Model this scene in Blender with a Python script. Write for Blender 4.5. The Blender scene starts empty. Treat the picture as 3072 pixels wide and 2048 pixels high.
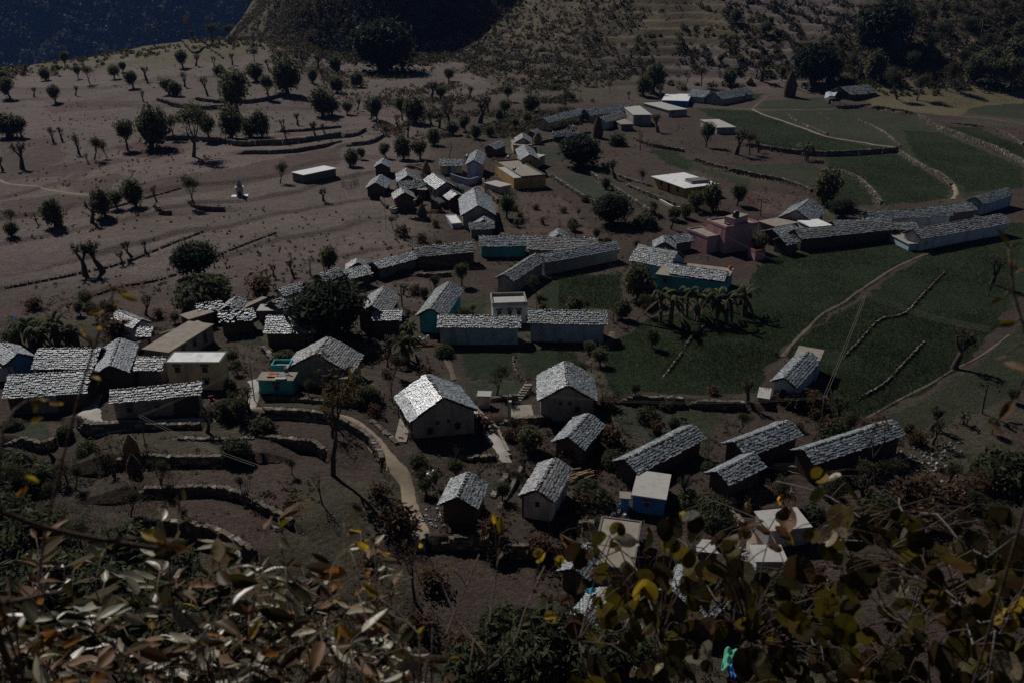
import bpy, math, random
import numpy as np
from mathutils import Vector, Matrix, Quaternion, Euler

R = math.radians
SC = bpy.context.scene
COL = SC.collection

# ------------------------------------------------------------------ camera, sky, sun, exposure
HAZE = 0.000062
CAM_Z = 41.0
PITCH = R(23.3)
LENS = 31.0
cam_d = bpy.data.cameras.new('camera')
cam_d.lens = LENS
cam_d.sensor_width = 36.0
cam_d.clip_start = 0.05
cam_d.clip_end = 9000.0
cam_d.dof.use_dof = True
cam_d.dof.focus_distance = 100.0
cam_d.dof.aperture_fstop = 9.0
cam = bpy.data.objects.new('camera', cam_d)
COL.objects.link(cam)
cam.location = (0, 0, CAM_Z)
cam.rotation_euler = (R(90) - PITCH, 0, 0)
SC.camera = cam

SUN_AZ = R(-33)      # to the left of the view direction, behind the village
SUN_EL = R(42)
SUN_DIR = Vector((math.sin(SUN_AZ) * math.cos(SUN_EL), math.cos(SUN_AZ) * math.cos(SUN_EL), math.sin(SUN_EL)))
world = bpy.data.worlds.new('World')
SC.world = world
world.use_nodes = True
wn = world.node_tree.nodes
bg = wn['Background']
sky = wn.new('ShaderNodeTexSky')
sky.sky_type = 'NISHITA'
sky.sun_disc = False
sky.sun_elevation = SUN_EL
sky.sun_rotation = SUN_AZ % (2 * math.pi)
sky.altitude = 3000
sky.air_density = 0.42
sky.dust_density = 0.1
world.node_tree.links.new(sky.outputs[0], bg.inputs[0])
bg.inputs[1].default_value = 0.05
sun_d = bpy.data.lights.new('sun', 'SUN')
sun_d.energy = 5.0
sun_d.angle = R(0.5)
sun_d.color = (1.0, 0.965, 0.925)
sun = bpy.data.objects.new('sun', sun_d)
COL.objects.link(sun)
sun.rotation_euler = (-SUN_DIR).to_track_quat('-Z', 'Y').to_euler()
vs = SC.view_settings
vs.view_transform = 'Standard'
vs.look = 'None'
vs.gamma = 1.0
vs.use_curve_mapping = False
vs.exposure = -0.82
cy = SC.cycles
cy.max_bounces = 5
cy.diffuse_bounces = 1
cy.glossy_bounces = 2
cy.transmission_bounces = 3
cy.transparent_max_bounces = 6
cy.volume_bounces = 0
cy.use_denoising = False
try:
    cy.denoiser = 'OPENIMAGEDENOISE'
except Exception:
    pass

# ------------------------------------------------------------------ where the photograph's points lie on the ground
VW = {'V': (0, 0, 2352 / 3072)}
for _i in range(9):
    VW['R%d' % (_i + 1)] = ((_i % 3) * 1024, (_i // 3) * 683, 2.296)
VW.update(A=(250, 860, 4.594), B=(560, 740, 4.594), C=(1080, 380, 4.594), D=(1560, 220, 4.594), E=(1820, 560, 4.594),
          F=(2260, 520, 2.897), G=(1600, 1240, 4.594), H=(1600, 1540, 2.94), I=(2048, 1220, 3.0625), J=(740, 1080, 4.594), K=(0, 960, 3.0625))
FPX = LENS / 36 * 2352
def V(view, x, y):
    ox, oy, s = VW[view]
    k = 2352 / 3072
    return (ox + x / s) * k, (oy + y / s) * k
CP, SP = math.cos(PITCH), math.sin(PITCH)
def ray(x, y):
    a, b = x - 1176, y - 784
    d = np.array([a, FPX * CP - b * SP, -FPX * SP - b * CP])
    return d / np.linalg.norm(d)

# smooth value noise
def _hash(i, j, s):
    n = (i * 374761393 + j * 668265263 + s * 982451653) & 0xffffffff
    n = ((n ^ (n >> 13)) * 1274126177) & 0xffffffff
    n = n ^ (n >> 16)
    return (n & 0xffff) / 32767.5 - 1.0
def vnoise(x, y, s=0):
    x = np.asarray(x, float); y = np.asarray(y, float)
    i = np.floor(x).astype(np.int64); j = np.floor(y).astype(np.int64)
    fx = x - i; fy = y - j
    fx = fx * fx * (3 - 2 * fx); fy = fy * fy * (3 - 2 * fy)
    a = _hash(i, j, s); b = _hash(i + 1, j, s); c = _hash(i, j + 1, s); d = _hash(i + 1, j + 1, s)
    return (a * (1 - fx) + b * fx) * (1 - fy) + (c * (1 - fx) + d * fx) * fy
def fbm(x, y, s=0, o=3):
    r = 0; a = 1.0; t = 0
    for k in range(o):
        r = r + a * vnoise(x * 2 ** k, y * 2 ** k, s + k * 17); t += a; a *= .5
    return r / t
def sst(t):
    t = np.clip(t, 0, 1)
    return t * t * (3 - 2 * t)

ED_C = [-400, 0, 150, 300, 430, 560, 660, 760]
ED_Y = [370, 387, 403, 432, 430, 419, 440, 480]
ED_Z = [0, 0, 2, 5, 7, 8, 7, 2]
HB_C = [930, 985, 1100, 1230, 1400, 1600, 1900, 2352, 2900]
HB_0 = [372, 365, 330, 290, 288, 300, 292, 272, 262]
HB_1 = [380, 372, 405, 445, 480, 520, 500, 460, 450]
HB_Z = [0, 0, 11, 27, 58, 95, 105, 105, 105]
def ridge_h(x, y, pts, m):
    best = np.full(np.shape(x), -1e9)
    for (x0, y0, z0), (x1, y1, z1) in zip(pts[:-1], pts[1:]):
        dx, dy = x1 - x0, y1 - y0
        t = np.clip(((x - x0) * dx + (y - y0) * dy) / (dx * dx + dy * dy), 0, 1)
        d = np.hypot(x - x0 - t * dx, y - y0 - t * dy)
        best = np.maximum(best, z0 + t * (z1 - z0) - m * d)
    return best
def colpt(c, Y, z):
    return ((c - 1176) / 2190 * Y, Y, z)
RIDGE_A = [colpt(905, 512, 74), colpt(960, 600, 112), colpt(1010, 700, 150)]
def strips(x, y):
    return (y - .33 * (x + 60) * (1 - sst((y - 170) / 90))) / (6.5 + .035 * np.maximum(y - 120, 0)) + .9 * fbm(x / 55, y / 55, 201, 3) + .12 * fbm(x / 7, y / 7, 203, 2)
def H0(x, y):
    x = np.asarray(x, float); y = np.asarray(y, float)
    ys = np.maximum(y, 25.0)
    c = 1176 + 2205 * x / ys
    z = 0.35 * fbm(x / 23, y / 23, 3, 2) + 0.07 * fbm(x / 3.1, y / 3.1, 9, 2)
    far = sst((y - 150) / 120)
    z = z + far * 0.8 * fbm(x / 60, y / 60, 5, 2)
    ye = np.interp(c, ED_C, ED_Y); ze = np.interp(c, ED_C, ED_Z)
    left = 1 - sst((c - 640) / 120)
    z = z + left * ze * sst((y - 225) / (ye - 225))
    sfac = sst((900 - c) / 120) * sst((y - 118) / 12)
    sv = strips(x, y)
    sq = sv - np.floor(sv)
    z = z + sfac * (.42 + .25 * vnoise(np.floor(sv) * 3.7, x / 30, 207)) * (1 - sq) * sst(sq / .08)
    over = np.maximum(y - ye, 0)
    z = z - (1 - sst((c - 600) / 60)) * over * 0.85 * sst(over / 14)
    # left spur with the shaded gully on its right
    bump = 5.0 * fbm(x / 38, y / 38, 21, 3) + 1.4 * fbm(x / 9, y / 9, 31, 2)
    ha = ridge_h(x, y, RIDGE_A, 0.98)
    ha = np.where(ha > -20, ha + bump * sst((ha + 3) / 12), ha)
    # right hill
    y0 = np.interp(c, HB_C, HB_0); y1 = np.interp(c, HB_C, HB_1); zz = np.interp(c, HB_C, HB_Z)
    t = np.clip((y - y0) / (y1 - y0), 0, None)
    hb = zz * np.where(t < 1, t ** 1.45, 1 + 0.35 * (t - 1))
    back = np.maximum(y - y1, 0)
    hb = hb - back * 1.0 * (1 - sst((c - 1180) / 160))
    tm = sst((c - 1480) / 60) * (1 - sst((c - 1930) / 70))
    hb = hb + bump * 0.8 * sst(hb / 14) * (1 - .75 * np.maximum(tm, .6 * sst((c - 1040) / 60)))
    tq = sst((c - 1040) / 60) * (1 - sst((c - 2000) / 90)) * sst((hb - 1.5) / 2) * (.68 + .12 * tm + .2 * vnoise(x / 40, y / 40, 303))
    st = 2.7
    q = (hb + 1.3 * fbm(x / 48, y / 48, 77, 2)) / st
    fq = q - np.floor(q)
    hb = hb * (1 - tq) + st * (np.floor(q) + sst((fq - .70) / .30)) * tq
    z = np.maximum(np.maximum(z, np.where(hb > .02, hb + np.minimum(z, 0.5), -99)), ha)
    # the hillside that carries the camera
    hc = 38.7 - 1.2 * np.maximum(y, -30) + 0.5 * fbm(x / 5, y / 5, 55, 2) * sst((y - 3) / 8)
    return np.maximum(z, np.where(y < 40, hc, -99))

WALLS = []      # resolved terrace walls: (points Nx2, height, reach, sign)
def steps(x, y):
    x = np.asarray(x, float); y = np.asarray(y, float)
    out = np.zeros(np.shape(x))
    for pts, h, reach, bb in WALLS:
        m = (x > bb[0]) & (x < bb[1]) & (y > bb[2]) & (y < bb[3])
        if not np.any(m):
            continue
        xx = x[m]; yy = y[m]
        bd = np.full(xx.shape, 1e9); bs = np.zeros(xx.shape); be = np.zeros(xx.shape)
        n = len(pts) - 1
        for k in range(n):
            (x0, y0), (x1, y1) = pts[k], pts[k + 1]
            dx, dy = x1 - x0, y1 - y0
            L2 = dx * dx + dy * dy
            t = ((xx - x0) * dx + (yy - y0) * dy) / L2
            tc = np.clip(t, 0, 1)
            d = np.hypot(xx - x0 - tc * dx, yy - y0 - tc * dy)
            side = dx * (yy - y0) - dy * (xx - x0)
            e = np.zeros(xx.shape)
            if k == 0:
                e = np.maximum(e, np.maximum(-t, 0) * math.sqrt(L2))
            if k == n - 1:
                e = np.maximum(e, np.maximum(t - 1, 0) * math.sqrt(L2))
            up = d < bd
            bd = np.where(up, d, bd); bs = np.where(up, side, bs); be = np.where(up, e, be)
        v = h * np.clip(1 - bd / reach, 0, 1) * sst(1 - be / 6.0) * (bs > 0) * np.clip(bd / 0.25, 0, 1)
        tmp = out[m]; out[m] = np.maximum(tmp, v)
    return out
# terrain sheet: rows grow with distance, columns fan out
ys_ = [-30.0]
while ys_[-1] < 36: ys_.append(ys_[-1] + 1.5)
while ys_[-1] < 760: ys_.append(ys_[-1] + .0045 * ys_[-1])
ys_ = np.array(ys_)
us = np.linspace(-1.0, 1.0, 520)
GX = us[None, :] * np.maximum(ys_[:, None], 42.0)
GY = np.repeat(ys_[:, None], len(us), 1)
GZ = H0(GX, GY)
GB = GZ.copy()
def H(x, y, grid=None):
    g = GZ if grid is None else grid
    x = np.asarray(x, float); y = np.asarray(y, float)
    j = np.clip(np.searchsorted(ys_, y, 'right') - 1, 0, len(ys_) - 2)
    fy = np.clip((y - ys_[j]) / (ys_[j + 1] - ys_[j]), 0, 1)
    u = (x / np.maximum(y, 42.0) + 1.0) / 2.0 * (len(us) - 1)
    i = np.clip(np.floor(u).astype(int), 0, len(us) - 2)
    fx = np.clip(u - i, 0, 1)
    return (g[j, i] * (1 - fx) + g[j, i + 1] * fx) * (1 - fy) + (g[j + 1, i] * (1 - fx) + g[j + 1, i + 1] * fx) * fy
def hbase(x, y):
    return float(H(x, y, GB))
TS = 46 * (800 / 46) ** (np.linspace(0, 1, 1500))
def ground(vx, vy, h=0.0, base=False):
    """point of the terrain (raised by h) that shows at this place of the photograph"""
    d = ray(vx, vy)
    P = d[None, :] * TS[:, None]
    g = P[:, 2] + CAM_Z - H(P[:, 0], P[:, 1], GB if base else GZ) - h
    k = int(np.argmax(g < 0))
    if g[k] >= 0:
        k = len(TS) - 1
    k = max(k, 1)
    f = g[k - 1] / (g[k - 1] - g[k]) if g[k - 1] > 0 > g[k] else 1.0
    t = TS[k - 1] + f * (TS[k] - TS[k - 1])
    p = d * t
    return Vector((p[0], p[1], p[2] + CAM_Z))
def onplane(vx, vy, z):
    d = ray(vx, vy)
    t = (z - CAM_Z) / d[2]
    return Vector((d[0] * t, d[1] * t, z))
def at(vx, vy, dist):
    d = ray(vx, vy)
    return Vector((d[0] * dist, d[1] * dist, CAM_Z + d[2] * dist))
def hz(x, y):
    return float(H(x, y))
def project(p):
    q = Vector(p) - Vector((0, 0, CAM_Z))
    zc = q.y * CP - q.z * SP
    return 1176 + FPX * q.x / zc, 784 - FPX * (q.y * SP + q.z * CP) / zc

# ------------------------------------------------------------------ materials
MATS = {}
def nodes_of(m):
    m.use_nodes = True
    return m.node_tree.nodes, m.node_tree.links
def mat(name, color=(.5, .5, .5), rough=.8, var=.25, scale=3.0, bump=.3, bscale=None, spec=.3, attr=False, stain=None, stain_scale=1.2, stain_amt=.5, trans=0.0, metallic=0.0, streak=False):
    if name in MATS:
        return MATS[name]
    m = bpy.data.materials.new(name); MATS[name] = m
    N, L = nodes_of(m)
    b = N['Principled BSDF']
    b.inputs['Roughness'].default_value = rough
    b.inputs['Specular IOR Level'].default_value = spec
    b.inputs['Metallic'].default_value = metallic
    tc = N.new('ShaderNodeTexCoord')
    if attr:
        src = N.new('ShaderNodeAttribute'); src.attribute_name = 'col'; csock = src.outputs['Color']
    else:
        src = N.new('ShaderNodeRGB'); src.outputs[0].default_value = (*color, 1); csock = src.outputs[0]
    if var > 0:
        nz = N.new('ShaderNodeTexNoise'); nz.inputs['Scale'].default_value = scale; nz.inputs['Detail'].default_value = 6; nz.inputs['Roughness'].default_value = .65
        L.new(tc.outputs['Object'], nz.inputs['Vector'])
        mr = N.new('ShaderNodeMapRange'); mr.inputs[1].default_value = .25; mr.inputs[2].default_value = .75
        mr.inputs[3].default_value = 1 - var; mr.inputs[4].default_value = 1 + var
        L.new(nz.outputs[0], mr.inputs[0])
        mx = N.new('ShaderNodeMix'); mx.data_type = 'RGBA'; mx.blend_type = 'MULTIPLY'; mx.inputs[0].default_value = 1
        L.new(csock, mx.inputs[6]); L.new(mr.outputs[0], mx.inputs[7]); csock = mx.outputs[2]
    if stain is not None:
        ns = N.new('ShaderNodeTexNoise'); ns.inputs['Scale'].default_value = stain_scale; ns.inputs['Detail'].default_value = 8; ns.inputs['Roughness'].default_value = .7
        if streak:
            mp = N.new('ShaderNodeMapping'); mp.inputs['Scale'].default_value = (1, 1, .22)
            L.new(tc.outputs['Object'], mp.inputs[0]); L.new(mp.outputs[0], ns.inputs['Vector'])
        else:
            L.new(tc.outputs['Object'], ns.inputs['Vector'])
        mr2 = N.new('ShaderNodeMapRange'); mr2.inputs[1].default_value = .5; mr2.inputs[2].default_value = .72; mr2.inputs[4].default_value = stain_amt
        L.new(ns.outputs[0], mr2.inputs[0])
        mx2 = N.new('ShaderNodeMix'); mx2.data_type = 'RGBA'; mx2.inputs[7].default_value = (*stain, 1)
        L.new(mr2.outputs[0], mx2.inputs[0]); L.new(csock, mx2.inputs[6]); csock = mx2.outputs[2]
    L.new(csock, b.inputs['Base Color'])
    if bump > 0:
        nb = N.new('ShaderNodeTexNoise'); nb.inputs['Scale'].default_value = bscale or scale * 4; nb.inputs['Detail'].default_value = 5
        L.new(tc.outputs['Object'], nb.inputs['Vector'])
        bp = N.new('ShaderNodeBump'); bp.inputs['Strength'].default_value = bump; bp.inputs['Distance'].default_value = .05
        L.new(nb.outputs[0], bp.inputs['Height']); L.new(bp.outputs[0], b.inputs['Normal'])
    if trans > 0:
        tr = N.new('ShaderNodeBsdfTranslucent'); L.new(csock, tr.inputs[0])
        ms = N.new('ShaderNodeMixShader'); ms.inputs[0].default_value = trans
        out = N['Material Output']
        L.new(b.outputs[0], ms.inputs[1]); L.new(tr.outputs[0], ms.inputs[2]); L.new(ms.outputs[0], out.inputs[0])
    return m

def ground_material():
    m = bpy.data.materials.new('soil'); N, L = nodes_of(m)
    b = N['Principled BSDF']; b.inputs['Roughness'].default_value = .95; b.inputs['Specular IOR Level'].default_value = .15
    tc = N.new('ShaderNodeTexCoord')
    at_ = N.new('ShaderNodeAttribute'); at_.attribute_name = 'col'
    cs = at_.outputs['Color']
    for sc, lo, hi, det in ((.06, .82, 1.18, 5), (.5, .8, 1.2, 8), (2.2, .62, 1.38, 6), (7.0, .6, 1.4, 3)):
        nz = N.new('ShaderNodeTexNoise'); nz.inputs['Scale'].default_value = sc; nz.inputs['Detail'].default_value = det; nz.inputs['Roughness'].default_value = .65
        L.new(tc.outputs['Object'], nz.inputs['Vector'])
        mr = N.new('ShaderNodeMapRange'); mr.inputs[1].default_value = .3; mr.inputs[2].default_value = .7; mr.inputs[3].default_value = lo; mr.inputs[4].default_value = hi
        L.new(nz.outputs[0], mr.inputs[0])
        mx = N.new('ShaderNodeMix'); mx.data_type = 'RGBA'; mx.blend_type = 'MULTIPLY'; mx.inputs[0].default_value = 1
        L.new(cs, mx.inputs[6]); L.new(mr.outputs[0], mx.inputs[7]); cs = mx.outputs[2]
    L.new(cs, b.inputs['Base Color'])
    n1 = N.new('ShaderNodeTexNoise'); n1.inputs['Scale'].default_value = 2.6; n1.inputs['Detail'].default_value = 9; n1.inputs['Roughness'].default_value = .72
    L.new(tc.outputs['Object'], n1.inputs['Vector'])
    bp = N.new('ShaderNodeBump'); bp.inputs['Strength'].default_value = 1.0; bp.inputs['Distance'].default_value = .45
    L.new(n1.outputs[0], bp.inputs['Height']); L.new(bp.outputs[0], b.inputs['Normal'])
    return m

# ------------------------------------------------------------------ mesh helpers
class MB:
    def __init__(self):
        self.v = []; self.f = []; self.c = []
    def add(self, verts, faces, col=None):
        o = len(self.v)
        self.v.extend(verts)
        self.f.extend([tuple(i + o for i in f) for f in faces])
        self.c.extend([col or (1, 1, 1)] * len(verts))
    def box(self, x0, x1, y0, y1, z0, z1, col=None, M=None):
        vs_ = [(x0, y0, z0), (x1, y0, z0), (x1, y1, z0), (x0, y1, z0), (x0, y0, z1), (x1, y0, z1), (x1, y1, z1), (x0, y1, z1)]
        if M is not None:
            vs_ = [tuple(M @ Vector(p)) for p in vs_]
        self.add(vs_, [(3, 2, 1, 0), (4, 5, 6, 7), (0, 1, 5, 4), (1, 2, 6, 5), (2, 3, 7, 6), (3, 0, 4, 7)], col)
    def tube(self, pts, rad, n=5, col=None, cap=True):
        pts = [Vector(p) for p in pts]
        if not hasattr(rad, '__len__'):
            rad = [rad] * len(pts)
        o = len(self.v); vv = []; ff = []
        t = (pts[1] - pts[0]).normalized()
        up = Vector((0, 0, 1)) if abs(t.z) < .9 else Vector((1, 0, 0))
        for i, p in enumerate(pts):
            if i == 0: t = pts[1] - pts[0]
            elif i == len(pts) - 1: t = pts[-1] - pts[-2]
            else: t = pts[i + 1] - pts[i - 1]
            t = t.normalized() if t.length > 1e-9 else Vector((0, 0, 1))
            a = t.cross(up)
            a = a.normalized() if a.length > 1e-6 else Vector((1, 0, 0))
            b = t.cross(a); up = -b if b.dot(up) < 0 else b
            b = up
            for k in range(n):
                an = 2 * math.pi * k / n
                vv.append(tuple(p + rad[i] * (math.cos(an) * a + math.sin(an) * b)))
        for i in range(len(pts) - 1):
            for k in range(n):
                k2 = (k + 1) % n
                ff.append((i * n + k, i * n + k2, (i + 1) * n + k2, (i + 1) * n + k))
        if cap:
            ff.append(tuple(range(n))); ff.append(tuple((len(pts) - 1) * n + k for k in range(n)))
        self.add(vv, ff, col)
    def lathe(self, prof, n=16, col=None, c=(0, 0, 0)):
        vv = []; ff = []
        for r, z in prof:
            for k in range(n):
                a = 2 * math.pi * k / n
                vv.append((c[0] + r * math.cos(a), c[1] + r * math.sin(a), c[2] + z))
        for i in range(len(prof) - 1):
            for k in range(n):
                k2 = (k + 1) % n
                ff.append((i * n + k, i * n + k2, (i + 1) * n + k2, (i + 1) * n + k))
        ff.append(tuple(range(n - 1, -1, -1))); ff.append(tuple((len(prof) - 1) * n + k for k in range(n)))
        self.add(vv, ff, col)
    def mesh(self, name, material, smooth=False):
        me = bpy.data.meshes.new(name)
        me.from_pydata(self.v, [], self.f)
        ca = me.color_attributes.new('col', 'FLOAT_COLOR', 'POINT')
        arr = np.ones((len(self.v), 4), np.float32); arr[:, :3] = np.array(self.c, np.float32) if self.c else 1
        ca.data.foreach_set('color', arr.ravel())
        if material is not None:
            me.materials.append(material)
        if smooth:
            me.polygons.foreach_set('use_smooth', np.ones(len(me.polygons), bool))
        me.update()
        return me
    def build(self, name, material, parent=None, smooth=False):
        return link(name, self.mesh(name, material, smooth), parent)
def link(name, me, parent=None):
    o = bpy.data.objects.new(name, me); COL.objects.link(o)
    if parent is not None:
        o.parent = parent
    return o
def mesh_np(name, verts, faces, cols, material, smooth=False):
    """faces: Nx3 or Nx4 int array"""
    me = bpy.data.meshes.new(name)
    nv, nf, k = len(verts), len(faces), faces.shape[1]
    me.vertices.add(nv); me.vertices.foreach_set('co', np.asarray(verts, np.float32).ravel())
    me.loops.add(nf * k); me.loops.foreach_set('vertex_index', np.asarray(faces, np.int32).ravel())
    me.polygons.add(nf); me.polygons.foreach_set('loop_start', np.arange(0, nf * k, k, dtype=np.int32))
    if smooth:
        me.polygons.foreach_set('use_smooth', np.ones(nf, bool))
    ca = me.color_attributes.new('col', 'FLOAT_COLOR', 'POINT')
    arr = np.ones((nv, 4), np.float32); arr[:, :3] = cols
    ca.data.foreach_set('color', arr.ravel())
    me.materials.append(material)
    me.update(calc_edges=True); me.validate()
    return me
def tag(o, label=None, cat=None, group=None, kind=None):
    if label: o['label'] = label
    if cat: o['category'] = cat
    if group: o['group'] = group
    if kind: o['kind'] = kind
    return o
def empty(name, loc, rz=0.0):
    o = bpy.data.objects.new(name, None); COL.objects.link(o)
    o.empty_display_size = .2
    o.location = loc; o.rotation_euler = (0, 0, rz)
    return o
ORD = ['first', 'second', 'third', 'fourth', 'fifth', 'sixth', 'seventh', 'eighth', 'ninth', 'tenth', 'eleventh', 'twelfth', 'thirteenth', 'fourteenth', 'fifteenth', 'sixteenth', 'seventeenth', 'eighteenth', 'nineteenth', 'twentieth', 'twenty-first', 'twenty-second', 'twenty-third', 'twenty-fourth', 'twenty-fifth', 'twenty-sixth', 'twenty-seventh', 'twenty-eighth', 'twenty-ninth', 'thirtieth', 'thirty-first', 'thirty-second', 'thirty-third', 'thirty-fourth', 'thirty-fifth', 'thirty-sixth', 'thirty-seventh', 'thirty-eighth', 'thirty-ninth', 'fortieth']
def projv(X, Y, Z):
    zc = Y * CP - (Z - CAM_Z) * SP
    return 1176 + FPX * X / zc, 784 - FPX * (Y * SP + (Z - CAM_Z) * CP) / zc
def zone(x, y):
    if y < 150 and x < 700: return 'far left ridge crest'
    if y < 330 and x < 660: return 'far brown plateau at the left'
    if y < 480 and x < 640: return 'near brown plateau at the left'
    if y < 480 and x < 860: return 'terraces between plateau and village'
    if y < 760 and x < 700: return 'pale left field above the roofs'
    if y < 330 and x < 1340: return 'scrubby slope behind the village'
    if y < 215: return 'hillside at the top right'
    if x >= 1600 and y < 520: return 'upper right green fields'
    if y < 570: return 'upper village gardens'
    if y < 800 and x < 1340: return 'middle village gardens'
    if y < 800: return 'middle right village'
    if x < 900: return 'lower left gardens'
    if x < 1700: return 'lower middle gardens'
    return 'lower right slope'
# ------------------------------------------------------------------ terraces and fields (traced on the ground)
# each: view, points left to right, height
WALL_DATA = [
 ('R1', [(1340, 690), (1480, 712), (1650, 715), (1800, 700), (1950, 662)], .9),
 ('R1', [(1075, 695), (1200, 735), (1400, 755), (1560, 748)], .9),
 ('R1', [(1110, 972), (1250, 968), (1500, 985), (1660, 1008), (1800, 1002), (2000, 992), (2351, 945)], 1.1),
 ('R1', [(1640, 1064), (1950, 1056), (2150, 1030), (2351, 990)], .7),
 ('R1', [(1290, 1400), (1380, 1448), (1555, 1458)], .7),
 ('R1', [(1060, 1425), (1110, 1466), (1175, 1482)], .7),
 ('R1', [(1150, 290), (1280, 320), (1420, 335), (1540, 410)], .8),
 ('R1', [(1900, 915), (2100, 905), (2351, 880)], .5),
 ('R2', [(0, 950), (100, 940), (170, 905)], .8),
 ('R2', [(40, 1010), (200, 990), (290, 935)], .7),
 ('R3', [(420, 1010), (600, 1040), (900, 1075), (1200, 1068), (1480, 1048)], 1.0),
 ('R3', [(300, 1185), (500, 1228), (700, 1268), (880, 1338)], .9),
 ('R3', [(1030, 1188), (1200, 1248), (1300, 1338), (1365, 1425)], .9),
 ('R3', [(1290, 755), (1600, 812), (1750, 900), (2000, 990), (2200, 1070), (2351, 1150)], 1.2),
 ('R3', [(1190, 828), (1350, 898), (1500, 1018)], .35),
 ('R3', [(1480, 1045), (1600, 1135), (1800, 1238), (1850, 1290)], .6),
 ('R3', [(1810, 858), (2030, 875), (2200, 915), (2351, 1005)], .4),
 ('R3', [(1020, 700), (1060, 750), (1290, 738)], .8),
 ('R3', [(70, 1110), (250, 1170), (300, 1180)], .9),
 ('R2', [(1430, 1215), (1540, 1290), (1640, 1355), (1760, 1425)], .7),
 ('R2', [(1700, 1195), (1850, 1295), (2050, 1425), (2150, 1490)], .7),
 ('R2', [(1780, 1125), (1900, 1225), (2085, 1290)], .7),
 ('E', [(250, 10), (560, 150), (940, 300)], .9),
 ('R2', [(2000, 960), (2150, 1015), (2351, 1050)], .7),
 ('J', [(150, 640), (700, 690), (1580, 760)], 1.3),
 ('J', [(1625, 905), (1750, 1000), (1900, 1130), (2085, 1300)], 1.2),
 ('J', [(0, 1195), (300, 1210), (700, 1250), (950, 1280), (1080, 1385)], 1.2),
 ('J', [(60, 880), (500, 860), (1000, 900), (1300, 980), (1600, 1150), (1780, 1330), (1880, 1540)], 1.4),
 ('K', [(730, 1015), (860, 1070), (1010, 1060), (1400, 1070), (1880, 1070)], 1.3),
 ('K', [(1500, 1185), (1570, 1185), (2100, 1200), (2352, 1185)], 1.2),
 ('K', [(1000, 1400), (1290, 1400), (1700, 1410), (2100, 1400), (2352, 1370)], 1.7),
 ('R7', [(900, 330), (1200, 330), (1480, 320), (1680, 370), (1830, 450), (2020, 560)], 1.5),
 ('R7', [(1000, 560), (1250, 560), (1500, 610), (1650, 690), (1760, 760)], 1.4),
 ('K', [(60, 1140), (250, 1150), (390, 1195), (500, 1150)], .7),
 ('R5', [(1895, 1205), (2100, 1215), (2351, 1225)], .8),
 ('R6', [(0, 1225), (200, 1240), (430, 1245)], .7),
 ('R5', [(1080, 1350), (1230, 1350), (1400, 1340)], .6),
 ('R8', [(530, 35), (800, 48), (1060, 35)], .5),
 ('R8', [(640, 640), (900, 640), (1150, 690), (1400, 700)], 1.0),
 ('R8', [(1500, 520), (1600, 505), (1720, 500)], .6),
 ('H', [(600, 1370), (760, 1350), (960, 1360)], .6),
 ('I', [(1480, 620), (1650, 600), (1780, 570)], .6),
 ('I', [(180, 860), (300, 850), (400, 870)], .5),
 ('R6', [(1100, 905), (1210, 790), (1360, 640), (1520, 600), (1650, 470), (1800, 315)], .12),
 ('R6', [(1180, 1200), (1380, 1080), (1490, 970), (1660, 790)], .12),
 ('R5', [(2110, 1170), (2200, 1060), (2350, 860)], .12),
 ('C', [(620, 560), (800, 600), (900, 640)], .5),
 ('C', [(330, 930), (300, 1040), (380, 1140)], .6),
 ('C', [(680, 1270), (760, 1290), (900, 1300)], .5),
 ('R5', [(170, 1070), (260, 1160), (330, 1190)], .4),
 ('R5', [(930, 1215), (1060, 1200), (1200, 1190)], .5),
 ('R5', [(480, 330), (620, 340), (760, 330)], .4),
 ('R4', [(1800, 820), (1860, 900), (1880, 950)], .5),
 ('R8', [(1000, 345), (1080, 250), (1140, 150)], .4),
 ('R8', [(1500, 430), (1640, 420), (1850, 400)], .5),
 ('C', [(1690, 760), (1730, 880), (1800, 980), (1900, 1080)], 1.0),
 ('C', [(1100, 640), (1180, 650), (1240, 660)], .7),
 ('C', [(480, 640), (560, 760), (620, 770)], .5),
 ('D', [(170, 1000), (420, 940), (560, 930)], .5),
 ('D', [(840, 850), (960, 840), (1020, 860)], .5),
 ('R6', [(0, 835), (60, 760), (150, 680)], .12),
 ('R3', [(930, 775), (1010, 830)], .12),
 ('R3', [(710, 785), (800, 850), (1000, 935)], .25),
 ('R5', [(1185, 870), (1200, 990), (1280, 1080)], .12),
 ('R1', [(600, 1480), (900, 1400), (1250, 1300)], .15),
 ('R4', [(0, 430), (500, 330), (900, 230), (1400, 30)], .15),
 ('R4', [(430, 550), (800, 420), (1200, 330), (1900, 40)], .12),
]
for vw, pts, h in WALL_DATA:
    w = [ground(*V(vw, *p), base=True) for p in pts]
    P2 = [(p.x, p.y) for p in w]
    reach = 5 + h * 4
    xs = [p[0] for p in P2]; ysq = [p[1] for p in P2]
    WALLS.append((P2, h, reach, (min(xs) - reach, max(xs) + reach, min(ysq) - reach, max(ysq) + reach)))

GZ = GB + steps(GX, GY)

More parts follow.
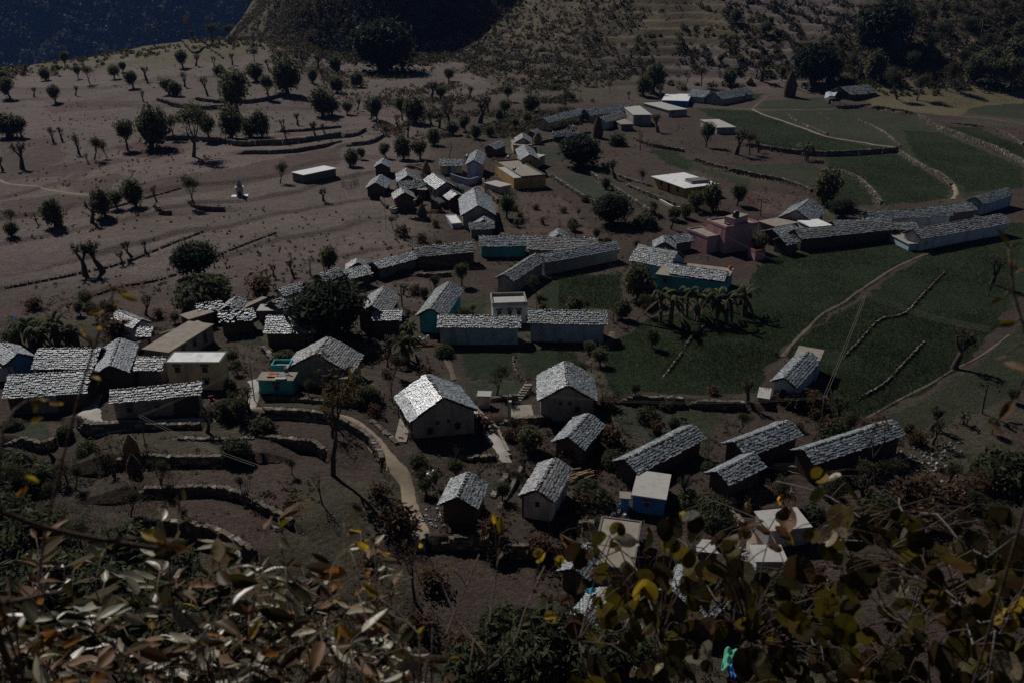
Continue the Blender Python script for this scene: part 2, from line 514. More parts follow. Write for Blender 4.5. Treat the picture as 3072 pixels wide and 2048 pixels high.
TAN = (.168, .130, .113); TILL = (.118, .085, .071); RED = (.10, .064, .053); BROWN = (.090, .065, .051)
WHEAT = (.030, .045, .019); OLIVE = (.050, .057, .032); VEG = (.058, .066, .045); SCRUB = (.078, .062, .038); PALE = (.175, .138, .12)
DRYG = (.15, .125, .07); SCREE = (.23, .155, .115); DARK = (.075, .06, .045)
FIELDS = [  # view, colour, polygon
 ('R1', TILL, [(0, 970), (380, 955), (470, 1080), (330, 1150), (0, 1190)]),
 ('R1', TILL, [(0, 1190), (460, 1130), (830, 1090), (900, 1110), (420, 1215), (0, 1250)]),
 ('R1', RED, [(780, 1010), (1000, 980), (1250, 990), (1270, 1060), (1050, 1100), (900, 1080)]),
 ('R1', TILL, [(640, 1340), (1100, 1230), (1600, 1160), (2000, 1070), (2351, 1000), (2351, 1130), (2000, 1200), (1600, 1300), (1200, 1360), (1000, 1380)]),
 ('R1', TILL, [(400, 1260), (800, 1190), (860, 1215), (700, 1330), (560, 1330)]),
 ('R1', TILL, [(0, 1390), (400, 1340), (640, 1370), (480, 1440), (200, 1500), (0, 1500)]),
 ('R1', TILL, [(300, 730), (600, 690), (1000, 700), (700, 760), (350, 780)]),
 ('R4', RED, [(300, 520), (700, 420), (1000, 370), (1060, 400), (700, 480), (350, 580)]),
 ('R4', TILL, [(0, 560), (420, 510), (1000, 470), (1260, 420), (1330, 450), (1700, 400), (1800, 440), (1300, 560), (700, 620), (0, 640)]),
 ('R2', (.115, .092, .066), [(700, 430), (900, 500), (1100, 620), (1400, 720), (2000, 660), (2300, 420), (2300, 300), (1800, 300), (1200, 330)]),
 ('R2', BROWN, [(1420, 1000), (2000, 960), (2200, 1000), (2351, 1100), (2351, 1200), (2080, 1280), (1800, 1130), (1500, 1150)]),
 ('R2', VEG, [(1330, 1010), (1500, 1010), (1520, 1110), (1390, 1130)]),
 ('R2', VEG, [(1420, 1230), (1700, 1210), (1960, 1400), (1800, 1430), (1640, 1330)]),
 ('R2', VEG, [(1720, 1200), (1850, 1220), (2200, 1470), (2080, 1480)]),
 ('R2', TILL, [(1210, 1320), (1500, 1340), (1720, 1560), (1230, 1560)]),
 ('R5', TILL, [(1050, 0), (1700, 0), (1760, 60), (1400, 60), (1080, 50)]),
 ('R5', BROWN, [(0, 300), (480, 160), (900, 280), (700, 340), (380, 380), (140, 420), (60, 400)]),
 ('R5', BROWN, [(160, 900), (640, 860), (720, 960), (700, 1050), (500, 1080), (330, 1180), (170, 1060)]),
 ('R5', VEG, [(860, 1060), (1210, 1055), (1270, 1120), (1120, 1190), (930, 1180)]),
 ('R5', BROWN, [(430, 1490), (980, 1440), (1050, 1560), (480, 1568)]),
 ('R8', BROWN, [(520, 40), (1080, 50), (1050, 130), (960, 230), (550, 220)]),
 ('R8', VEG, [(1000, 200), (1180, 110), (1150, 240), (1000, 330)]),
 ('R8', BROWN, [(560, 680), (1400, 780), (1500, 1000), (1350, 1250), (700, 1250), (420, 1050), (480, 800)]),
 ('R5', VEG, [(1890, 1230), (2351, 1240), (2351, 1340), (2150, 1470), (1900, 1440)]),
 ('R6', OLIVE, [(0, 1250), (240, 1260), (240, 1350), (150, 1560), (0, 1400)]),
 ('R5', OLIVE, [(820, 500), (1000, 480), (990, 600), (800, 590)]),
 ('K', VEG, [(130, 970), (470, 930), (480, 1090), (330, 1110), (120, 1050)]),
 ('K', VEG, [(690, 1090), (900, 1090), (890, 1190), (700, 1180)]),
 ('K', TILL, [(480, 930), (720, 880), (720, 1030), (500, 1060)]),
 ('A', TILL, [(1990, 830), (2352, 790), (2352, 1100), (2000, 1100)]),
 ('B', VEG, [(600, 1180), (1050, 1150), (1050, 1330), (600, 1330)]),
 ('J', BROWN, [(0, 860), (600, 870), (1000, 900), (1600, 1130), (1900, 1450), (1800, 1568), (0, 1568)]),
 ('J', OLIVE, [(200, 440), (700, 470), (1500, 560), (1560, 620), (700, 570), (200, 520)]),
 ('R7', BROWN, [(700, 150), (2000, 150), (2050, 400), (1800, 700), (1300, 560), (1100, 350)]),
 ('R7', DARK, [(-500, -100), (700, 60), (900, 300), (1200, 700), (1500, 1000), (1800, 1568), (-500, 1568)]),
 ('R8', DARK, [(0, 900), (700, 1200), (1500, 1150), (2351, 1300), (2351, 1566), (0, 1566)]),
 # green wheat
 ('R5', WHEAT, [(1340, 450), (1420, 330), (1930, 330), (1910, 570), (1400, 570)]),
 ('R5', WHEAT, [(830, 860), (1200, 840), (1190, 1000), (1110, 1050), (860, 1035)]),
 ('R5', WHEAT, [(1215, 820), (1600, 860), (1660, 960), (1340, 1080), (1250, 1010)]),
 ('V', WHEAT, [(1375, 820), (1480, 735), (1700, 690), (1760, 590), (2050, 545), (2120, 575), (1960, 690), (1850, 760), (1790, 810), (1730, 905), (1410, 905)]),
 ('V', WHEAT, [(2130, 580), (2300, 520), (2400, 500), (2450, 560), (2330, 700), (2200, 850), (2020, 950), (1890, 960), (1900, 870), (1800, 815), (1880, 750), (1975, 690)]),
 ('V', OLIVE, [(2352, 740), (2230, 850), (2040, 960), (1960, 990), (2100, 1000), (2400, 880), (2450, 720)]),
 ('R3', WHEAT, [(90, 745), (480, 765), (1000, 945), (1450, 1030), (900, 1055), (560, 1020), (380, 900), (240, 830)]),
 ('R3', OLIVE, [(500, 770), (1280, 750), (1600, 810), (1750, 900), (2351, 1150), (2351, 1290), (1950, 1370), (1880, 1290), (1500, 1040), (1000, 935)]),
 ('R3', WHEAT, [(1520, 900), (1750, 910), (2351, 1160), (2351, 1290), (1960, 1330), (1900, 1270), (1600, 1090)]),
 ('R3', OLIVE, [(560, 700), (960, 670), (1050, 745), (520, 760)]),
 ('R3', WHEAT, [(280, 705), (500, 690), (550, 650), (440, 660)]),
 ('R3', WHEAT, [(1820, 870), (2030, 880), (2351, 1010), (2351, 1130), (2000, 970)]),
 ('R3', OLIVE, [(1950, 770), (2100, 700), (2600, 680), (2600, 850), (2100, 800)]),
 ('R3', WHEAT, [(960, 1090), (1480, 1060), (1600, 1140), (1850, 1290), (1830, 1370), (1380, 1430), (1300, 1320), (1040, 1180)]),
 ('R3', OLIVE, [(300, 1120), (880, 1130), (960, 1180), (900, 1320), (700, 1250), (480, 1200)]),
 ('R3', WHEAT, [(990, 1330), (1050, 1220), (1240, 1270), (1340, 1420), (1000, 1400)]),
 ('R3', OLIVE, [(0, 1090), (200, 1180), (470, 1240), (460, 1330), (300, 1240), (0, 1150)]),
 ('R3', TILL, [(480, 1320), (880, 1350), (900, 1400), (700, 1470), (540, 1480)]),
 ('D', WHEAT, [(1760, 1070), (2060, 1040), (2352, 1170), (2352, 1360), (2000, 1230)]),
 # hillside ground
 ('R3', PALE, [(0, 300), (500, 280), (760, 300), (780, 480), (560, 560), (0, 620)]),
 ('R3', PALE, [(250, 0), (1250, 0), (1300, 300), (800, 280), (300, 120)]),
 ('R3', SCRUB, [(800, 250), (1300, 250), (1350, -40), (2800, -40), (2800, 600), (1250, 560), (800, 560)]),
 ('R3', SCREE, [(1780, 480), (1850, 330), (2050, 230), (1960, 360), (1900, 470)]),
 ('R3', SCREE, [(1420, 290), (1500, 260), (1560, 300), (1450, 320)]),
 ('R3', DRYG, [(1300, 580), (1500, 590), (2600, 610), (2600, 690), (2000, 740), (1900, 800), (1500, 760), (1280, 730)]),
]
def in_poly(x, y, poly):
    ins = np.zeros(x.shape, bool)
    n = len(poly); j = n - 1
    for i in range(n):
        xi, yi = poly[i]; xj, yj = poly[j]
        if yi != yj:
            c = ((yi > y) != (yj > y)) & (x < (xj - xi) * (y - yi) / (yj - yi) + xi)
            ins ^= c
        j = i
    return ins
FPOLY = []
for vw, colr, poly in FIELDS:
    w = [ground(*V(vw, *p)) for p in poly]
    FPOLY.append((colr, [(p.x, p.y) for p in w]))
def soil_colour(x, y, z):
    c = 1176 + 2205 * x / np.maximum(y, 25)
    col = np.empty(x.shape + (3,)); col[:] = TAN
    n = .5 + .5 * fbm(x / 14, y / 14, 41, 3)
    sv = strips(x, y)
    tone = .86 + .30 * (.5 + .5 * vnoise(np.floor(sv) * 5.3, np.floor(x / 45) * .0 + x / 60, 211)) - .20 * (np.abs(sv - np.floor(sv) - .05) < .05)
    col = col * tone[..., None]
    dg = (.22 * sst((fbm(x / 26, y / 16, 221, 4) - .08) / .3))[..., None]
    col = col * (1 - dg) + np.array((.135, .118, .072)) * dg
    # village ground: browner, with dry grass
    vil = sst((c - 880) / 150) * sst((330 - y) / 60) + sst((125 - y) / 30) * (1 - sst((c - 880) / 150))
    vil = np.clip(vil, 0, 1)[..., None]
    base = np.array(BROWN) * (.75 + .3 * n[..., None]) + np.array((0.0, .012, 0)) * (n[..., None] > .6)
    col = col * (1 - vil) + base * vil
    # hills
    slope = sst((z - 3) / 8) * sst((y - 262) / 40) * ((c > 660) | ((y > 445) & (c > 480)))
    hillc = np.array(SCRUB)[None] * (.55 + .8 * n[..., None]) * (1 + .75 * sst((c - 1080) / 120))[..., None]
    col = col * (1 - slope[..., None]) + hillc * slope[..., None]
    rid = (sst((330 - np.abs(c - 330)) / 60) * sst((y - 345) / 25) * (.4 + .6 * (fbm(x / 20, y / 20, 91) > -.2)))[..., None]
    col = col * (1 - rid * .8) + np.array((.12, .105, .045)) * rid * .8
    wx = x + .8 * fbm(x / 2.3, y / 2.3, 61, 2); wy = y + .8 * fbm(x / 2.3, y / 2.3, 67, 2)
    for cc, poly in FPOLY:
        xs = [p[0] for p in poly]; yy = [p[1] for p in poly]
        m = (wx > min(xs)) & (wx < max(xs)) & (wy > min(yy)) & (wy < max(yy))
        if not m.any(): continue
        ins = np.zeros(x.shape, bool); ins[m] = in_poly(wx[m], wy[m], poly)
        col[ins] = np.array(cc)
    return col

# ------------------------------------------------------------------ ground sheet
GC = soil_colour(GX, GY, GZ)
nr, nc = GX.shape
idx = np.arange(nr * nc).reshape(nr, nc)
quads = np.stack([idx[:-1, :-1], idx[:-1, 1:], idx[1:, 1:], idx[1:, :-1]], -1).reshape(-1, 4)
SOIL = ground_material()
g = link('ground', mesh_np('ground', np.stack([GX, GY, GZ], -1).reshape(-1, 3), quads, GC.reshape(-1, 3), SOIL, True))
tag(g, 'brown terraced valley ground with tilled and green fields', 'ground', kind='structure')

# ------------------------------------------------------------------ far mountains across the valley
def mountain(name, label, pts, m, x0, x1, y0, y1, n, seed, base):
    gx, gy = np.meshgrid(np.linspace(x0, x1, n), np.linspace(y0, y1, n))
    h = ridge_h(gx, gy, pts, m)
    h = h + 20 * fbm(gx / 260, gy / 260, seed, 4) + 13 * fbm(gx / 45, gy / 45, seed + 5, 3) + 6 * np.abs(fbm(gx / 14, gy / 14, seed + 9, 2))
    h = np.maximum(h, -420)
    ii = np.arange(n * n).reshape(n, n)
    q = np.stack([ii[:-1, :-1], ii[:-1, 1:], ii[1:, 1:], ii[1:, :-1]], -1).reshape(-1, 4)
    nn = (.5 + .5 * fbm(gx / 40, gy / 40, seed + 30, 4))[..., None]
    cols = np.array(base) * (.2 + 1.6 * nn ** 1.5)
    o = link(name, mesh_np(name, np.stack([gx, gy, h], -1).reshape(-1, 3), q, cols.reshape(-1, 3), mat('forest_slope', attr=True, var=.35, scale=.03, bump=0, rough=.95, spec=.1), False))
    tag(o, label, 'mountain', kind='structure')
    vx, vy = projv(gx.ravel(), gy.ravel(), h.ravel())
    ok = np.nonzero((vx > -150) & (vx < 900) & (vy > -140) & (vy < 260))[0]
    rr = np.random.RandomState(seed)
    FOREST.append((np.stack([gx.ravel(), gy.ravel(), h.ravel()], 1), ok, rr))
FOREST = []
mountain('mountain', 'steep blue hazy forested mountain flank at the far left', [(-1250, 1250, 330), (-760, 1050, 30), (-560, 960, -160)], .95, -1500, -250, 700, 1700, 300, 7, (.06, .056, .035))
mountain('mountain', 'dark blue hazy mountain wall behind the left ridge', [(-2100, 2300, 420), (-1100, 2150, 330), (-300, 2250, 380), (500, 2500, 420)], .9, -2300, 500, 1500, 2700, 240, 19, (.025, .028, .016))

# ------------------------------------------------------------------ paths and lanes
PATHD = mat('trodden_earth', (.145, .112, .085), .95, .35, 1.5, .6, 6, .1)
PATHM = mat('path_earth', (.285, .23, .165), .95, .25, 1.2, .5, 6, .1)
CONC = mat('path_concrete', (.40, .37, .32), .85, .25, .8, .3, 5, .3, stain=(.2, .18, .15), stain_scale=.6)
def smooth_line(pts, step):
    P = [Vector(p) for p in pts]; out = []
    for i in range(len(P) - 1):
        p0 = P[max(i - 1, 0)]; p1 = P[i]; p2 = P[i + 1]; p3 = P[min(i + 2, len(P) - 1)]
        n = max(2, int((p2 - p1).length / step))
        for k in range(n):
            t = k / n
            out.append(.5 * ((2 * p1) + (p2 - p0) * t + (2 * p0 - 5 * p1 + 4 * p2 - p3) * t * t + (3 * p1 - p0 - 3 * p2 + p3) * t ** 3))
    out.append(P[-1]); return out
PATHC = []
def path(label, view, pts, width, material, lift=.09, name='path'):
    W = [ground(*V(*( (view,) + p if len(p) == 2 else p))) for p in pts]
    C = smooth_line(W, .6)
    PATHC.extend((q.x, q.y, width) for q in C)
    m = MB(); vv = []; ff = []
    NA = 6
    for i, p in enumerate(C):
        t = (C[min(i + 1, len(C) - 1)] - C[max(i - 1, 0)]); t.z = 0; t.normalize()
        s = Vector((t.y, -t.x, 0))
        w = width * (1 + .22 * math.sin(i * .7) * math.sin(i * .23 + 1) + .1 * random.uniform(-1, 1)) / 2
        for k in range(NA):
            q = p + s * w * (2 * k / (NA - 1) - 1)
            edge = 0 if 0 < k < NA - 1 else -.12
            vv.append((q.x, q.y, hz(q.x, q.y) + lift + edge))
        if i:
            b = i * NA
            for k in range(NA - 1):
                ff.append((b - NA + k, b - NA + k + 1, b + k + 1, b + k))
    m.add(vv, ff)
    o = m.build(name, material, None, True)
    tag(o, label, 'path', kind='structure')
random.seed(5)
path('pale footpath curving down past the lower gardens', 'J', [(0, 745), (150, 705), (400, 715), (800, 752), (1200, 798), (1450, 850), (1590, 950), (1730, 1075), (1870, 1220), (1990, 1390), ('R8', 395, 100), ('R8', 450, 200), ('R8', 470, 330), ('R8', 520, 470), ('R8', 560, 575)], 1.35, PATHM)
path('concrete ramp lane curving around the long whitewashed house', 'K', [(900, 560), (865, 700), (830, 790), (825, 880), (890, 955), (980, 985)], 1.9, CONC)
path('shaded lane below the long whitewashed house', 'K', [(980, 985), (1200, 960), (1870, 912), (2150, 880), (2352, 850)], 1.2, CONC)
path('narrow lane rising between garden walls to the left', 'R4', [(1700, 1270), (1740, 1180), (1760, 1090), (1745, 1050)], 1.3, CONC)
path('walled stone path beside the verandah house', 'R5', [(905, 1270), (960, 1320), (1040, 1440), (1120, 1560), ('R8', 1160, 20)], 1.3, CONC)
path('pale ridge path crossing the wheat fields', 'R6', [(690, 890), (760, 800), (860, 700), (960, 600), (1100, 525), (1200, 450), (1320, 370), (1480, 270), (1640, 200), (1720, 175)], .55, PATHD)
path('footpath winding between the upper green fields', 'R3', [(480, 755), (580, 800), (700, 838), (860, 895), (1000, 945), (1180, 975), (1300, 995), (1480, 1035), (1600, 1110), (1700, 1165), (1800, 1215), (1865, 1275), (1885, 1330), (1860, 1375)], .9, PATHM)
path('faint track along the top of the green fields', 'R3', [(0, 735), (200, 738), (480, 752), (700, 758), (1050, 748), (1280, 742), (1500, 765), (1900, 800), (2351, 855)], .9, PATHD, .06)
path('curved track below the far right house row', 'R3', [(480, 752), (540, 700), (600, 660), (700, 640)], .9, PATHD, .06)
path('thin pale path crossing the left plateau', 'R1', [(0, 1240), (60, 1268), (280, 1292), (500, 1335), (640, 1345), (680, 1362)], .8, PATHM, .06)
path('trodden lane between yellow house and garden wall', 'C', [(1560, 860), (1640, 830), (1720, 880), (1840, 1050), (1880, 1330), (1960, 1500)], 1.1, PATHD)
path('short earth path beside the cabbage garden', 'R5', [(720, 900), (750, 960), (780, 1050)], .7, PATHD)
path('bare earth strip along the wheat field edge', 'R5', [(1870, 720), (1840, 800), (1760, 880), (1690, 950)], .8, PATHD)
path('stony path dropping beside the white flat house', 'I', [(440, 830), (470, 960), (520, 1060), (620, 1180), (640, 1300), (630, 1500)], 1.0, PATHM)
path('dry grass track at the edge of the lower right field', 'R6', [(1270, 1310), (1500, 1180), (1700, 1080), (1850, 985), (2060, 880), (2250, 740)], .45, PATHD, .05)
path('hillside path climbing through the upper right terraces', 'R3', [(480, 15), (560, 45), (660, 80), (760, 130), (800, 185), (835, 230)], 1.5, PATHD, .3)

# ------------------------------------------------------------------ dry stone terrace walls
STONE = mat('dry_stone', attr=True, rough=.9, var=.3, scale=4, bump=.5, bscale=14, spec=.2)
DRYGR = (.16, .125, .055)
def stone_wall(pts2, h, label, cap=None, thick=.45):
    rnd = random.Random(int(pts2[0][0] * 100) & 0xffff)
    C = smooth_line([(x, y, 0) for x, y in pts2], .5)
    far = C[0].y > 210
    low = h < .2
    sz = .22 if low else .75 if far else .42
    if low: thick = .16
    m = MB()
    acc = 0; nxt = 0
    courses = max(1, int(math.ceil((h + .15) / (sz * .6))))
    for i in range(len(C) - 1):
        p, q = C[i], C[i + 1]
        t = (q - p); Ls = t.length
        if Ls < 1e-6: continue
        t /= Ls; s = Vector((t.y, -t.x, 0))
        while nxt <= acc + Ls:
            b = p + t * (nxt - acc)
            g0 = hbase(b.x, b.y)
            wl = sz * rnd.uniform(.7, 1.4)
            e = max(.35, min(1, nxt / 2.0 + .2))
            if low and rnd.random() < .2:
                nxt += wl; continue
            for k in range(courses):
                z = g0 - .12 + k * (h + .25) / courses * e
                hh = (h + .25) / courses * e * rnd.uniform(.95, 1.25)
                gr = rnd.uniform(.6, 1.25)
                cc = (.145 * gr, .12 * gr, .095 * gr)
                if rnd.random() < (.22 if low else .1): cc = (.3, .27, .23)
                M = Matrix.Translation(b + s * rnd.uniform(-.06, .1) + Vector((0, 0, z))) @ Matrix.Rotation(math.atan2(t.y, t.x) + rnd.uniform(-.15, .15), 4, 'Z') @ Matrix.Rotation(rnd.uniform(-.1, .1), 4, 'Y')
                j = lambda: rnd.uniform(.86, 1.1)
                x0, x1, y0, y1 = -wl / 2, wl / 2, -thick / 2, thick / 2
                vs_ = [(x0 * j(), y0 * j(), 0), (x1 * j(), y0 * j(), 0), (x1 * j(), y1, 0), (x0 * j(), y1, 0), (x0 * j(), y0 * j(), hh * j()), (x1 * j(), y0 * j(), hh * j()), (x1 * j(), y1, hh * j()), (x0 * j(), y1, hh * j())]
                m.add([tuple(M @ Vector(v)) for v in vs_], [(4, 5, 6, 7), (0, 1, 5, 4), (1, 2, 6, 5), (2, 3, 7, 6), (3, 0, 4, 7)], cc)
            # dry grass hanging over the lip
            for _ in range(3 if far else 7):
                a = b + s * rnd.uniform(-.5, .25) + t * rnd.uniform(-.3, .3)
                z = g0 + h * e + rnd.uniform(-.35, .1)
                d = Vector((rnd.uniform(-.2, .2), rnd.uniform(-.25, .1), rnd.uniform(.15, .4))) * (1.5 if far else 1)
                w2 = t * (.09 if far else .045)
                gr = rnd.uniform(.5, 1.2)
                cc = (.15 * gr, .115 * gr, .05 * gr) if rnd.random() < .6 else (.05 * gr, .06 * gr, .025 * gr)
                o = a + Vector((0, 0, z))
                m.add([tuple(o - w2), tuple(o + w2), tuple(o + d)], [(0, 1, 2)], cc)
            nxt += wl * .93
        acc += Ls
    o = m.build('terrace_wall', STONE)
    tag(o, label, 'stone wall', 'dry stone terrace walls')
    return o
wz = {}
for (P2, h, reach, bb), (vw, pts, hh) in zip(list(WALLS), WALL_DATA):
    mid = V(vw, *pts[len(pts) // 2])
    wz.setdefault(zone(*mid), []).append((mid[1], P2, h))
for zn, lst in wz.items():
    lst.sort(key=lambda t: t[0])
    for i, (_, P2, h) in enumerate(lst):
        stone_wall(P2, h, 'dry stone terrace wall on the %s, %s from the top' % (zn, ORD[i]) if len(lst) > 1 else 'only dry stone terrace wall on the %s' % zn)
# ------------------------------------------------------------------ houses
rs = random.Random(11)
SLATE = mat('slate', attr=True, rough=.33, var=.35, scale=3.0, bump=.7, bscale=7, spec=.75)
DECK = mat('roof_deck', (.035, .03, .027), .95, .3, 2, .3)
WOOD = mat('weathered_wood', (.10, .075, .055), .85, .35, 6, .4, spec=.2)
DARKW = mat('dark_window', (.012, .013, .016), .35, 0, 1, 0, spec=.5)
FRAMEM = mat('window_frame', (.085, .07, .06), .8, .3, 6, .2)
CONCR = mat('roof_concrete', (.46, .44, .40), .85, .22, .9, .35, 4, .25, stain=(.17, .16, .14), stain_scale=.9, stain_amt=.75)
CONCW = mat('whitewashed_slab', (.80, .80, .78), .75, .12, .9, .2, 4, .3, stain=(.34, .32, .29), stain_scale=1.1, stain_amt=.75)
CONCT = mat('tan_concrete', (.31, .27, .215), .9, .25, 1.1, .4, 5, .2, stain=(.16, .14, .11), stain_scale=1.3, stain_amt=.6)
PAINT = {'white': (.60, .59, .57), 'cream': (.60, .49, .30), 'mud': (.095, .066, .048), 'blue': (.07, .26, .55), 'teal': (.06, .40, .44), 'paleblue': (.38, .49, .56),
         'yellow': (.58, .38, .12), 'pink': (.55, .30, .33), 'peri': (.46, .50, .66), 'grey': (.17, .155, .14), 'red': (.45, .11, .08), 'dimwhite': (.33, .31, .285), 'deepblue': (.04, .22, .62)}
def wallm(c):
    st = (.10, .085, .07)
    return mat('plaster_' + c, PAINT[c], .9, .14 if c != 'mud' else .35, 1.6, .35 if c != 'mud' else .8, 7, .2, stain=st, stain_scale=.8, stain_amt=.8, streak=True)
# slate and ridge stone shapes shared by all roofs
SLV = []
for k in range(36):
    r = random.Random(100 + k)
    pts = [(-.5, -.5), (-.18, -.5), (.2, -.5), (.5, -.5), (.5, .0), (.5, .5), (-.5, .5), (-.5, .0)]
    pts = [(x + r.uniform(-.07, .07), y + r.uniform(-.09, .09)) for x, y in pts]
    th = r.uniform(.05, .085)
    g_ = (.25, .28, .30, .33, .36, .39, .42, .31, .34, .29, .50, .17)[k % 12] * r.uniform(.94, 1.06)
    tint = ((.90, 1.0, 1.04), (1.0, .99, .95), (.88, .96, .96))[k // 12]
    mul = (1.0, .92, .80)[k // 12]
    c = tuple(g_ * t * mul for t in tint)
    top = [(x * .96, y * .96, th + r.uniform(-.012, .012)) for x, y in pts]
    bot = [(x, y, 0) for x, y in pts]
    n = 8
    faces = [tuple(range(n)), ] + [(n + i, n + (i + 1) % n, (i + 1) % n, i) for i in range(n)]
    SLV.append((top + bot, faces, c))
def _mesh_variant(nm, v, f, c, m):
    mb = MB(); mb.add(v, f, c); return mb.mesh(nm, m)
SLM = [_mesh_variant('slate', v, f, c, SLATE) for v, f, c in SLV]
RSV = []
for k in range(6):
    r = random.Random(300 + k)
    vv = []
    for z, s in ((0, 1.0), (.6, 1.0), (1.0, .6)):
        for a in range(6):
            an = 2 * math.pi * a / 6 + r.uniform(-.2, .2)
            vv.append((.5 * s * math.cos(an) * r.uniform(.8, 1.1), .5 * s * math.sin(an) * r.uniform(.8, 1.1), z * r.uniform(.85, 1.1)))
    ff = [(i, (i + 1) % 6, 6 + (i + 1) % 6, 6 + i) for i in range(6)] + [(6 + i, 6 + (i + 1) % 6, 12 + (i + 1) % 6, 12 + i) for i in range(6)] + [tuple(range(12, 18))]
    g_ = [.10, .14, .2, .12, .35, .16][k]
    RSV.append((vv, ff, (g_, g_ * .98, g_ * .95)))
RSM = [_mesh_variant('ridge_stone', v, f, c, SLATE) for v, f, c in RSV]

def slates_on(root, roof, L, w, he, rise, cam_local, near, seed, messy=0.0, deck_t=.10, ss=1.0):
    r = random.Random(seed)
    pal = r.choice((0, 0, 1, 2)); sag = min(.05, .006 * L)
    sl = math.hypot(w, rise); p = math.atan2(rise, w)
    joined = ([], [], []); nj = [0]
    cand = []
    expo = (.39 if near else .46) * ss
    for sg in (-1, 1):
        s = Vector((0, -sg * math.cos(p), math.sin(p))); n = Vector((0, sg * math.sin(p), math.cos(p)))
        X = Vector((1, 0, 0)) if sg < 0 else Vector((-1, 0, 0))
        org = Vector((0, sg * w, he)) + n * (deck_t * .5)
        vis = n.dot(cam_local - Vector((L / 2, sg * w / 2, he + rise / 2))) > 0
        rows = max(2, int(round(sl / expo))); ex = sl / rows
        for j in range(rows):
            x = -.12 + r.uniform(0, .12)
            while x < L:
                wd = r.choice((.30, .35, .41, .48, .58, .70)) * r.uniform(.9, 1.1) * (1.0 if near else 1.2) * ss
                wd = min(wd, L + .15 - x)
                if wd < .1: break
                cx = x + wd / 2
                x += wd + r.uniform(.02, .07) * ss
                if messy and r.random() < messy * .3: continue
                ln = ex * (r.uniform(1.1, 1.28) if j < rows - 1 else 1.0)
                up = j * ex + ln / 2 - .10
                ctr = org + Vector((cx, 0, -sag * 4 * (cx / L) * (1 - cx / L))) + s * (up + r.uniform(-.07, .05) * (1 + 2 * messy)) + n * (.05 + .012 * r.random())
                tilt = -math.atan2(.075 * ss, ex) * r.uniform(.75, 1.2)
                B = Matrix((X, s, n)).transposed()
                B = B @ Euler((tilt + r.uniform(-.025, .025) * (1 + 4 * messy), r.uniform(-.025, .025) * (1 + 5 * messy), r.uniform(-.06, .06) * (1 + 6 * messy))).to_matrix()
                sc = Vector((wd, ln, r.uniform(.8, 1.3) * ss))
                cand.append((vis, pal * 12 + r.randrange(12) if r.random() < .9 else r.randrange(36), ctr, B, sc))
    visn = [c for c in cand if c[0]]
    ind = visn if near else []
    if len(ind) > 300:
        ind = ind[:300]
    chosen = set(id(c) for c in ind)
    for c in ind:
        o = bpy.data.objects.new('slate', SLM[c[1]]); COL.objects.link(o); o.parent = roof
        o.matrix_basis = Matrix.Translation(c[2]) @ c[3].to_4x4() @ Matrix.Diagonal((*c[4], 1))
    V_, F_, C_ = [], [], []; off = 0
    mb = MB()
    for c in cand:
        if id(c) in chosen: continue
        v, f, cc = SLV[c[1]]
        M = c[3] @ Matrix.Diagonal(c[4])
        mb.add([tuple(c[2] + M @ Vector(q)) for q in v], f, cc)
    if mb.v:
        o = mb.build('slate_courses', SLATE, roof); o['kind'] = 'stuff'
    # ridge stones
    x = r.uniform(0, .2); mb = MB()
    while x < L:
        k = r.randrange(6); d = r.uniform(.25, .62) * ss
        loc = Vector((x, r.uniform(-.06, .06), he + rise + .05 + r.uniform(-.02, .05)))
        sc = (d, r.uniform(.26, .42) * ss, r.uniform(.04, .11) * ss)
        if near:
            o = bpy.data.objects.new('ridge_stone', RSM[k]); COL.objects.link(o); o.parent = roof
            o.matrix_basis = Matrix.LocRotScale(loc, Euler((0, 0, r.uniform(0, 3))), Vector(sc))
        else:
            v, f, cc = RSV[k]
            mb.add([(loc.x + q[0] * sc[0], loc.y + q[1] * sc[1], loc.z + q[2] * sc[2]) for q in v], f, cc)
        x += d * .92 + r.choice((0, 0, .03, .12))
    if mb.v:
        o = mb.build('ridge_stones', SLATE, roof); o['kind'] = 'stuff'

def add_window(root, p, right, out, w, h, name='window', colr=None, hood=True):
    """p: centre bottom on the wall plane, in root space"""
    up = Vector((0, 0, 1)); right = Vector(right); out = Vector(out)
    M = Matrix((right, out, up)).transposed().to_4x4(); M.translation = Vector(p)
    m = MB(); m.box(-w / 2, w / 2, .004, .03, 0, h, M=M)
    o = m.build(name, DARKW if name == 'window' else wallm(colr or 'mud'), root)
    f = MB(); t = .07
    f.box(-w / 2 - t, -w / 2, .002, .07, -t, h + t, M=M); f.box(w / 2, w / 2 + t, .002, .07, -t, h + t, M=M)
    f.box(-w / 2, w / 2, .002, .07, h, h + t, M=M)
    if name == 'window': f.box(-w / 2, w / 2, .002, .07, -t, 0, M=M)
    f.build('frame', FRAMEM, o)
    if name == 'window' and w > .5:
        b = MB(); b.box(-.025, .025, .032, .055, 0, h, M=M); b.build('mullion', FRAMEM, o)
    if hood:
        hd = MB(); hd.box(-w / 2 - .22, w / 2 + .22, .003, .34, h + .16, h + .24, M=M); hd.build('hood', CONCT, o)
    return o

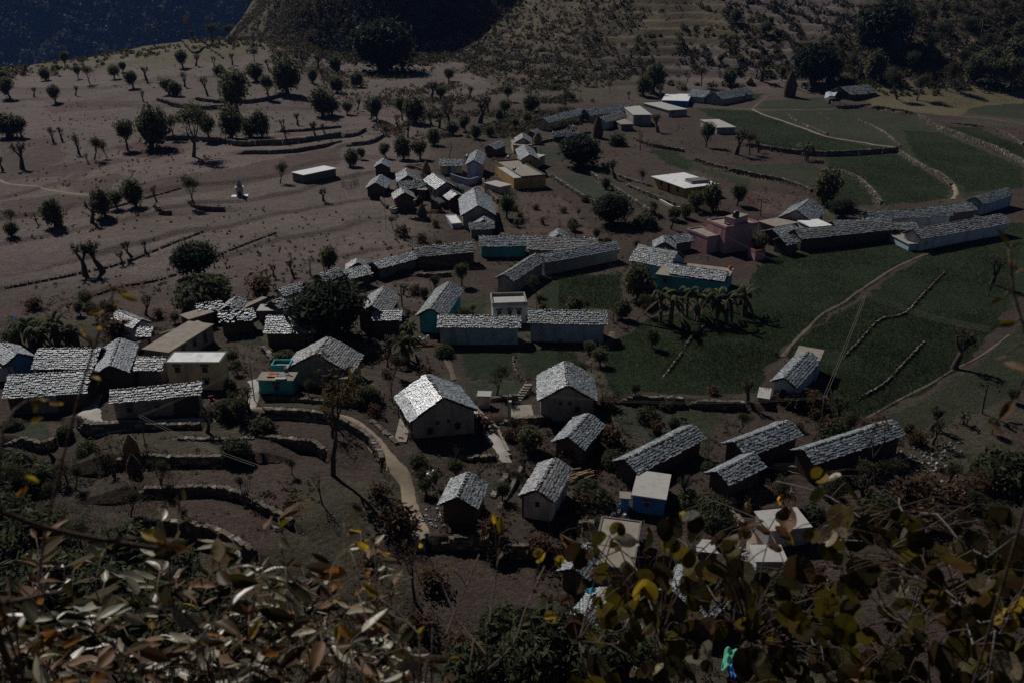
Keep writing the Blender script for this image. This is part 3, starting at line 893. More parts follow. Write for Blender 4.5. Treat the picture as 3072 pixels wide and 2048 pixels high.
HN = [0]
FOOT = []
def hscale(vy):
    return float(np.interp(vy, [200, 330, 450, 600, 750, 900, 1050, 1300], [.8, .75, .70, .70, .68, .66, .64, .60]))
def gable(label, a, b, e, he, rise=1.35, wall='mud', wins=(), gwins=(), front=None, messy=0.0, w=None, name='slate_house', parent=None, z0=None, back=None, inset=.35, verandah=False, wf=1.0):
    HN[0] += 1
    pa, pb = V(*a), V(*b)
    s_ = hscale((pa[1] + pb[1]) / 2)
    he *= s_
    wins = [(t, z * s_, ww * s_, hh * s_, k) for t, z, ww, hh, k in wins]; gwins = [(t, z * s_, ww * s_, hh * s_, k) for t, z, ww, hh, k in gwins]
    inset *= s_
    fixed_w = w
    if fixed_w is not None: rise = .42 * w
    else: rise = 1.0
    zin = z0
    for it in range(14):
        hr = he + rise
        if zin is None:
            q = ground((pa[0] + pb[0]) / 2, (pa[1] + pb[1]) / 2, hr)
            z0 = q.z - hr
            for _ in range(2):
                A = onplane(*pa, z0 + hr); B = onplane(*pb, z0 + hr)
                d_ = (B - A).normalized(); n_ = Vector((-d_.y, d_.x, 0)) * 2.2
                zs = sorted(hz(p.x, p.y) for p in (A + n_, A - n_, B + n_, B - n_, (A + B) / 2))
                z0 = .5 * (zs[0] + zs[1])
        A = onplane(*pa, z0 + hr); B = onplane(*pb, z0 + hr)
        if fixed_w is None:
            E = onplane(*V(*e), z0 + he)
            d = (B - A).normalized(); nv = Vector((-d.y, d.x, 0))
            w = max(1.1, min(abs((E - A).dot(nv)) * wf, 4.6))
            rise += .5 * (max(.4, min(.6 * w, 2.0)) - rise)
    hr = he + rise
    L = (B - A).length
    for k_ in range(int(L / 2) + 2):
        q_ = A.lerp(B, k_ / (int(L / 2) + 1)); FOOT.append((q_.x, q_.y, w + .5))
    ang = math.atan2(B.y - A.y, B.x - A.x)
    root = parent or empty(name, (A.x, A.y, z0), ang)
    Mi = root.matrix_basis.inverted() if parent is None else (Matrix.Translation(parent.location) @ parent.rotation_euler.to_matrix().to_4x4()).inverted()
    Mi = (Matrix.Translation(root.location) @ root.rotation_euler.to_matrix().to_4x4()).inverted()
    cl = Mi @ Vector((0, 0, CAM_Z))
    if parent is not None:
        cl = Matrix.Rotation(-ang, 4, 'Z') @ (Vector((0, 0, CAM_Z)) - Vector((A.x, A.y, z0)))
    sub = root
    if parent is not None:
        pass
    wi = w - inset; gi = .28
    ztop = he + rise * inset / w - .13; zap = hr - .13
    sink = -1.6
    X0, X1 = gi, L - gi
    m = MB()
    prof = [(-wi, sink), (wi, sink), (wi, ztop), (0, zap), (-wi, ztop)]
    vv = [(X0, y, z) for y, z in prof] + [(X1, y, z) for y, z in prof]
    ff = [(0, 1, 2, 3, 4), (9, 8, 7, 6, 5), (0, 5, 6, 1), (1, 6, 7, 2), (2, 7, 8, 3), (3, 8, 9, 4), (4, 9, 5, 0)]
    xf = None
    if parent is not None:
        xf = (Matrix.Translation(parent.location) @ parent.rotation_euler.to_matrix().to_4x4()).inverted() @ (Matrix.Translation((A.x, A.y, z0)) @ Matrix.Rotation(ang, 4, 'Z'))
    m.add(vv, ff)
    wo = m.build('wall', wallm(wall), root)
    d = MB(); th = .09
    for sg in (-1, 1):
        n = Vector((0, sg * rise, w)).normalized()
        P0 = [Vector((0, sg * w, he)), Vector((L, sg * w, he)), Vector((L, 0, hr)), Vector((0, 0, hr))]
        dn = [p - n * th for p in P0]
        d.add([tuple(p) for p in P0 + dn], [(0, 1, 2, 3), (4, 5, 6, 7), (0, 1, 5, 4), (1, 2, 6, 5), (2, 3, 7, 6), (3, 0, 4, 7)])
    roof = d.build('roof', DECK, root)
    if xf is not None:
        wo.matrix_basis = xf; roof.matrix_basis = xf
    near = V(*a)[1] > 590 and V(*b)[1] > 545
    slates_on(root, roof, L, w, he, rise, cl, near, 1000 + HN[0], messy, ss=s_)
    # openings on the long side and on the gable that face the camera
    sg = 1 if cl.y > 0 else -1
    ge = 1 if cl.x > L / 2 else 0
    for (t, z, ww, hh, kind) in wins:
        o = add_window(root, (X0 + (X1 - X0) * t, sg * (wi + .002), z), (1, 0, 0) if sg < 0 else (-1, 0, 0), (0, sg, 0), ww, hh, kind if kind in ('window', 'door') else 'door', None if kind in ('window', 'door') else kind)
    for (t, z, ww, hh, kind) in gwins:
        xg = X1 + .002 if ge else X0 - .002
        o = add_window(root, (xg, t * wi, z), (0, 1, 0) if ge else (0, -1, 0), (1 if ge else -1, 0, 0), ww, hh, kind, hood=hh > .6)
    if front:   # part of the long wall in another wash
        t0, t1, cc = front
        f = MB(); y0 = sg * wi; f.box(X0 + (X1 - X0) * t0, X0 + (X1 - X0) * t1, min(y0, y0 + sg * .03), max(y0, y0 + sg * .03), sink, ztop - .02)
        f.build('wall_panel', wallm(cc), root)
    if verandah:
        vs_ = verandah
        y0 = vs_ * (w - .12)
        k = 0
        nposts = max(3, int(L / 1.5))
        for k in range(nposts):
            f = MB(); xx = .35 + (L - .7) * k / (nposts - 1)
            f.box(xx - .07, xx + .07, y0 - .07, y0 + .07, -1.2, he - .02); f.build('post', WOOD, root)
        f = MB(); f.box(.3, L - .3, y0 - .04, y0 + .04, he * .62, he * .62 + .08); f.box(.3, L - .3, y0 - .04, y0 + .04, he * .42, he * .42 + .06); f.build('railing', WOOD, root)
        f = MB(); yi = vs_ * wi; f.box(.28, L - .28, min(yi, y0), max(yi, y0) + .0, he * .36, he * .36 + .1); f.build('verandah_floor', WOOD, root)
    if parent is None:
        tag(root, label, 'house', 'slate roofed village houses')
    return root, L, w

def flat(label, fl, fr, third, h, wall='white', slab=None, kind='br', parapet=0.0, wins=(), over=.22, name='flat_roofed_house', swins=(), pcol=None, cat='house', z0=None, sink=1.5, th=.16):
    pf, pr, pt = V(*fl), V(*fr), V(*third)
    s_ = hscale((pf[1] + pr[1]) / 2)
    h *= s_; parapet *= s_; over *= s_; th *= s_
    wins = [(t, z * s_, ww * s_, hh * s_, k) for t, z, ww, hh, k in wins]; swins = [(t, z * s_, ww * s_, hh * s_, k) for t, z, ww, hh, k in swins]
    if z0 is None:
        q = ground((pf[0] + pr[0]) / 2, (pf[1] + pr[1]) / 2, h)
        z0 = q.z - h
        for _ in range(2):
            A = onplane(*pf, z0 + h); B = onplane(*pr, z0 + h)
            z0 = min(hz(A.x, A.y), hz(B.x, B.y))
    A = onplane(*pf, z0 + h); B = onplane(*pr, z0 + h); T = onplane(*pt, z0 + h)
    u = (B - A); L = u.length; u /= L
    v = Vector((-u.y, u.x, 0))
    D = (T - (B if kind == 'br' else A)).dot(v)
    D = max(1.0, min(D, 16))
    for k_ in range(4):
        for l_ in range(4):
            q_ = A + u * L * (k_ + .5) / 4 + v * D * (l_ + .5) / 4; FOOT.append((q_.x, q_.y, max(L, D) / 4))
    root = empty(name, (A.x, A.y, z0), math.atan2(u.y, u.x))
    m = MB(); m.box(over, L - over, over, D - over, -sink, h - th)
    m.build('wall', wallm(wall), root)
    s = MB(); s.box(0, L, 0, D, h - th, h)
    slab = slab or CONCR
    s.build('roof', slab, root)
    if parapet > 0:
        pc = wallm(pcol or wall); t = .14
        for (x0, x1, y0, y1) in ((.02, L - .02, .02, .02 + t), (.02, L - .02, D - t - .02, D - .02), (.02, .02 + t, t + .03, D - t - .03), (L - t - .02, L - .02, t + .03, D - t - .03)):
            p = MB(); p.box(x0, x1, y0, y1, h - th - .05 + .002, h + parapet)
            p.build('parapet', pc, root)
    for (t, z, ww, hh, kd) in wins:
        add_window(root, (over + (L - 2 * over) * t, over - .002, z), (1, 0, 0), (0, -1, 0), ww, hh, kd if kd in ('window', 'door') else 'door', None if kd in ('window', 'door') else kd)
    for (t, z, ww, hh, kd) in swins:   # side facing the camera
        left = A.x > 0
        xx = over - .002 if left else L - over + .002
        add_window(root, (xx, over + (D - 2 * over) * t, z), (0, -1, 0) if left else (0, 1, 0), (-1 if left else 1, 0, 0), ww, hh, kd)
    tag(root, label, cat, 'flat roofed village houses' if cat == 'house' else None)
    return root, L, D, z0

W_ = lambda t, z=1.4, w=.55, h=.75, k='window': (t, z, w, h, k)
# ---- lower and middle village
gable('slate house with a timber verandah beside the curved garden wall', ('R5', 706, 1172), ('R5', 590, 1010), ('R5', 908, 1222), 3.7, 1.55, 'dimwhite', gwins=[W_(-.45, 1.3, .6, .8), W_(.45, 1.3, .6, .8), W_(-.15, 2.6, .22, .3), W_(.2, 2.6, .22, .3)], verandah=1)
gable('tall slate house with steps and courtyard, gable to the front', ('R5', 1560, 1088), ('R5', 1545, 920), ('R5', 1750, 1155), 3.4, 1.55, 'dimwhite', gwins=[W_(-.4, 1.6, .5, .7), W_(-.1, 2.75, .25, .35), W_(.25, 2.75, .25, .35)], w=None)
gable('long low slate house with pale blank front wall', ('R5', 668, 605), ('R5', 1232, 610), ('R5', 650, 685), 3.4, 1.3, 'paleblue')
gable('long slate house with stained light blue front wall', ('R5', 1290, 568), ('R5', 1825, 578), ('R5', 1275, 657), 3.6, 1.3, 'paleblue')
gable('teal walled gable house under steep slate roof', ('R5', 612, 560), ('R5', 745, 378), ('R5', 728, 592), 3.2, 1.4, 'teal')
gable('weathered slate house left of the teal gable house', ('R5', 207, 545), ('R5', 297, 410), ('R5', 345, 562), 2.9, 1.3, 'mud')
gable('small slate shed in front of the weathered slate house', ('R5', 215, 568), ('R5', 415, 568), ('R5', 198, 640), 2.6, 1.0, 'mud')
gable('angled left wing of the long grey L-shaped row', ('R5', 1120, 325), ('R5', 1345, 182), ('R5', 1192, 365), 3.0, 1.2, 'dimwhite')
gable('long right wing of the grey L-shaped row', ('R5', 1375, 187), ('R5', 1885, 97), ('R5', 1415, 240), 2.9, 1.2, 'dimwhite')
gable('slate cottage with bright teal front wall', ('R5', 950, 62), ('R5', 1280, 58), ('R5', 946, 132), 2.5, 1.2, 'teal')
gable('dark mud slate house at the left of the teal cottage', ('R5', 500, 135), ('R5', 908, 100), ('R5', 503, 205), 2.9, 1.2, 'mud')
gable('long slate roof behind the L-shaped row', ('R5', 1290, 60), ('R5', 1765, 75), ('R5', 1292, 152), 2.5, 1.2, 'grey')
gable('bright slate house behind the round dark tree', ('E', 445, 800), ('E', 985, 900), ('E', 265, 1010), 3.0, 1.3, 'paleblue')
gable('brown slate house below the courtyard house', ('G', 480, 330), ('G', 770, 5), ('G', 690, 470), 2.6, 1.3, 'mud', wf=1.13)
gable('long brown slate barn above the blue house', ('G', 1265, 640), ('G', 2210, 165), ('G', 1440, 795), 2.6, 1.25, 'mud', wf=1.22)
gable('white slate house with porch posts below the brown house', ('R8', 1345, 240), ('R8', 1475, 22), ('R8', 1440, 297), 3.7, 1.3, 'white', gwins=[W_(0, 2.5, .3, .45)], verandah=1, wf=1.35)
gable('small dark slate house beside the footpath end', ('R8', 800, 290), ('R8', 880, 120), ('R8', 945, 335), 3.2, 1.2, 'mud')
gable('half hidden slate house left of the big flat concrete roof', ('H', 355, 487), ('H', 500, 275), ('H', 505, 545), 2.6, 1.2, 'mud')
gable('slate roof at the bottom centre behind blurred leaves', ('H', 425, 935), ('H', 640, 660), ('H', 250, 1000), 2.9, 1.3, 'mud')
gable('dark slate house behind the lower right barn cluster', ('I', 480, 325), ('I', 985, 130), ('I', 560, 440), 2.8, 1.2, 'mud', wf=1.4)
gable('rightmost long dark slate barn on the lower slope', ('I', 1110, 395), ('I', 1940, 130), ('I', 1215, 510), 3.2, 1.3, 'mud', wf=1.15)
gable('short dark slate barn in front of the lower right pair', ('I', 320, 600), ('I', 655, 435), ('I', 440, 710), 2.8, 1.2, 'mud')
gable('slate roof glimpsed among yellow leaves at the lower right', ('H', 1230, 690), ('H', 1440, 480), ('H', 1500, 640), 2.6, 1.2, 'mud', w=2.7)
gable('lone field house with pale blue side wall and slate roof', ('R6', 700, 1035), ('R6', 870, 855), ('R6', 780, 1080), 3.2, 1.2, 'paleblue', gwins=[W_(0, 1.6, .5, .6)], wf=1.19)
gable('brown gable house between the two barns at the left', ('K', 1005, 420), ('K', 1100, 170), ('K', 1175, 495), 3.4, 1.3, 'mud', gwins=[W_(.1, 1.9, .25, .35)])
gable('upper of the two long dark slate barns at the left edge', ('K', 355, 265), ('K', 920, 258), ('K', 295, 450), 2.9, 1.5, 'mud')
gable('lower of the two long dark slate barns at the left edge', ('K', 80, 510), ('K', 835, 465), ('K', 62, 715), 3.2, 1.5, 'mud', front=(.28, .62, 'dimwhite'))
gable('small slate lean-to beside the cream two-storey house', ('K', 1265, 345), ('K', 1520, 343), ('K', 1245, 465), 2.9, 1.2, 'grey')
gable('long whitewashed slate house above the curved ramp', ('K', 1015, 650), ('K', 1845, 570), ('K', 1015, 765), 3.6, 1.3, 'dimwhite', wins=[W_(.17, 1.9, .5, .7), W_(.5, 1.9, .4, .6)], front=(.69, 1.0, 'mud'))
gable('blue gabled slate house at the left edge', ('R4', 125, 868), ('R4', 18, 795), ('R4', 235, 890), 2.8, 1.2, 'blue')
gable('broad slate house behind the shrubs with red leaves', ('A', 800, 465), ('A', 480, 335), ('A', 1235, 640), 2.8, 1.3, 'white')
gable('low slate porch in front of the broad slate house', ('A', 765, 565), ('A', 960, 565), ('A', 720, 690), 2.1, 1.0, 'mud')
gable('small ruined slate roof under the round green bush', ('B', 555, 830), ('B', 685, 695), ('B', 730, 850), 2.4, 1.0, 'mud', messy=.3)
gable('collapsing slate roof with jumbled stones', ('B', 440, 905), ('B', 930, 858), ('B', 1015, 990), 2.6, 1.1, 'mud', messy=1.0)
gable('low slate strip roof behind the tan slab roofs', ('B', 130, 805), ('B', 475, 750), ('B', 490, 830), 2.3, .8, 'mud', messy=.6)
gable('tiny slate roof left of the big dark tree', ('B', 1170, 760), ('B', 1320, 708), ('B', 1400, 835), 2.3, .9, 'mud', messy=.3)
gable('narrow slate house with white gable above the dark tree', ('B', 1255, 590), ('B', 1590, 500), ('B', 1350, 680), 2.6, 1.0, 'white')
gable('slate house with dark gable next along the left row', ('B', 1790, 395), ('B', 2080, 300), ('B', 1885, 490), 2.6, 1.0, 'mud')
gable('low slate ridge leading to the dark mud house', ('R5', 215, 240), ('R5', 500, 167), None, 2.2, .7, 'grey', w=1.5)
gable('tiny slate hut at the end of the low ridge', ('R5', 112, 245), ('R5', 110, 212), ('R5', 190, 242), 2.0, .7, 'grey')
gable('low slate roof left of the tiny hut', ('R5', 5, 303), ('R5', 160, 263), None, 2.2, .8, 'mud', w=1.8)
gable('dark slate house behind the banana leaf and dark tree', ('B', 1110, 960), ('B', 1800, 955), ('B', 1015, 1200), 2.8, 1.4, 'mud')
gable('white slate house with teal terrace and drying cloths', ('R4', 2172, 872), ('R4', 2265, 755), ('R4', 1985, 945), 3.2, 1.4, 'dimwhite', gwins=[W_(-.35, 1.6, .55, .75)])
# ---- upper village
gable('small dark slate hut at the left of the upper cluster', ('C', 290, 512), ('C', 330, 440), ('C', 400, 560), 2.6, 1.1, 'mud')
gable('low slate hut below the small dark hut', ('C', 212, 780), ('C', 285, 667), ('C', 100, 830), 2.2, 1.0, 'mud')
gable('square slate hut in the middle of the upper cluster', ('C', 660, 682), ('C', 630, 580), ('C', 785, 697), 2.5, 1.0, 'mud')
gable('long mossy slate roof in the upper cluster', ('C', 520, 760), ('C', 880, 735), ('C', 440, 880), 2.5, 1.1, 'mud', messy=.25)
gable('tall dark slate house with a white side terrace', ('C', 612, 918), ('C', 578, 842), ('C', 740, 957), 3.4, 1.2, 'mud')
gable('two-storey slate house with striped timber front', ('C', 1190, 772), ('C', 1010, 648), ('C', 1045, 865), 4.2, 1.3, 'dimwhite', wins=[W_(.2, 2.4, .4, .9, 'deepblue'), W_(.5, 2.4, .4, .9, 'deepblue'), W_(.8, 2.4, .4, .9, 'deepblue')])
gable('brown slate house in front of the two-storey house', ('C', 1350, 935), ('C', 1225, 846), ('C', 1225, 1015), 3.0, 1.1, 'mud')
gable('long slate house with a grey gable above the small sheds', ('C', 1630, 1095), ('C', 1580, 852), ('C', 1850, 1172), 3.4, 1.3, 'dimwhite', gwins=[W_(-.3, 2.2, .3, .45), W_(.05, 2.2, .3, .45), W_(-.5, 1.2, .4, .6)])
gable('small pyramid-like slate roof below the grey gable', ('C', 1705, 1290), ('C', 1715, 1197), ('C', 1840, 1312), 2.3, .9, 'mud')
gable('bright slate lean-to at the foot of the upper cluster', ('C', 1500, 1330), ('C', 1840, 1318), ('C', 1498, 1425), 2.1, .9, 'grey')
gable('lavender-white two-storey house with walled terrace', ('C', 1565, 470), ('C', 1625, 325), ('C', 1680, 525), 4.2, 1.3, 'peri')
gable('slate shed with ochre wall and blue door', ('C', 1095, 455), ('C', 1425, 455), ('C', 1080, 545), 2.3, 1.0, 'cream', wins=[W_(.42, .2, .7, 1.6, 'deepblue')])
gable('dark slate hut behind the lavender house', ('C', 1780, 262), ('C', 1945, 197), ('C', 1855, 325), 2.4, 1.0, 'mud')
gable('slate house with small yellow gable over the terraces', ('R2', 1300, 1068), ('R2', 1262, 997), ('R2', 1230, 1092), 4.0, 1.1, 'yellow', gwins=[W_(-.1, 3.3, .3, .4)])
gable('slate pyramid house at the top of the stepped lane', ('R2', 1250, 955), ('R2', 1252, 918), ('R2', 1195, 968), 2.6, .9, 'white')
gable('long slate house with ochre front at the upper row', ('D', 310, 625), ('D', 840, 490), ('D', 390, 690), 2.6, 1.0, 'cream')
gable('long slate house behind the dark haystack in the upper row', ('D', 890, 500), ('D', 1520, 420), ('D', 960, 590), 2.6, 1.0, 'grey')
gable('white gabled slate house beside the tall haystack', ('D', 1090, 612), ('D', 1390, 525), ('D', 1165, 690), 2.5, 1.0, 'white')
gable('low sunlit slate shed in front of the ochre house', ('D', 450, 795), ('D', 825, 795), ('D', 447, 870), 1.9, .7, 'mud')
gable('sunlit slate lean-to behind the low shed', ('D', 690, 708), ('D', 772, 706), ('D', 620, 785), 1.6, .6, 'mud')
gable('long slate house on the far right of the upper row', ('R3', 215, 640), ('R3', 440, 602), ('R3', 250, 692), 2.3, .9, 'dimwhite')
gable('short white slate house beside the far upper row', ('R3', 72, 622), ('R3', 190, 632), ('R3', 62, 668), 2.3, .8, 'white')
gable('tumbledown slate shack alone above the green fields', ('R3', 1085, 602), ('R3', 1275, 585), ('R3', 1255, 660), 2.0, 1.0, 'mud', messy=.8)
gable('slate house with hipped look behind the tan roof', ('F', 375, 325), ('F', 490, 227), ('F', 250, 362), 2.5, 1.1, 'dimwhite')
gable('long slate house with pale blue wall below the fields', ('F', 985, 332), ('F', 1690, 302), ('F', 975, 405), 2.7, 1.2, 'paleblue')
gable('very long dark slate row above the big wheat field', ('F', 360, 492), ('F', 1185, 407), ('F', 395, 578), 2.8, 1.2, 'mud')
gable('short slate end of the long dark row near the red terrace', ('F', 230, 562), ('F', 350, 537), ('F', 250, 635), 2.5, 1.0, 'mud', messy=.3)
gable('slate strip behind the white flat roof', ('F', 160, 492), ('F', 350, 452), None, 2.4, .9, 'mud', w=2.2)
gable('half hidden slate roof behind the long dark row', ('F', 690, 415), ('F', 1190, 402), None, 2.6, .9, 'mud', w=2.4)
gable('long slate house with white gable at the wheat field corner', ('F', 1385, 490), ('F', 2160, 355), ('F', 1480, 570), 2.9, 1.2, 'white')
gable('slate house with pale blue gable at the right edge', ('F', 1925, 212), ('F', 2205, 130), ('F', 2005, 268), 3.0, 1.1, 'paleblue', gwins=[W_(-.1, 1.7, .4, .6)])
gable('thin slate roof linking the right edge houses', ('F', 1500, 300), ('F', 1880, 260), None, 2.5, .8, 'grey', w=1.9)
gable('small slate roof between the long row and the white gable', ('F', 1200, 432), ('F', 1400, 425), ('F', 1300, 490), 2.2, .8, 'mud')
gable('small slate hut left of the pink house', ('E', 800, 772), ('E', 800, 680), ('E', 645, 785), 2.1, .8, 'grey')
gable('low slate roof right of the small hut by the pink house', ('E', 890, 690), ('E', 1120, 655), None, 2.1, .7, 'grey', w=1.6)
gable('tiny slate pyramid behind the long slate roof', ('R5', 1500, 50), ('R5', 1500, 10), ('R5', 1435, 55), 2.0, .8, 'grey')

# ---- flat roofed buildings
flat('long flat concrete house with pale roof at the left', ('A', 800, 855), ('A', 1175, 905), ('A', 2020, 540), 3.0, 'dimwhite', CONCT, swins=[W_(.3, .6, .7, 1.5, 'door'), W_(.55, 1.2, .6, .8), W_(.8, .6, .7, 1.5, 'door')])
flat('cream two-storey house with white flat roof', ('A', 1110, 1045), ('A', 1880, 1045), ('A', 1960, 890), 4.7, 'cream', CONCW, wins=[W_(.2, 3.1, .6, .8), W_(.72, 3.1, .6, .8), W_(.72, 1.0, .5, .7)], parapet=.06, pcol='grey')
rt_, L_, D_, z_ = flat('white parapet house with flat roof behind the long front houses', ('R5', 1038, 540), ('R5', 1283, 532), ('R5', 1335, 460), 3.6, 'white', CONCR, wins=[W_(.18, 1.8, .5, .7), W_(.5, 1.8, .5, .7), W_(.78, 1.8, .5, .7)], parapet=.55, pcol='dimwhite')
flat('bright blue flat roofed house with grey slab', ('G', 1350, 1115), ('G', 1835, 1185), ('G', 2090, 860), 2.7, 'deepblue', CONCR, wins=[W_(.45, 1.3, .35, .5)])
flat('low blue annex beside the bright blue house', ('G', 1185, 1160), ('G', 1345, 1172), ('G', 1300, 1075), 2.2, 'deepblue', CONCT)
flat('big grey flat roof behind the curled leaves', ('H', 500, 450), ('H', 890, 505), ('H', 820, 50), 3.0, 'dimwhite', CONCT, kind='bl', parapet=.12, pcol='grey')
flat('small concrete roof right of the big grey flat roof', ('H', 1440, 330), ('H', 1640, 350), ('H', 1670, 240), 2.5, 'grey', CONCR)
flat('white slab house in front of the orange tarpaulin', ('I', 790, 1140), ('I', 1195, 1100), ('I', 1065, 915), 2.8, 'dimwhite', CONCR)
flat('small white flat roofed house beside the stony path', ('I', 670, 1420), ('I', 975, 1420), ('I', 900, 1262), 2.9, 'white', CONCR)
flat('lone white-roofed house at the far edge of the plateau', ('R1', 2005, 1187), ('R1', 2090, 1207), ('R1', 2275, 1150), 2.6, 'grey', CONCW)
ryl, L_, D_, zyl = flat('ochre house with broad white roof and green trim', ('R2', 2130, 1215), ('E', 1075, 25), ('R3', 200, 1250), 2.9, 'yellow', CONCW, wins=[W_(.25, 1.1, .7, 1.0), W_(.5, .2, .8, 1.9, 'door'), W_(.78, 1.1, .7, 1.0)], over=.7)
flat('grey raised slab on the ochre house side', ('R3', 10, 1240), ('R3', 60, 1262), ('R3', 190, 1250), 3.2, 'grey', CONCR, sink=-2.6, cat='roof slab', name='roof_slab', z0=zyl)
flat('small white porch roof right of the ochre house', ('R3', 150, 1295), ('R3', 180, 1310), ('R3', 232, 1295), 2.3, 'yellow', CONCW)
flat('pink stair tower carrying the black water tank', ('E', 1625, 412), ('E', 1765, 445), ('E', 1990, 392), 7.6, 'pink', CONCT, over=.05, wins=[W_(.45, 5.2, .45, .8)])
flat('pink house block with red parapet roof', ('E', 1375, 468), ('E', 1640, 575), ('E', 1735, 374), 5.8, 'pink', CONCT, kind='bl', parapet=.35, pcol='pink', over=.05, wins=[W_(.5, 1.0, .4, .3)])
flat('lower pink terrace block at the left of the tower', ('E', 1100, 592), ('E', 1390, 708), ('E', 1300, 560), 3.6, 'pink', CONCT, kind='bl', parapet=.3, pcol='pink', over=.05)
flat('red walled terrace at the right of the pink house', ('E', 2050, 905), ('E', 2190, 890), ('E', 2400, 805), 2.0, 'pink', CONCT, parapet=.35, pcol='red', over=.05)
flat('grey walled flat house in the upper row', ('D', 1390, 705), ('D', 1570, 700), ('D', 1545, 530), 2.3, 'grey', CONCT, wins=[])
flat('tall grey flat house in the upper row', ('D', 1560, 575), ('D', 1820, 572), ('D', 1800, 400), 3.9, 'dimwhite', CONCR)
flat('pale flat house right of the tall grey house', ('D', 2050, 512), ('D', 2315, 495), ('D', 2205, 380), 2.6, 'dimwhite', CONCR, wins=[W_(.2, 1.2, .5, .7)])
flat('white roofed blue house at the far end of the upper row', ('D', 1950, 372), ('D', 2320, 385), ('R3', 70, 645), 2.3, 'blue', CONCW)
flat('white flat roof square beside the long dark row', ('F', 380, 412), ('F', 500, 468), ('F', 655, 437), 3.2, 'white', CONCW)
flat('tan flat roof left of the white square roof', ('F', 40, 415), ('F', 190, 465), ('F', 350, 390), 2.6, 'grey', CONCT)
flat('far flat roof behind the leafy field tree', ('R3', 120, 825), ('R3', 235, 880), ('R3', 312, 850), 2.4, 'dimwhite', CONCR)
flat('orange-yellow house with dark parapet terraces', ('R2', 1240, 1226), ('R2', 1410, 1212), ('R2', 1368, 1092), 3.3, 'yellow', CONCT, parapet=.4, pcol='grey', over=.05)
flat('pale terrace roof left of the orange-yellow house', ('R2', 1188, 1228), ('R2', 1240, 1224), ('R2', 1210, 1145), 3.2, 'yellow', CONCR, over=.02)
flat('pale upper terrace with dish along the stepped lane', ('C', 2040, 530), ('C', 2170, 545), ('C', 2100, 340), 3.0, 'cream', CONCR)
flat('cream low flat house below the firewood yard', ('C', 1920, 835), ('C', 2095, 800), ('C', 2060, 705), 2.3, 'cream', CONCR)
flat('white tiled courtyard at the foot of the upper cluster', ('C', 1262, 1345), ('C', 1410, 1335), ('C', 1425, 1210), 1.2, 'peri', CONCW, parapet=.15, pcol='white', name='courtyard_block', cat='terrace')
flat('tan slab terrace in front of the slate pyramid house', ('R2', 1180, 1000), ('R2', 1315, 998), ('R2', 1312, 962), 2.7, 'cream', CONCT)
flat('brown-grey slab roof behind the long flat house', ('A', 1320, 388), ('A', 1450, 452), ('A', 1820, 352), 2.5, 'mud', CONCT)
flat('small tan slab roof against the long flat house', ('A', 1345, 540), ('A', 1435, 578), ('A', 1640, 490), 2.3, 'cream', CONCT)
flat('mottled concrete roof left of the big dark tree', ('B', 960, 885), ('B', 1390, 880), ('B', 1330, 790), 2.2, 'grey', CONCR)
flat('pale slab roof behind the collapsing slate roof', ('B', 620, 880), ('B', 690, 895), ('B', 1190, 715), 2.3, 'grey', CONCT)
flat('sunken tan roof beside the big dark tree', ('B', 1420, 745), ('B', 1590, 760), ('B', 1620, 665), 2.2, 'grey', CONCT, parapet=.12)
rtl, Lt_, Dt_, zt_ = flat('teal flat house with cloths drying on its roof', ('J', 130, 272), ('J', 640, 278), ('J', 630, 160), 2.5, 'teal', CONCT, wins=[W_(.52, .9, .45, .7)])
flat('teal upper parapet terrace behind the drying cloths', ('J', 330, 110), ('J', 600, 110), ('J', 590, 25), 3.0, 'teal', CONCT, parapet=.5, pcol='teal')
flat('small teal outhouse right of the white slate house', ('J', 1230, 250), ('J', 1390, 255), ('J', 1395, 213), 2.2, 'teal', CONCT, cat='outhouse', name='outhouse')
flat('small white water block between the two gable houses', ('R5', 932, 1157), ('R5', 1030, 1160), ('R5', 1012, 1122), 2.3, 'white', CONCR, cat='outhouse', name='outhouse')
flat('concrete slab annex behind the lone field house', ('R6', 765, 885), ('R6', 945, 917), ('R6', 1030, 850), 3.6, 'paleblue', CONCT)
flat('grey slab porch at the left edge', ('R4', -60, 975), ('R4', 95, 950), ('R4', 10, 887), 2.4, 'white', CONCT)
flat('pale blue walled terrace beside the white gable', ('F', 1180, 530), ('F', 1352, 618), ('F', 1240, 470), 1.6, 'paleblue', CONCT, kind='bl', parapet=.1, cat='terrace', name='walled_terrace')
flat('white side terrace of the tall dark slate house', ('C', 400, 1140), ('C', 480, 1150), ('C', 400, 960), 1.0, 'white', CONCT, kind='bl', parapet=.3, pcol='white', cat='terrace', name='walled_terrace')
flat('grey step slab in front of the lone field house', ('R6', 512, 1165), ('R6', 600, 1178), ('R6', 575, 1100), 1.1, 'grey', CONCR, kind='br', cat='terrace', name='porch_slab')
flat('concrete courtyard with steps beside the tall slate house', ('R5', 1175, 1318), ('R5', 1330, 1312), ('R5', 1300, 1215), .35, 'grey', CONCT, cat='terrace', name='courtyard_slab')
flat('concrete yard inside the curved garden wall', ('J', 2030, 1120), ('J', 2200, 1120), ('J', 2110, 800), .2, 'grey', CONCT, cat='terrace', name='courtyard_slab')
flat('small tan slab porch in the middle of the upper cluster', ('C', 780, 868), ('C', 915, 875), ('C', 905, 805), 2.6, 'mud', CONCT)
gable('little slate lean-to between the upper cluster houses', ('C', 1010, 1010), ('C', 1090, 985), ('C', 1040, 1060), 2.2, .7, 'mud')
gable('tiny slate store beside the lane wall', ('C', 1330, 820), ('C', 1400, 800), ('C', 1360, 870), 1.8, .6, 'grey')
flat('pale roof slab behind the yellow terraces', ('C', 2110, 230), ('C', 2180, 262), ('C', 2300, 250), 2.6, 'cream', CONCR)
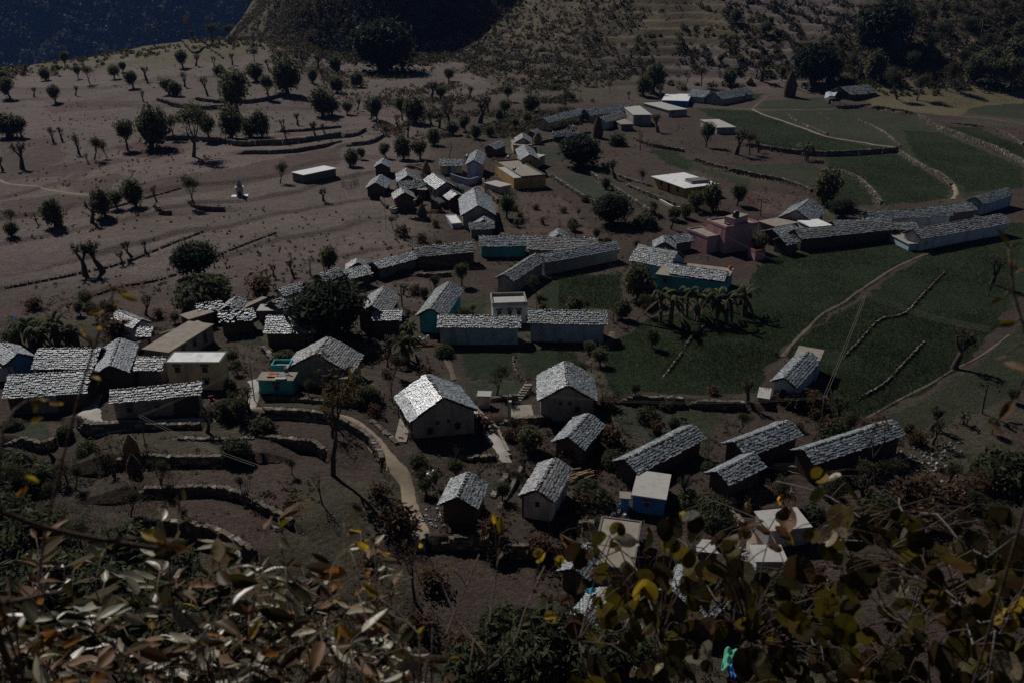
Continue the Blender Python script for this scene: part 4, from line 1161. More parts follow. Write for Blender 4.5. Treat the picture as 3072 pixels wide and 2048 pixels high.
gable('small slate shed behind the bright lean-to', ('D', 150, 800), ('D', 240, 770), ('D', 180, 840), 2.2, .6, 'mud')
# teal house behind the bananas: slab roof with a slate roof on it
rb, Lb, Db, zb = flat('teal house with slate roof behind the banana plants', ('E', 672, 1205), ('E', 1640, 1330), ('E', 1830, 1142), 3.2, 'teal', CONCT, wins=[W_(.13, 1.7, .45, .7)])
gable(None, ('E', 905, 1068), ('E', 1660, 1175), ('E', 1620, 1310), 3.4, .8, 'teal', parent=rb, z0=zb)

# ---- built walls
def built_wall(label, view, pts, h, thick, colr, cap=None, lift=0.0, name='garden_wall'):
    h *= hscale(V(view, *pts[0])[1]); thick *= hscale(V(view, *pts[0])[1])
    W = [ground(*V(*((view,) + p if len(p) == 2 else p))) for p in pts]
    C = smooth_line(W, .7)
    m = MB(); cp = MB(); vv = []; ff = []; v2 = []
    for i, p in enumerate(C):
        t = C[min(i + 1, len(C) - 1)] - C[max(i - 1, 0)]; t.z = 0; t.normalize(); s = Vector((t.y, -t.x, 0)) * thick / 2
        z = hbase(p.x, p.y) + lift
        for q, zz in ((p - s, z - 1.2), (p + s, z - 1.2), (p + s, z + h), (p - s, z + h)):
            vv.append((q.x, q.y, zz))
        s2 = s * 1.25
        for q, zz in ((p - s2, z + h + .002), (p + s2, z + h + .002), (p + s2, z + h + .09), (p - s2, z + h + .09)):
            v2.append((q.x, q.y, zz))
        if i:
            b = i * 4
            for k in range(4):
                k2 = (k + 1) % 4; ff.append((b - 4 + k, b - 4 + k2, b + k2, b + k))
    n = len(C) * 4
    ff += [(0, 1, 2, 3), (n - 4, n - 3, n - 2, n - 1)]
    m.add(vv, ff); cp.add(v2, ff)
    root = m.build(name, wallm(colr))
    if cap: cp.build('coping', cap, root)
    tag(root, label, 'wall')
built_wall('plastered wall with pale coping above the footpath', 'J', [(150, 640), (700, 690), (1200, 730), (1580, 755)], 1.5, .3, 'grey', CONCR)
built_wall('curved plastered wall dropping beside the footpath', 'J', [(1605, 895), (1690, 955), (1830, 1070), (1960, 1185), (2085, 1300)], 1.6, .3, 'dimwhite', CONCR)
built_wall('curved wall beside the ramp at the long white house', 'K', [(885, 790), (900, 860), (950, 920), (1020, 965)], 1.3, .22, 'dimwhite', CONCR)
built_wall('white parapet wall curving round the lavender house', 'C', [(1250, 740), (1400, 790), (1510, 815), (1600, 790), (1690, 740)], 1.9, .25, 'peri')
built_wall('cream terrace wall in front of the ochre house', 'R2', [(2085, 1320), (2180, 1375), (2290, 1440), (2345, 1425)], .9, .25, 'cream', CONCW)
built_wall('pale stone plinth strip below the ochre house', 'E', [(420, 20), (700, 150), (940, 280)], .5, .6, 'grey', CONCR, name='plinth_wall')
built_wall('pale wall strip behind the long flat house', 'A', [(740, 900), (1000, 790), (1370, 670)], 1.5, .2, 'dimwhite', CONCT)
built_wall('slanting stone wall beside the white porch house', 'R8', [(1010, 450), (1100, 340), (1190, 200), (1240, 100)], .7, .5, 'grey')
built_wall('stone lined path wall beside the verandah house', 'R5', [(920, 1240), (1000, 1310), (1070, 1390), (1150, 1540)], .6, .3, 'grey', CONCT)
built_wall('curved low stone wall around the porch house yard', 'R8', [(1230, 500), (1330, 505), (1390, 450), (1415, 400)], .6, .3, 'grey', CONCT)
built_wall('low garden wall in front of the pink house', 'E', [(1110, 160), (1200, 150), (1360, 130)], .8, .2, 'grey', CONCW)
# ------------------------------------------------------------------ trees (built once per kind, then copied)
BARK = mat('bark', (.085, .066, .052), .95, .4, 6, .5, spec=.15)
LEAF = mat('foliage', attr=True, rough=.7, var=.0, bump=0, spec=.25, trans=.5)
def quads_mesh(name, ctr, nrm, size, cols, rr, aspect=1.6):
    n = len(ctr)
    a = rr.normal(size=(n, 3)); a -= (a * nrm).sum(1)[:, None] * nrm; a /= np.linalg.norm(a, axis=1)[:, None] + 1e-9
    b = np.cross(nrm, a)
    s = size[:, None]
    v = np.stack([ctr - a * s * aspect, ctr + b * s * .6, ctr + a * s * aspect, ctr - b * s * .6], 1).reshape(-1, 3)
    f = np.arange(n * 4).reshape(n, 4)
    return mesh_np(name, v, f, np.repeat(cols, 4, 0), LEAF)
def grow(seed, trunk_h, spread, levels, nbr, rad, knob=0.0, lean=.1, up=.55):
    """returns MB of trunk and branches (unit height) and the tips"""
    r = random.Random(seed); m = MB(); tips = []
    def br(p, d, L, ra, lev):
        n = 4; pts = [p]; q = p.copy(); dd = d.copy()
        for i in range(n):
            dd = (dd + Vector((r.uniform(-1, 1), r.uniform(-1, 1), r.uniform(-.4, .9))) * .16).normalized()
            q = q + dd * L / n; pts.append(q.copy())
        rads = [ra * (1 - .45 * i / n) for i in range(n + 1)]
        if knob and lev == 0: rads = [x * (1 + .25 * r.random()) for x in rads]; rads[-1] *= 1 + knob
        m.tube(pts, rads, 5 if lev > 0 else 4)
        if lev == 0:
            tips.append((pts[-1], dd.copy(), L)); tips.append((pts[2], dd.copy(), L))
            if knob:
                for _ in range(5):
                    e = (dd + Vector((r.uniform(-1, 1), r.uniform(-1, 1), r.uniform(-.2, 1)))).normalized()
                    m.tube([pts[-1], pts[-1] + e * r.uniform(.03, .085)], [ra * .45, ra * .12], 3)
            return
        if lev < levels: tips.append((pts[-1], dd.copy(), L))
        k = nbr if lev == levels else r.randint(2, 3)
        for i in range(k):
            az = 2 * math.pi * (i + r.uniform(-.3, .3)) / k
            e = Vector((math.cos(az) * spread, math.sin(az) * spread, up + r.uniform(-.2, .25))).normalized()
            e = (e + dd * .7).normalized()
            br(pts[-1] if r.random() < .6 else pts[3], e, L * r.uniform(.55, .8), rads[-1] * .72, lev - 1)
    br(Vector((0, 0, -.03)), Vector((r.uniform(-lean, lean), r.uniform(-lean, lean), 1)), trunk_h, rad, levels)
    zmax = max(t[0].z for t in tips)
    return m, tips, zmax
def crown(seed, tips, n, rad, size, c0, c1, flat_=.75):
    rr = np.random.RandomState(seed)
    T = np.array([tuple(t[0]) for t in tips])
    T = T[rr.uniform(size=len(T)) < .74] if len(T) > 12 else T
    k = rr.randint(0, len(T), n)
    w = rr.uniform(.4, 1.4, len(T))
    d = rr.normal(size=(n, 3)); d /= np.linalg.norm(d, axis=1)[:, None]
    ra = rad * w[k] * rr.uniform(.25, 1, n) ** .45
    ctr = T[k] + d * ra[:, None] * np.array([1, 1, flat_])
    nr_ = d * .6 + rr.normal(size=(n, 3)) * .6 + np.array([0, 0, .35]); nr_ /= np.linalg.norm(nr_, axis=1)[:, None]
    t = rr.uniform(0, 1, n) ** 1.3
    cl = rr.uniform(.7, 1.25, len(T))[k]
    cols = (np.array(c0)[None] * (1 - t[:, None]) + np.array(c1)[None] * t[:, None]) * cl[:, None]
    return ctr, nr_, size * rr.uniform(.6, 1.25, n), cols, rr
PROTO = {}
def norm_proto(kind, m, ctr, nrm, size, cols, rr, extra_smooth=True):
    zmax = max([v[2] for v in m.v] + ([float(ctr[:, 2].max())] if ctr is not None else []))
    k = 1 / zmax
    m.v = [(x * k, y * k, z * k) for x, y, z in m.v]
    tm = m.mesh('trunk', BARK, True)
    cm = None
    if ctr is not None:
        cm = quads_mesh('crown', ctr * k, nrm, size * k, cols, rr)
        wd = float(np.percentile(np.hypot(ctr[:, 0], ctr[:, 1]), 95)) * 2 * k
    else:
        wd = .8
    PROTO.setdefault(kind, []).append((tm, cm, wd))
G0, G1 = (.055, .064, .032), (.19, .188, .085)
for s in range(5):
    m, tips, z = grow(10 + s, .09 + .04 * (s % 3), .85, 3, 5, .028, lean=.25, up=.6)
    norm_proto('bushy', m, *crown(10 + s, tips, 2100, .088, .0145, G0, G1, 1.0))
for s in range(4):
    m, tips, z = grow(30 + s, .30, .65, 3, 4, .028, lean=.25, up=.7)
    norm_proto('sparse', m, *crown(30 + s, tips, 1500, .12, .014, (.035, .04, .018), (.11, .10, .04)))
for s in range(5):
    m, tips, z = grow(50 + s, .24, .62, 2 + (s % 2), 4, .05, knob=.9, lean=.3, up=.85)
    norm_proto('lopped', m, *crown(50 + s, tips, 240, .05, .014, (.03, .03, .015), (.075, .065, .03)))
for s in range(3):
    m, tips, z = grow(70 + s, .11, .95, 3, 5, .042, lean=.12, up=.55)
    norm_proto('dense', m, *crown(70 + s, tips, 8000, .125, .0135, (.016, .024, .012), (.05, .062, .026)))
for s in range(3):
    m, tips, z = grow(80 + s, .05, 1.1, 2, 5, .016, lean=.1, up=.6)
    norm_proto('shrub', m, *crown(80 + s, tips, 3400, .15, .018, G0, (.085, .095, .034), .9))
for s in range(2):
    m, tips, z = grow(90 + s, .10, .9, 2, 6, .014, lean=.05, up=.9)
    norm_proto('dryshrub', m, *crown(90 + s, tips, 330, .16, .026, (.07, .04, .02), (.15, .085, .04), .9))
for s in range(3):
    m, tips, z = grow(110 + s, .36, .55, 3, 4, .024, lean=.1, up=.9)
    norm_proto('bare', m, *crown(110 + s, tips, 60, .05, .018, (.05, .04, .02), (.10, .07, .03)))
m, tips, z = grow(131, .62, .5, 2, 4, .034, lean=.06, up=.8)
norm_proto('autumn', m, *crown(131, tips, 420, .12, .022, (.05, .045, .012), (.16, .09, .018)))
# banana plants and papayas
def banana(seed):
    r = random.Random(seed); m = MB(); c = MB()
    for st in range(3):
        x, y = r.uniform(-.18, .18), r.uniform(-.18, .18); hh = r.uniform(.45, .62)
        m.tube([(x, y, -.05), (x * 1.05, y, hh * .5), (x * 1.15, y * 1.1, hh)], [.045, .04, .03], 6)
        for k in range(8):
            a = r.uniform(0, 6.28); L = r.uniform(.38, .58); lift = r.uniform(.5, 1.5) if k < 6 else -.5
            b = Vector((x * 1.15, y * 1.1, hh)); d = Vector((math.cos(a), math.sin(a), 0))
            side = Vector((-d.y, d.x, 0)); n = 7; pts = []
            for i in range(n + 1):
                t = i / n
                pts.append(b + d * L * t * .9 + Vector((0, 0, L * (lift * t - (.55 + .5 * lift) * t * t))))
            gcol = r.uniform(.6, 1.4); cc = (.11 * gcol, .125 * gcol, .045 * gcol) if k < 6 else (.12, .085, .045)
            vv = []; ff = []
            for i, p in enumerate(pts):
                w = .055 * math.sin(math.pi * min(1, .12 + .88 * i / n)) ** .6
                dr = Vector((0, 0, -.02))
                vv += [tuple(p - side * w + dr), tuple(p), tuple(p + side * w + dr)]
                if i:
                    o = i * 3; ff += [(o - 3, o - 2, o + 1, o), (o - 2, o - 1, o + 2, o + 1)]
            c.add(vv, ff, cc)
    zmax = max(v[2] for v in c.v)
    for mm in (m, c): mm.v = [(x / zmax, y / zmax, z / zmax) for x, y, z in mm.v]
    PROTO.setdefault('banana', []).append((m.mesh('stem', mat('banana_stem', (.10, .085, .05), .7, .3, 8, .3), True), c.mesh('leaves', LEAF), 1.0))
for s in range(4): banana(200 + s)
def papaya(seed):
    r = random.Random(seed); m = MB(); c = MB()
    m.tube([(0, 0, -.03), (.01, .01, .4), (.0, .02, .82)], [.03, .025, .018], 6)
    for k in range(15):
        a = r.uniform(0, 6.28); z = r.uniform(.72, .86); L = r.uniform(.14, .24)
        e = Vector((math.cos(a) * L, math.sin(a) * L, z + r.uniform(-.05, .12)))
        m.tube([(0, .02, z), tuple(e)], [.006, .004], 3)
        g_ = r.uniform(.7, 1.3)
        for q in range(5):
            b = a + (q - 2) * .55; t = Vector((math.cos(b), math.sin(b), r.uniform(-.5, .1))) * .10; sd = Vector((-t.y, t.x, 0)) * .3
            c.add([tuple(e), tuple(e + t * .5 + sd), tuple(e + t), tuple(e + t * .5 - sd)], [(0, 1, 2, 3)], (.05 * g_, .065 * g_, .02 * g_))
    PROTO.setdefault('papaya', []).append((m.mesh('trunk', BARK, True), c.mesh('crown', LEAF), .45))
for s in range(2): papaya(220 + s)

# kind, view, list of (base x, base y, height, [width]) in the photograph
T = []
def put(kind, view, lst): 
    for t in lst: T.append((kind, view) + t)
put('bushy', 'R1', [(75, 675, 140), (25, 590, 100), (320, 555, 90), (450, 465, 110), (385, 710, 125), (540, 545, 90), (785, 545, 110), (845, 500, 75), (925, 610, 125), (1165, 650, 130), (1225, 665, 110), (1260, 470, 130), (880, 1035, 225), (1040, 1020, 310), (1440, 960, 180), (1590, 950, 240), (1720, 950, 160), (1810, 950, 210), (1850, 665, 160), (1980, 640, 260), (2150, 570, 110), (2230, 800, 230), (2320, 500, 130), (2330, 640, 130), (50, 950, 165), (150, 950, 150), (730, 1490, 210), (810, 1440, 150), (940, 1425, 220), (385, 1565, 190), (1530, 560, 120), (1770, 560, 140), (2290, 790, 150)])
put('bushy', 'R1', [(1665, 820, 370)])
put('sparse', 'R1', [(620, 580, 110), (1330, 1080, 340), (650, 1100, 150), (740, 1090, 120), (1340, 1410, 190), (1470, 300, 125), (1580, 290, 110), (1200, 960, 160), (80, 1566, 110), (1930, 1265, 150), (1750, 430, 90), (180, 520, 70), (400, 520, 70)])
put('autumn', 'R1', [(1285, 262, 150)])
put('lopped', 'R1', [(365, 980, 100), (430, 970, 90), (540, 1060, 130), (150, 1170, 170), (25, 1175, 90), (610, 1120, 60), (1080, 1390, 110), (420, 1565, 190), (630, 1540, 150), (990, 700, 70), (1430, 655, 130), (1270, 600, 100), (1010, 550, 90), (1750, 325, 60), (1600, 450, 80), (1480, 465, 75), (1350, 455, 80), (1850, 485, 80), (2090, 455, 80), (2185, 475, 95), (2225, 545, 75), (1935, 415, 60), (1940, 905, 90), (1970, 965, 100), (2180, 965, 130), (2240, 925, 75), (2050, 865, 85), (2230, 1385, 100), (270, 1560, 60), (235, 665, 60), (520, 660, 65), (1100, 245, 70), (1350, 290, 75), (1200, 255, 50)])
put('dense', 'R2', [(285, 490, 350)])
put('bushy', 'R2', [(100, 600, 120), (40, 790, 110), (200, 825, 160), (255, 835, 190), (420, 830, 180), (520, 850, 210), (680, 690, 120), (1150, 700, 120), (1120, 790, 130), (1290, 770, 140), (1280, 850, 90), (1080, 835, 100), (860, 905, 130), (640, 1000, 140), (310, 1085, 115), (430, 1100, 190), (545, 1095, 170), (770, 930, 110), (930, 960, 120), (1020, 940, 90), (1200, 900, 100), (1140, 1505, 215), (2150, 630, 220), (2080, 655, 150), (740, 560, 110), (60, 1150, 140), (130, 1100, 90)])
put('dense', 'R2', [(1640, 1145, 230), (1860, 1545, 220)])
put('shrub', 'R2', [(2100, 1567, 110), (1560, 690, 60), (430, 1330, 60), (1690, 1390, 50), (1900, 1000, 90)])
put('lopped', 'R2', [(620, 680, 130), (400, 895, 110), (460, 950, 120), (620, 865, 100), (670, 885, 120), (870, 685, 95), (820, 655, 50), (955, 850, 200), (755, 865, 180), (1010, 780, 120), (1890, 1235, 140), (2180, 915, 130), (2210, 690, 110), (110, 760, 80), (310, 930, 70), (1980, 690, 60), (720, 770, 90)])
put('bare', 'R2', [(1540, 750, 190), (2060, 1035, 150), (1950, 1010, 90), (1500, 480, 110), (1850, 640, 80), (1330, 480, 110), (740, 1085, 100), (2150, 1040, 70)])
put('banana', 'R2', [(1205, 1560, 85), (1380, 1545, 75), (2150, 1485, 100)])
put('dense', 'R3', [(900, 575, 260), (1380, 330, 300), (1090, 1500, 130)])
put('bushy', 'R3', [(960, 1412, 290), (2150, 590, 200), (2260, 600, 230), (990, 570, 190), (1450, 420, 190)])
put('sparse', 'R3', [(1660, 420, 170), (1780, 330, 150), (1950, 300, 160), (2080, 400, 150), (1560, 520, 150), (1900, 480, 130), (2300, 180, 140), (1180, 500, 130)])
put('bushy', 'R3', [(1040, 560, 200), (1310, 555, 220), (2010, 565, 190), (2290, 420, 170), (160, 1015, 195), (330, 590, 130), (210, 1455, 240), (100, 1440, 140), (370, 1420, 170), (680, 560, 110), (2100, 470, 150), (560, 240, 110), (600, 200, 90), (370, 160, 110), (1240, 300, 130), (2320, 280, 120), (1090, 330, 90), (270, 440, 70), (20, 1500, 120)])
put('sparse', 'R3', [(1480, 685, 200), (1610, 695, 170), (1810, 625, 190), (130, 595, 130), (460, 1065, 150), (1700, 200, 150), (1560, 220, 130), (1880, 180, 130), (2180, 140, 130)])
put('lopped', 'R3', [(540, 565, 170), (370, 1065, 190), (520, 1055, 90), (430, 700, 60), (500, 545, 100), (1890, 630, 60), (1120, 160, 70), (940, 140, 70)])
put('bare', 'R3', [(2060, 265, 260), (1550, 330, 220), (860, 60, 110), (15, 610, 120), (1220, 110, 80), (1720, 480, 90)])
put('banana', 'R3', [(865, 1105, 160)])
put('papaya', 'R3', [(535, 1490, 130)])
put('dense', 'R4', [(1360, 330, 240), (2240, 750, 400)])
put('shrub', 'R4', [(1410, 505, 180), (1580, 1290, 110), (90, 1380, 70), (450, 1420, 60), (690, 1110, 70)])
put('lopped', 'R4', [(585, 335, 215), (715, 305, 220), (915, 215, 125), (850, 250, 90), (1000, 178, 90), (1000, 605, 150), (1885, 335, 95), (1560, 275, 40), (2020, 330, 110), (1650, 1270, 110), (1730, 1265, 180)])
put('banana', 'R4', [(120, 830, 190), (210, 820, 250), (290, 840, 280), (380, 820, 280), (480, 830, 200), (540, 820, 170), (2050, 770, 130)])
put('bushy', 'R4', [(80, 60, 110), (560, 600, 100), (620, 580, 80), (2265, 285, 190), (1640, 1000, 110), (1600, 1130, 120)])
put('papaya', 'R4', [(2140, 345, 145)])
put('dryshrub', 'R4', [(1800, 480, 210), (850, 740, 160), (790, 720, 140), (230, 560, 80), (2180, 1040, 120), (1100, 620, 80)])
put('bushy', 'R5', [(190, 1205, 150), (90, 1120, 130), (830, 400, 180), (2040, 500, 285), (1930, 625, 160), (570, 480, 90), (1360, 520, 80), (1700, 860, 110)])
put('banana', 'R5', [(430, 920, 260), (2230, 650, 350), (470, 760, 160)])
put('papaya', 'R5', [(420, 545, 190), (2260, 1275, 120)])
put('dryshrub', 'R5', [(420, 60, 80), (560, 100, 70), (1860, 1480, 160), (970, 1380, 110), (2170, 1410, 110), (1250, 1440, 110), (1830, 1240, 90)])
put('bare', 'R5', [(1800, 1240, 210), (620, 440, 110), (1850, 290, 120)])
put('banana', 'R6', [(60, 640, 330), (240, 650, 310), (390, 600, 280), (1950, 1350, 120)])
put('lopped', 'R6', [(1860, 970, 260), (2120, 390, 200), (2100, 470, 80), (1090, 1335, 190), (1700, 1385, 160), (450, 1200, 160), (1760, 1380, 140)])
put('papaya', 'R6', [(2060, 1275, 230)])
put('bushy', 'R6', [(2270, 1195, 115), (530, 200, 210), (880, 1230, 110), (1560, 1440, 110), (640, 880, 40), (2130, 1420, 120), (700, 1500, 90)])
put('dryshrub', 'R6', [(760, 1240, 120), (680, 1200, 90), (900, 1250, 140), (1300, 1420, 120), (560, 1150, 70), (1010, 1420, 130)])
put('autumn', 'J', [(1180, 1570, 1480)])
put('bare', 'J', [(1050, 830, 900), (60, 700, 260)])
put('sparse', 'J', [(620, 1560, 250), (1350, 500, 150), (850, 480, 220)])
put('shrub', 'J', [(1650, 560, 240), (1450, 330, 180)])
put('shrub', 'K', [(2170, 1230, 160), (800, 1210, 90), (200, 1420, 180), (60, 1330, 140), (380, 1500, 160), (950, 660, 60), (250, 1560, 170)])
put('sparse', 'K', [(2060, 900, 170), (2160, 800, 150), (1480, 1500, 230), (620, 1480, 180), (1990, 880, 110), (2250, 860, 140)])
put('lopped', 'K', [(1040, 1420, 220), (1330, 1300, 130), (500, 1270, 190)])
put('bare', 'R7', [(1700, 330, 190), (1120, 250, 220), (150, 480, 160), (280, 520, 150), (2220, 330, 230)])
put('sparse', 'R7', [(1660, 240, 110), (120, 280, 200), (330, 380, 190), (520, 230, 160), (900, 420, 170), (560, 640, 180), (1250, 480, 130)])
put('shrub', 'R7', [(60, 430, 150), (250, 600, 200), (900, 700, 190), (1150, 900, 230), (1350, 1060, 200), (1050, 1250, 250), (1350, 1400, 270), (700, 1000, 230), (300, 950, 230)])
put('dryshrub', 'R8', [(260, 280, 120), (400, 500, 160), (1050, 560, 130), (1350, 660, 150), (620, 900, 120), (500, 1250, 160), (820, 1380, 160), (1650, 360, 100), (200, 760, 140), (1560, 70, 90)])
put('shrub', 'R8', [(1130, 1230, 170), (1420, 1350, 230), (1560, 1320, 180), (1280, 1500, 220), (1750, 1420, 200), (900, 1520, 180), (1700, 250, 90), (1780, 330, 90), (1680, 330, 70), (1100, 700, 110), (1980, 1430, 190)])
put('bare', 'R8', [(510, 1010, 420), (350, 1180, 260), (1270, 380, 60)])
put('sparse', 'R9', [(1000, 300, 130), (1480, 240, 190), (1800, 200, 150), (1950, 420, 200), (2100, 560, 230), (1500, 560, 160), (2250, 150, 160)])
put('dryshrub', 'R9', [(1650, 260, 160), (1700, 500, 190), (2060, 250, 150), (1300, 150, 120)])
put('shrub', 'R9', [(560, 1080, 240), (430, 1030, 160), (2250, 950, 240), (200, 420, 130), (230, 480, 120), (1350, 380, 130), (700, 1150, 160), (2200, 180, 200), (900, 430, 90), (180, 100, 60)])
put('bare', 'R9', [(1340, 210, 420), (2210, 620, 190)])
put('dryshrub', 'R9', [(1580, 330, 160), (1900, 330, 160), (420, 360, 90), (2000, 700, 190), (860, 980, 170), (640, 1290, 120)])
KN = {'bushy': ('leafy_tree', 'bushy green tree', 'tree'), 'sparse': ('sparse_tree', 'thin leaved tree', 'tree'), 'lopped': ('lopped_tree', 'bare lopped tree', 'tree'), 'dense': ('dark_evergreen', 'large dark evergreen tree', 'tree'), 'shrub': ('shrub', 'rounded green shrub', 'shrub'), 'dryshrub': ('dry_shrub', 'reddish dry shrub', 'shrub'), 'bare': ('bare_tree', 'leafless twiggy tree', 'tree'), 'autumn': ('autumn_tree', 'tall orange leaved tree', 'tree'), 'banana': ('banana_plant', 'broad leaved banana plant', 'plant'), 'papaya': ('papaya_tree', 'slender papaya tree', 'tree')}
PARTN = {'banana': ('stem', 'leaves')}
FO_ = np.array(FOOT); PC_ = np.array(PATHC)
ar = random.Random(909); placed = 0
while placed < 150:
    vx, vy = (ar.uniform(880, 1650), ar.uniform(420, 1180)) if ar.random() < .68 else (ar.uniform(0, 900), ar.uniform(690, 1010)) if ar.random() < .6 else (ar.uniform(1650, 2352), ar.uniform(960, 1180))
    g = ground(vx, vy); s_ = soil_colour(np.array([g.x]), np.array([g.y]), np.array([g.z]))[0]
    if s_[1] > s_[0] * .98 and ar.random() < .9: continue
    if (np.hypot(FO_[:, 0] - g.x, FO_[:, 1] - g.y) < FO_[:, 2] + .6).any() or (np.hypot(PC_[:, 0] - g.x, PC_[:, 1] - g.y) < PC_[:, 2] * .5 + .5).any(): continue
    kd = ar.choice(('dryshrub', 'dryshrub', 'shrub', 'sparse', 'sparse', 'lopped', 'bare', 'bushy'))
    hm = ar.uniform(.7, 1.8) if 'shrub' in kd else ar.uniform(1.6, 3.4)
    dd_ = (g - Vector((0, 0, CAM_Z))).length
    T.append((kd, 'V', vx * 3072 / 2352 * VW['V'][2], vy * 3072 / 2352 * VW['V'][2], hm * FPX / dd_ * .9)); placed += 1
by = {}
for t in T:
    kind, vw, x, y, h = t[:5]
    vx, vy = V(vw, x, y)
    by.setdefault((kind, zone(vx, vy)), []).append((vx, vy, h / VW[vw][2] * 2352 / 3072))
tr = random.Random(77)
for (kind, zn), lst in by.items():
    lst.sort()
    for i, (vx, vy, hp) in enumerate(lst):
        g = ground(vx, vy)
        d = (g - Vector((0, 0, CAM_Z))).length
        dep = math.asin((CAM_Z - g.z) / d)
        hm = hp / (FPX / d) / math.cos(dep)
        tm, cm, wd = PROTO[kind][tr.randrange(len(PROTO[kind]))]
        nm, phrase, cat = KN[kind]
        root = empty(nm, (g.x, g.y, g.z - .03 * hm), tr.uniform(0, 6.28))
        sx = tr.uniform(.9, 1.15)
        if kind == 'dense': sx = 1.0
        if kind == 'bushy': sx *= .8 if hp < 62 else .68; hm *= .9
        if kind == 'banana': sx = .85; hm *= .72
        root.scale = (hm * sx, hm * sx, hm)
        pn = PARTN.get(kind, ('trunk', 'crown'))
        link(pn[0], tm, root)
        if cm is not None: link(pn[1], cm, root)
        lab = '%s on the %s, %s from the left' % (phrase, zn, ORD[i]) if len(lst) > 1 else '%s on the %s' % (phrase, zn)
        tag(root, lab, cat, phrase + 's on the ' + zn)

# ------------------------------------------------------------------ scrub on the hillsides, wheat, grass, stones: uncountable
def clumps(name, label, pts, hs, nleaf, size, c0, c1, seed, cat='scrub', kind='stuff'):
    rr = np.random.RandomState(seed)
    n = len(pts)
    k = np.repeat(np.arange(n), nleaf)
    d = rr.normal(size=(n * nleaf, 3)); d /= np.linalg.norm(d, axis=1)[:, None]; d[:, 2] = np.abs(d[:, 2])
    ctr = pts[k] + d * (hs[k] * rr.uniform(.3, 1, n * nleaf) ** .5)[:, None] * np.array([.75, .75, 1.0])
    nrm = d * .5 + rr.normal(size=d.shape) * .6; nrm /= np.linalg.norm(nrm, axis=1)[:, None]
    mixc = rr.uniform(0, 1, n)[k]; t = np.clip(mixc + rr.uniform(-.25, .25, len(k)), 0, 1)[:, None]
    br_ = rr.uniform(.6, 1.3, n)[k][:, None]
    cols = (np.array(c0) * (1 - t) + np.array(c1) * t) * br_
    o = link(name, quads_mesh(name, ctr, nrm, size * (hs[k] / hs.mean()) ** .5 * rr.uniform(.7, 1.3, len(k)), cols, rr))
    tag(o, label, cat, kind='stuff')
def scatter(n, x0, x1, y0, y1, seed, test):
    rr = np.random.RandomState(seed)
    Y = y0 * (y1 / y0) ** rr.uniform(0, 1, n)
    c = rr.uniform(x0, x1, n)
    X = (c - 1176) / 2205 * Y
    Z = H(X, Y)
    keep = test(X, Y, Z, c + 110 * fbm(X / 24, Y / 24, 333, 2) * (Y > 255), rr)
    if y0 < 250:
        kk = np.nonzero(keep)[0]
        dmin = np.full(len(kk), 1e9)
        for s0 in range(0, len(PC_), 200):
            q = PC_[s0:s0 + 200]
            dd = np.hypot(X[kk][:, None] - q[None, :, 0], Y[kk][:, None] - q[None, :, 1]) - q[None, :, 2] * .5
            dmin = np.minimum(dmin, dd.min(1))
        keep = keep.copy(); keep[kk[dmin < .5]] = False
    return np.stack([X, Y, Z], 1)[keep], rr
P, rr = scatter(30000, 600, 2600, 275, 640, 1, lambda X, Y, Z, c, rr: (Z > 3) & ((c < 1120) | (c > 1930) | (rr.uniform(size=len(X)) < np.where(c < 1480, .42, .2))) & (fbm(X / 16, Y / 16, 5, 2) > rr.uniform(-.9, .35, len(X))))
clumps('hillside_scrub', 'dark mixed scrub covering the hills behind the village', P, rr.uniform(.5, 2.3, len(P)), 12, .36, (.022, .028, .013), (.095, .07, .038), 3)
P, rr = scatter(34000, 400, 1200, 390, 680, 18, lambda X, Y, Z, c, rr: (Z > -4) & (ridge_h(X, Y, RIDGE_A, .98) > rr.uniform(-46, -2, len(X))) & (fbm(X / 14, Y / 14, 85, 2) > rr.uniform(-1.1, .5, len(X))))
clumps('spur_scrub', 'dark scrub and small trees on the left spur behind the plateau', P, rr.uniform(.6, 2.6, len(P)), 10, .38, (.026, .03, .014), (.10, .078, .04), 19)
P, rr = scatter(2200, 1100, 2450, 290, 480, 2, lambda X, Y, Z, c, rr: (Z > 1) & (((c > 1500) & (c < 1780) & (Y < 430)) | ((c > 1000) & (c < 1300) & (Y < 380)) | (c > 1950)) & (fbm(X / 22, Y / 22, 15, 2) > .15))
clumps('yellow_scrub', 'yellow-green bushes on the hill behind the village', P, rr.uniform(.8, 2.2, len(P)), 26, .40, (.05, .055, .014), (.12, .11, .03), 4)
P, rr = scatter(5000, 1060, 1640, 285, 470, 26, lambda X, Y, Z, c, rr: (Z > 1.0) & (c < 1430) & (fbm(X / 11, Y / 11, 95, 2) > rr.uniform(-.9, .4, len(X))))
clumps('hill_scrub', 'low brown scrub on the slope above the upper row', P, rr.uniform(.3, 1.3, len(P)), 12, .26, (.03, .03, .015), (.11, .08, .042), 27)
HEDGES = [[(80, 350), (200, 420), (290, 470), (400, 520)], [(330, 300), (380, 400), (430, 490)], [(420, 260), (500, 320), (570, 400), (600, 470)], [(520, 230), (620, 320), (680, 420), (740, 490)], [(690, 240), (760, 330), (795, 420)], [(320, 30), (470, 90), (600, 180), (720, 270)], [(470, 5), (640, 70), (770, 180), (800, 240)], [(620, 15), (760, 95), (900, 155), (1060, 195), (1250, 210)], [(800, 5), (960, 85), (1100, 115), (1270, 165)], [(1050, 5), (1300, 55), (1600, 65)], [(20, 330), (60, 420), (90, 480)]]
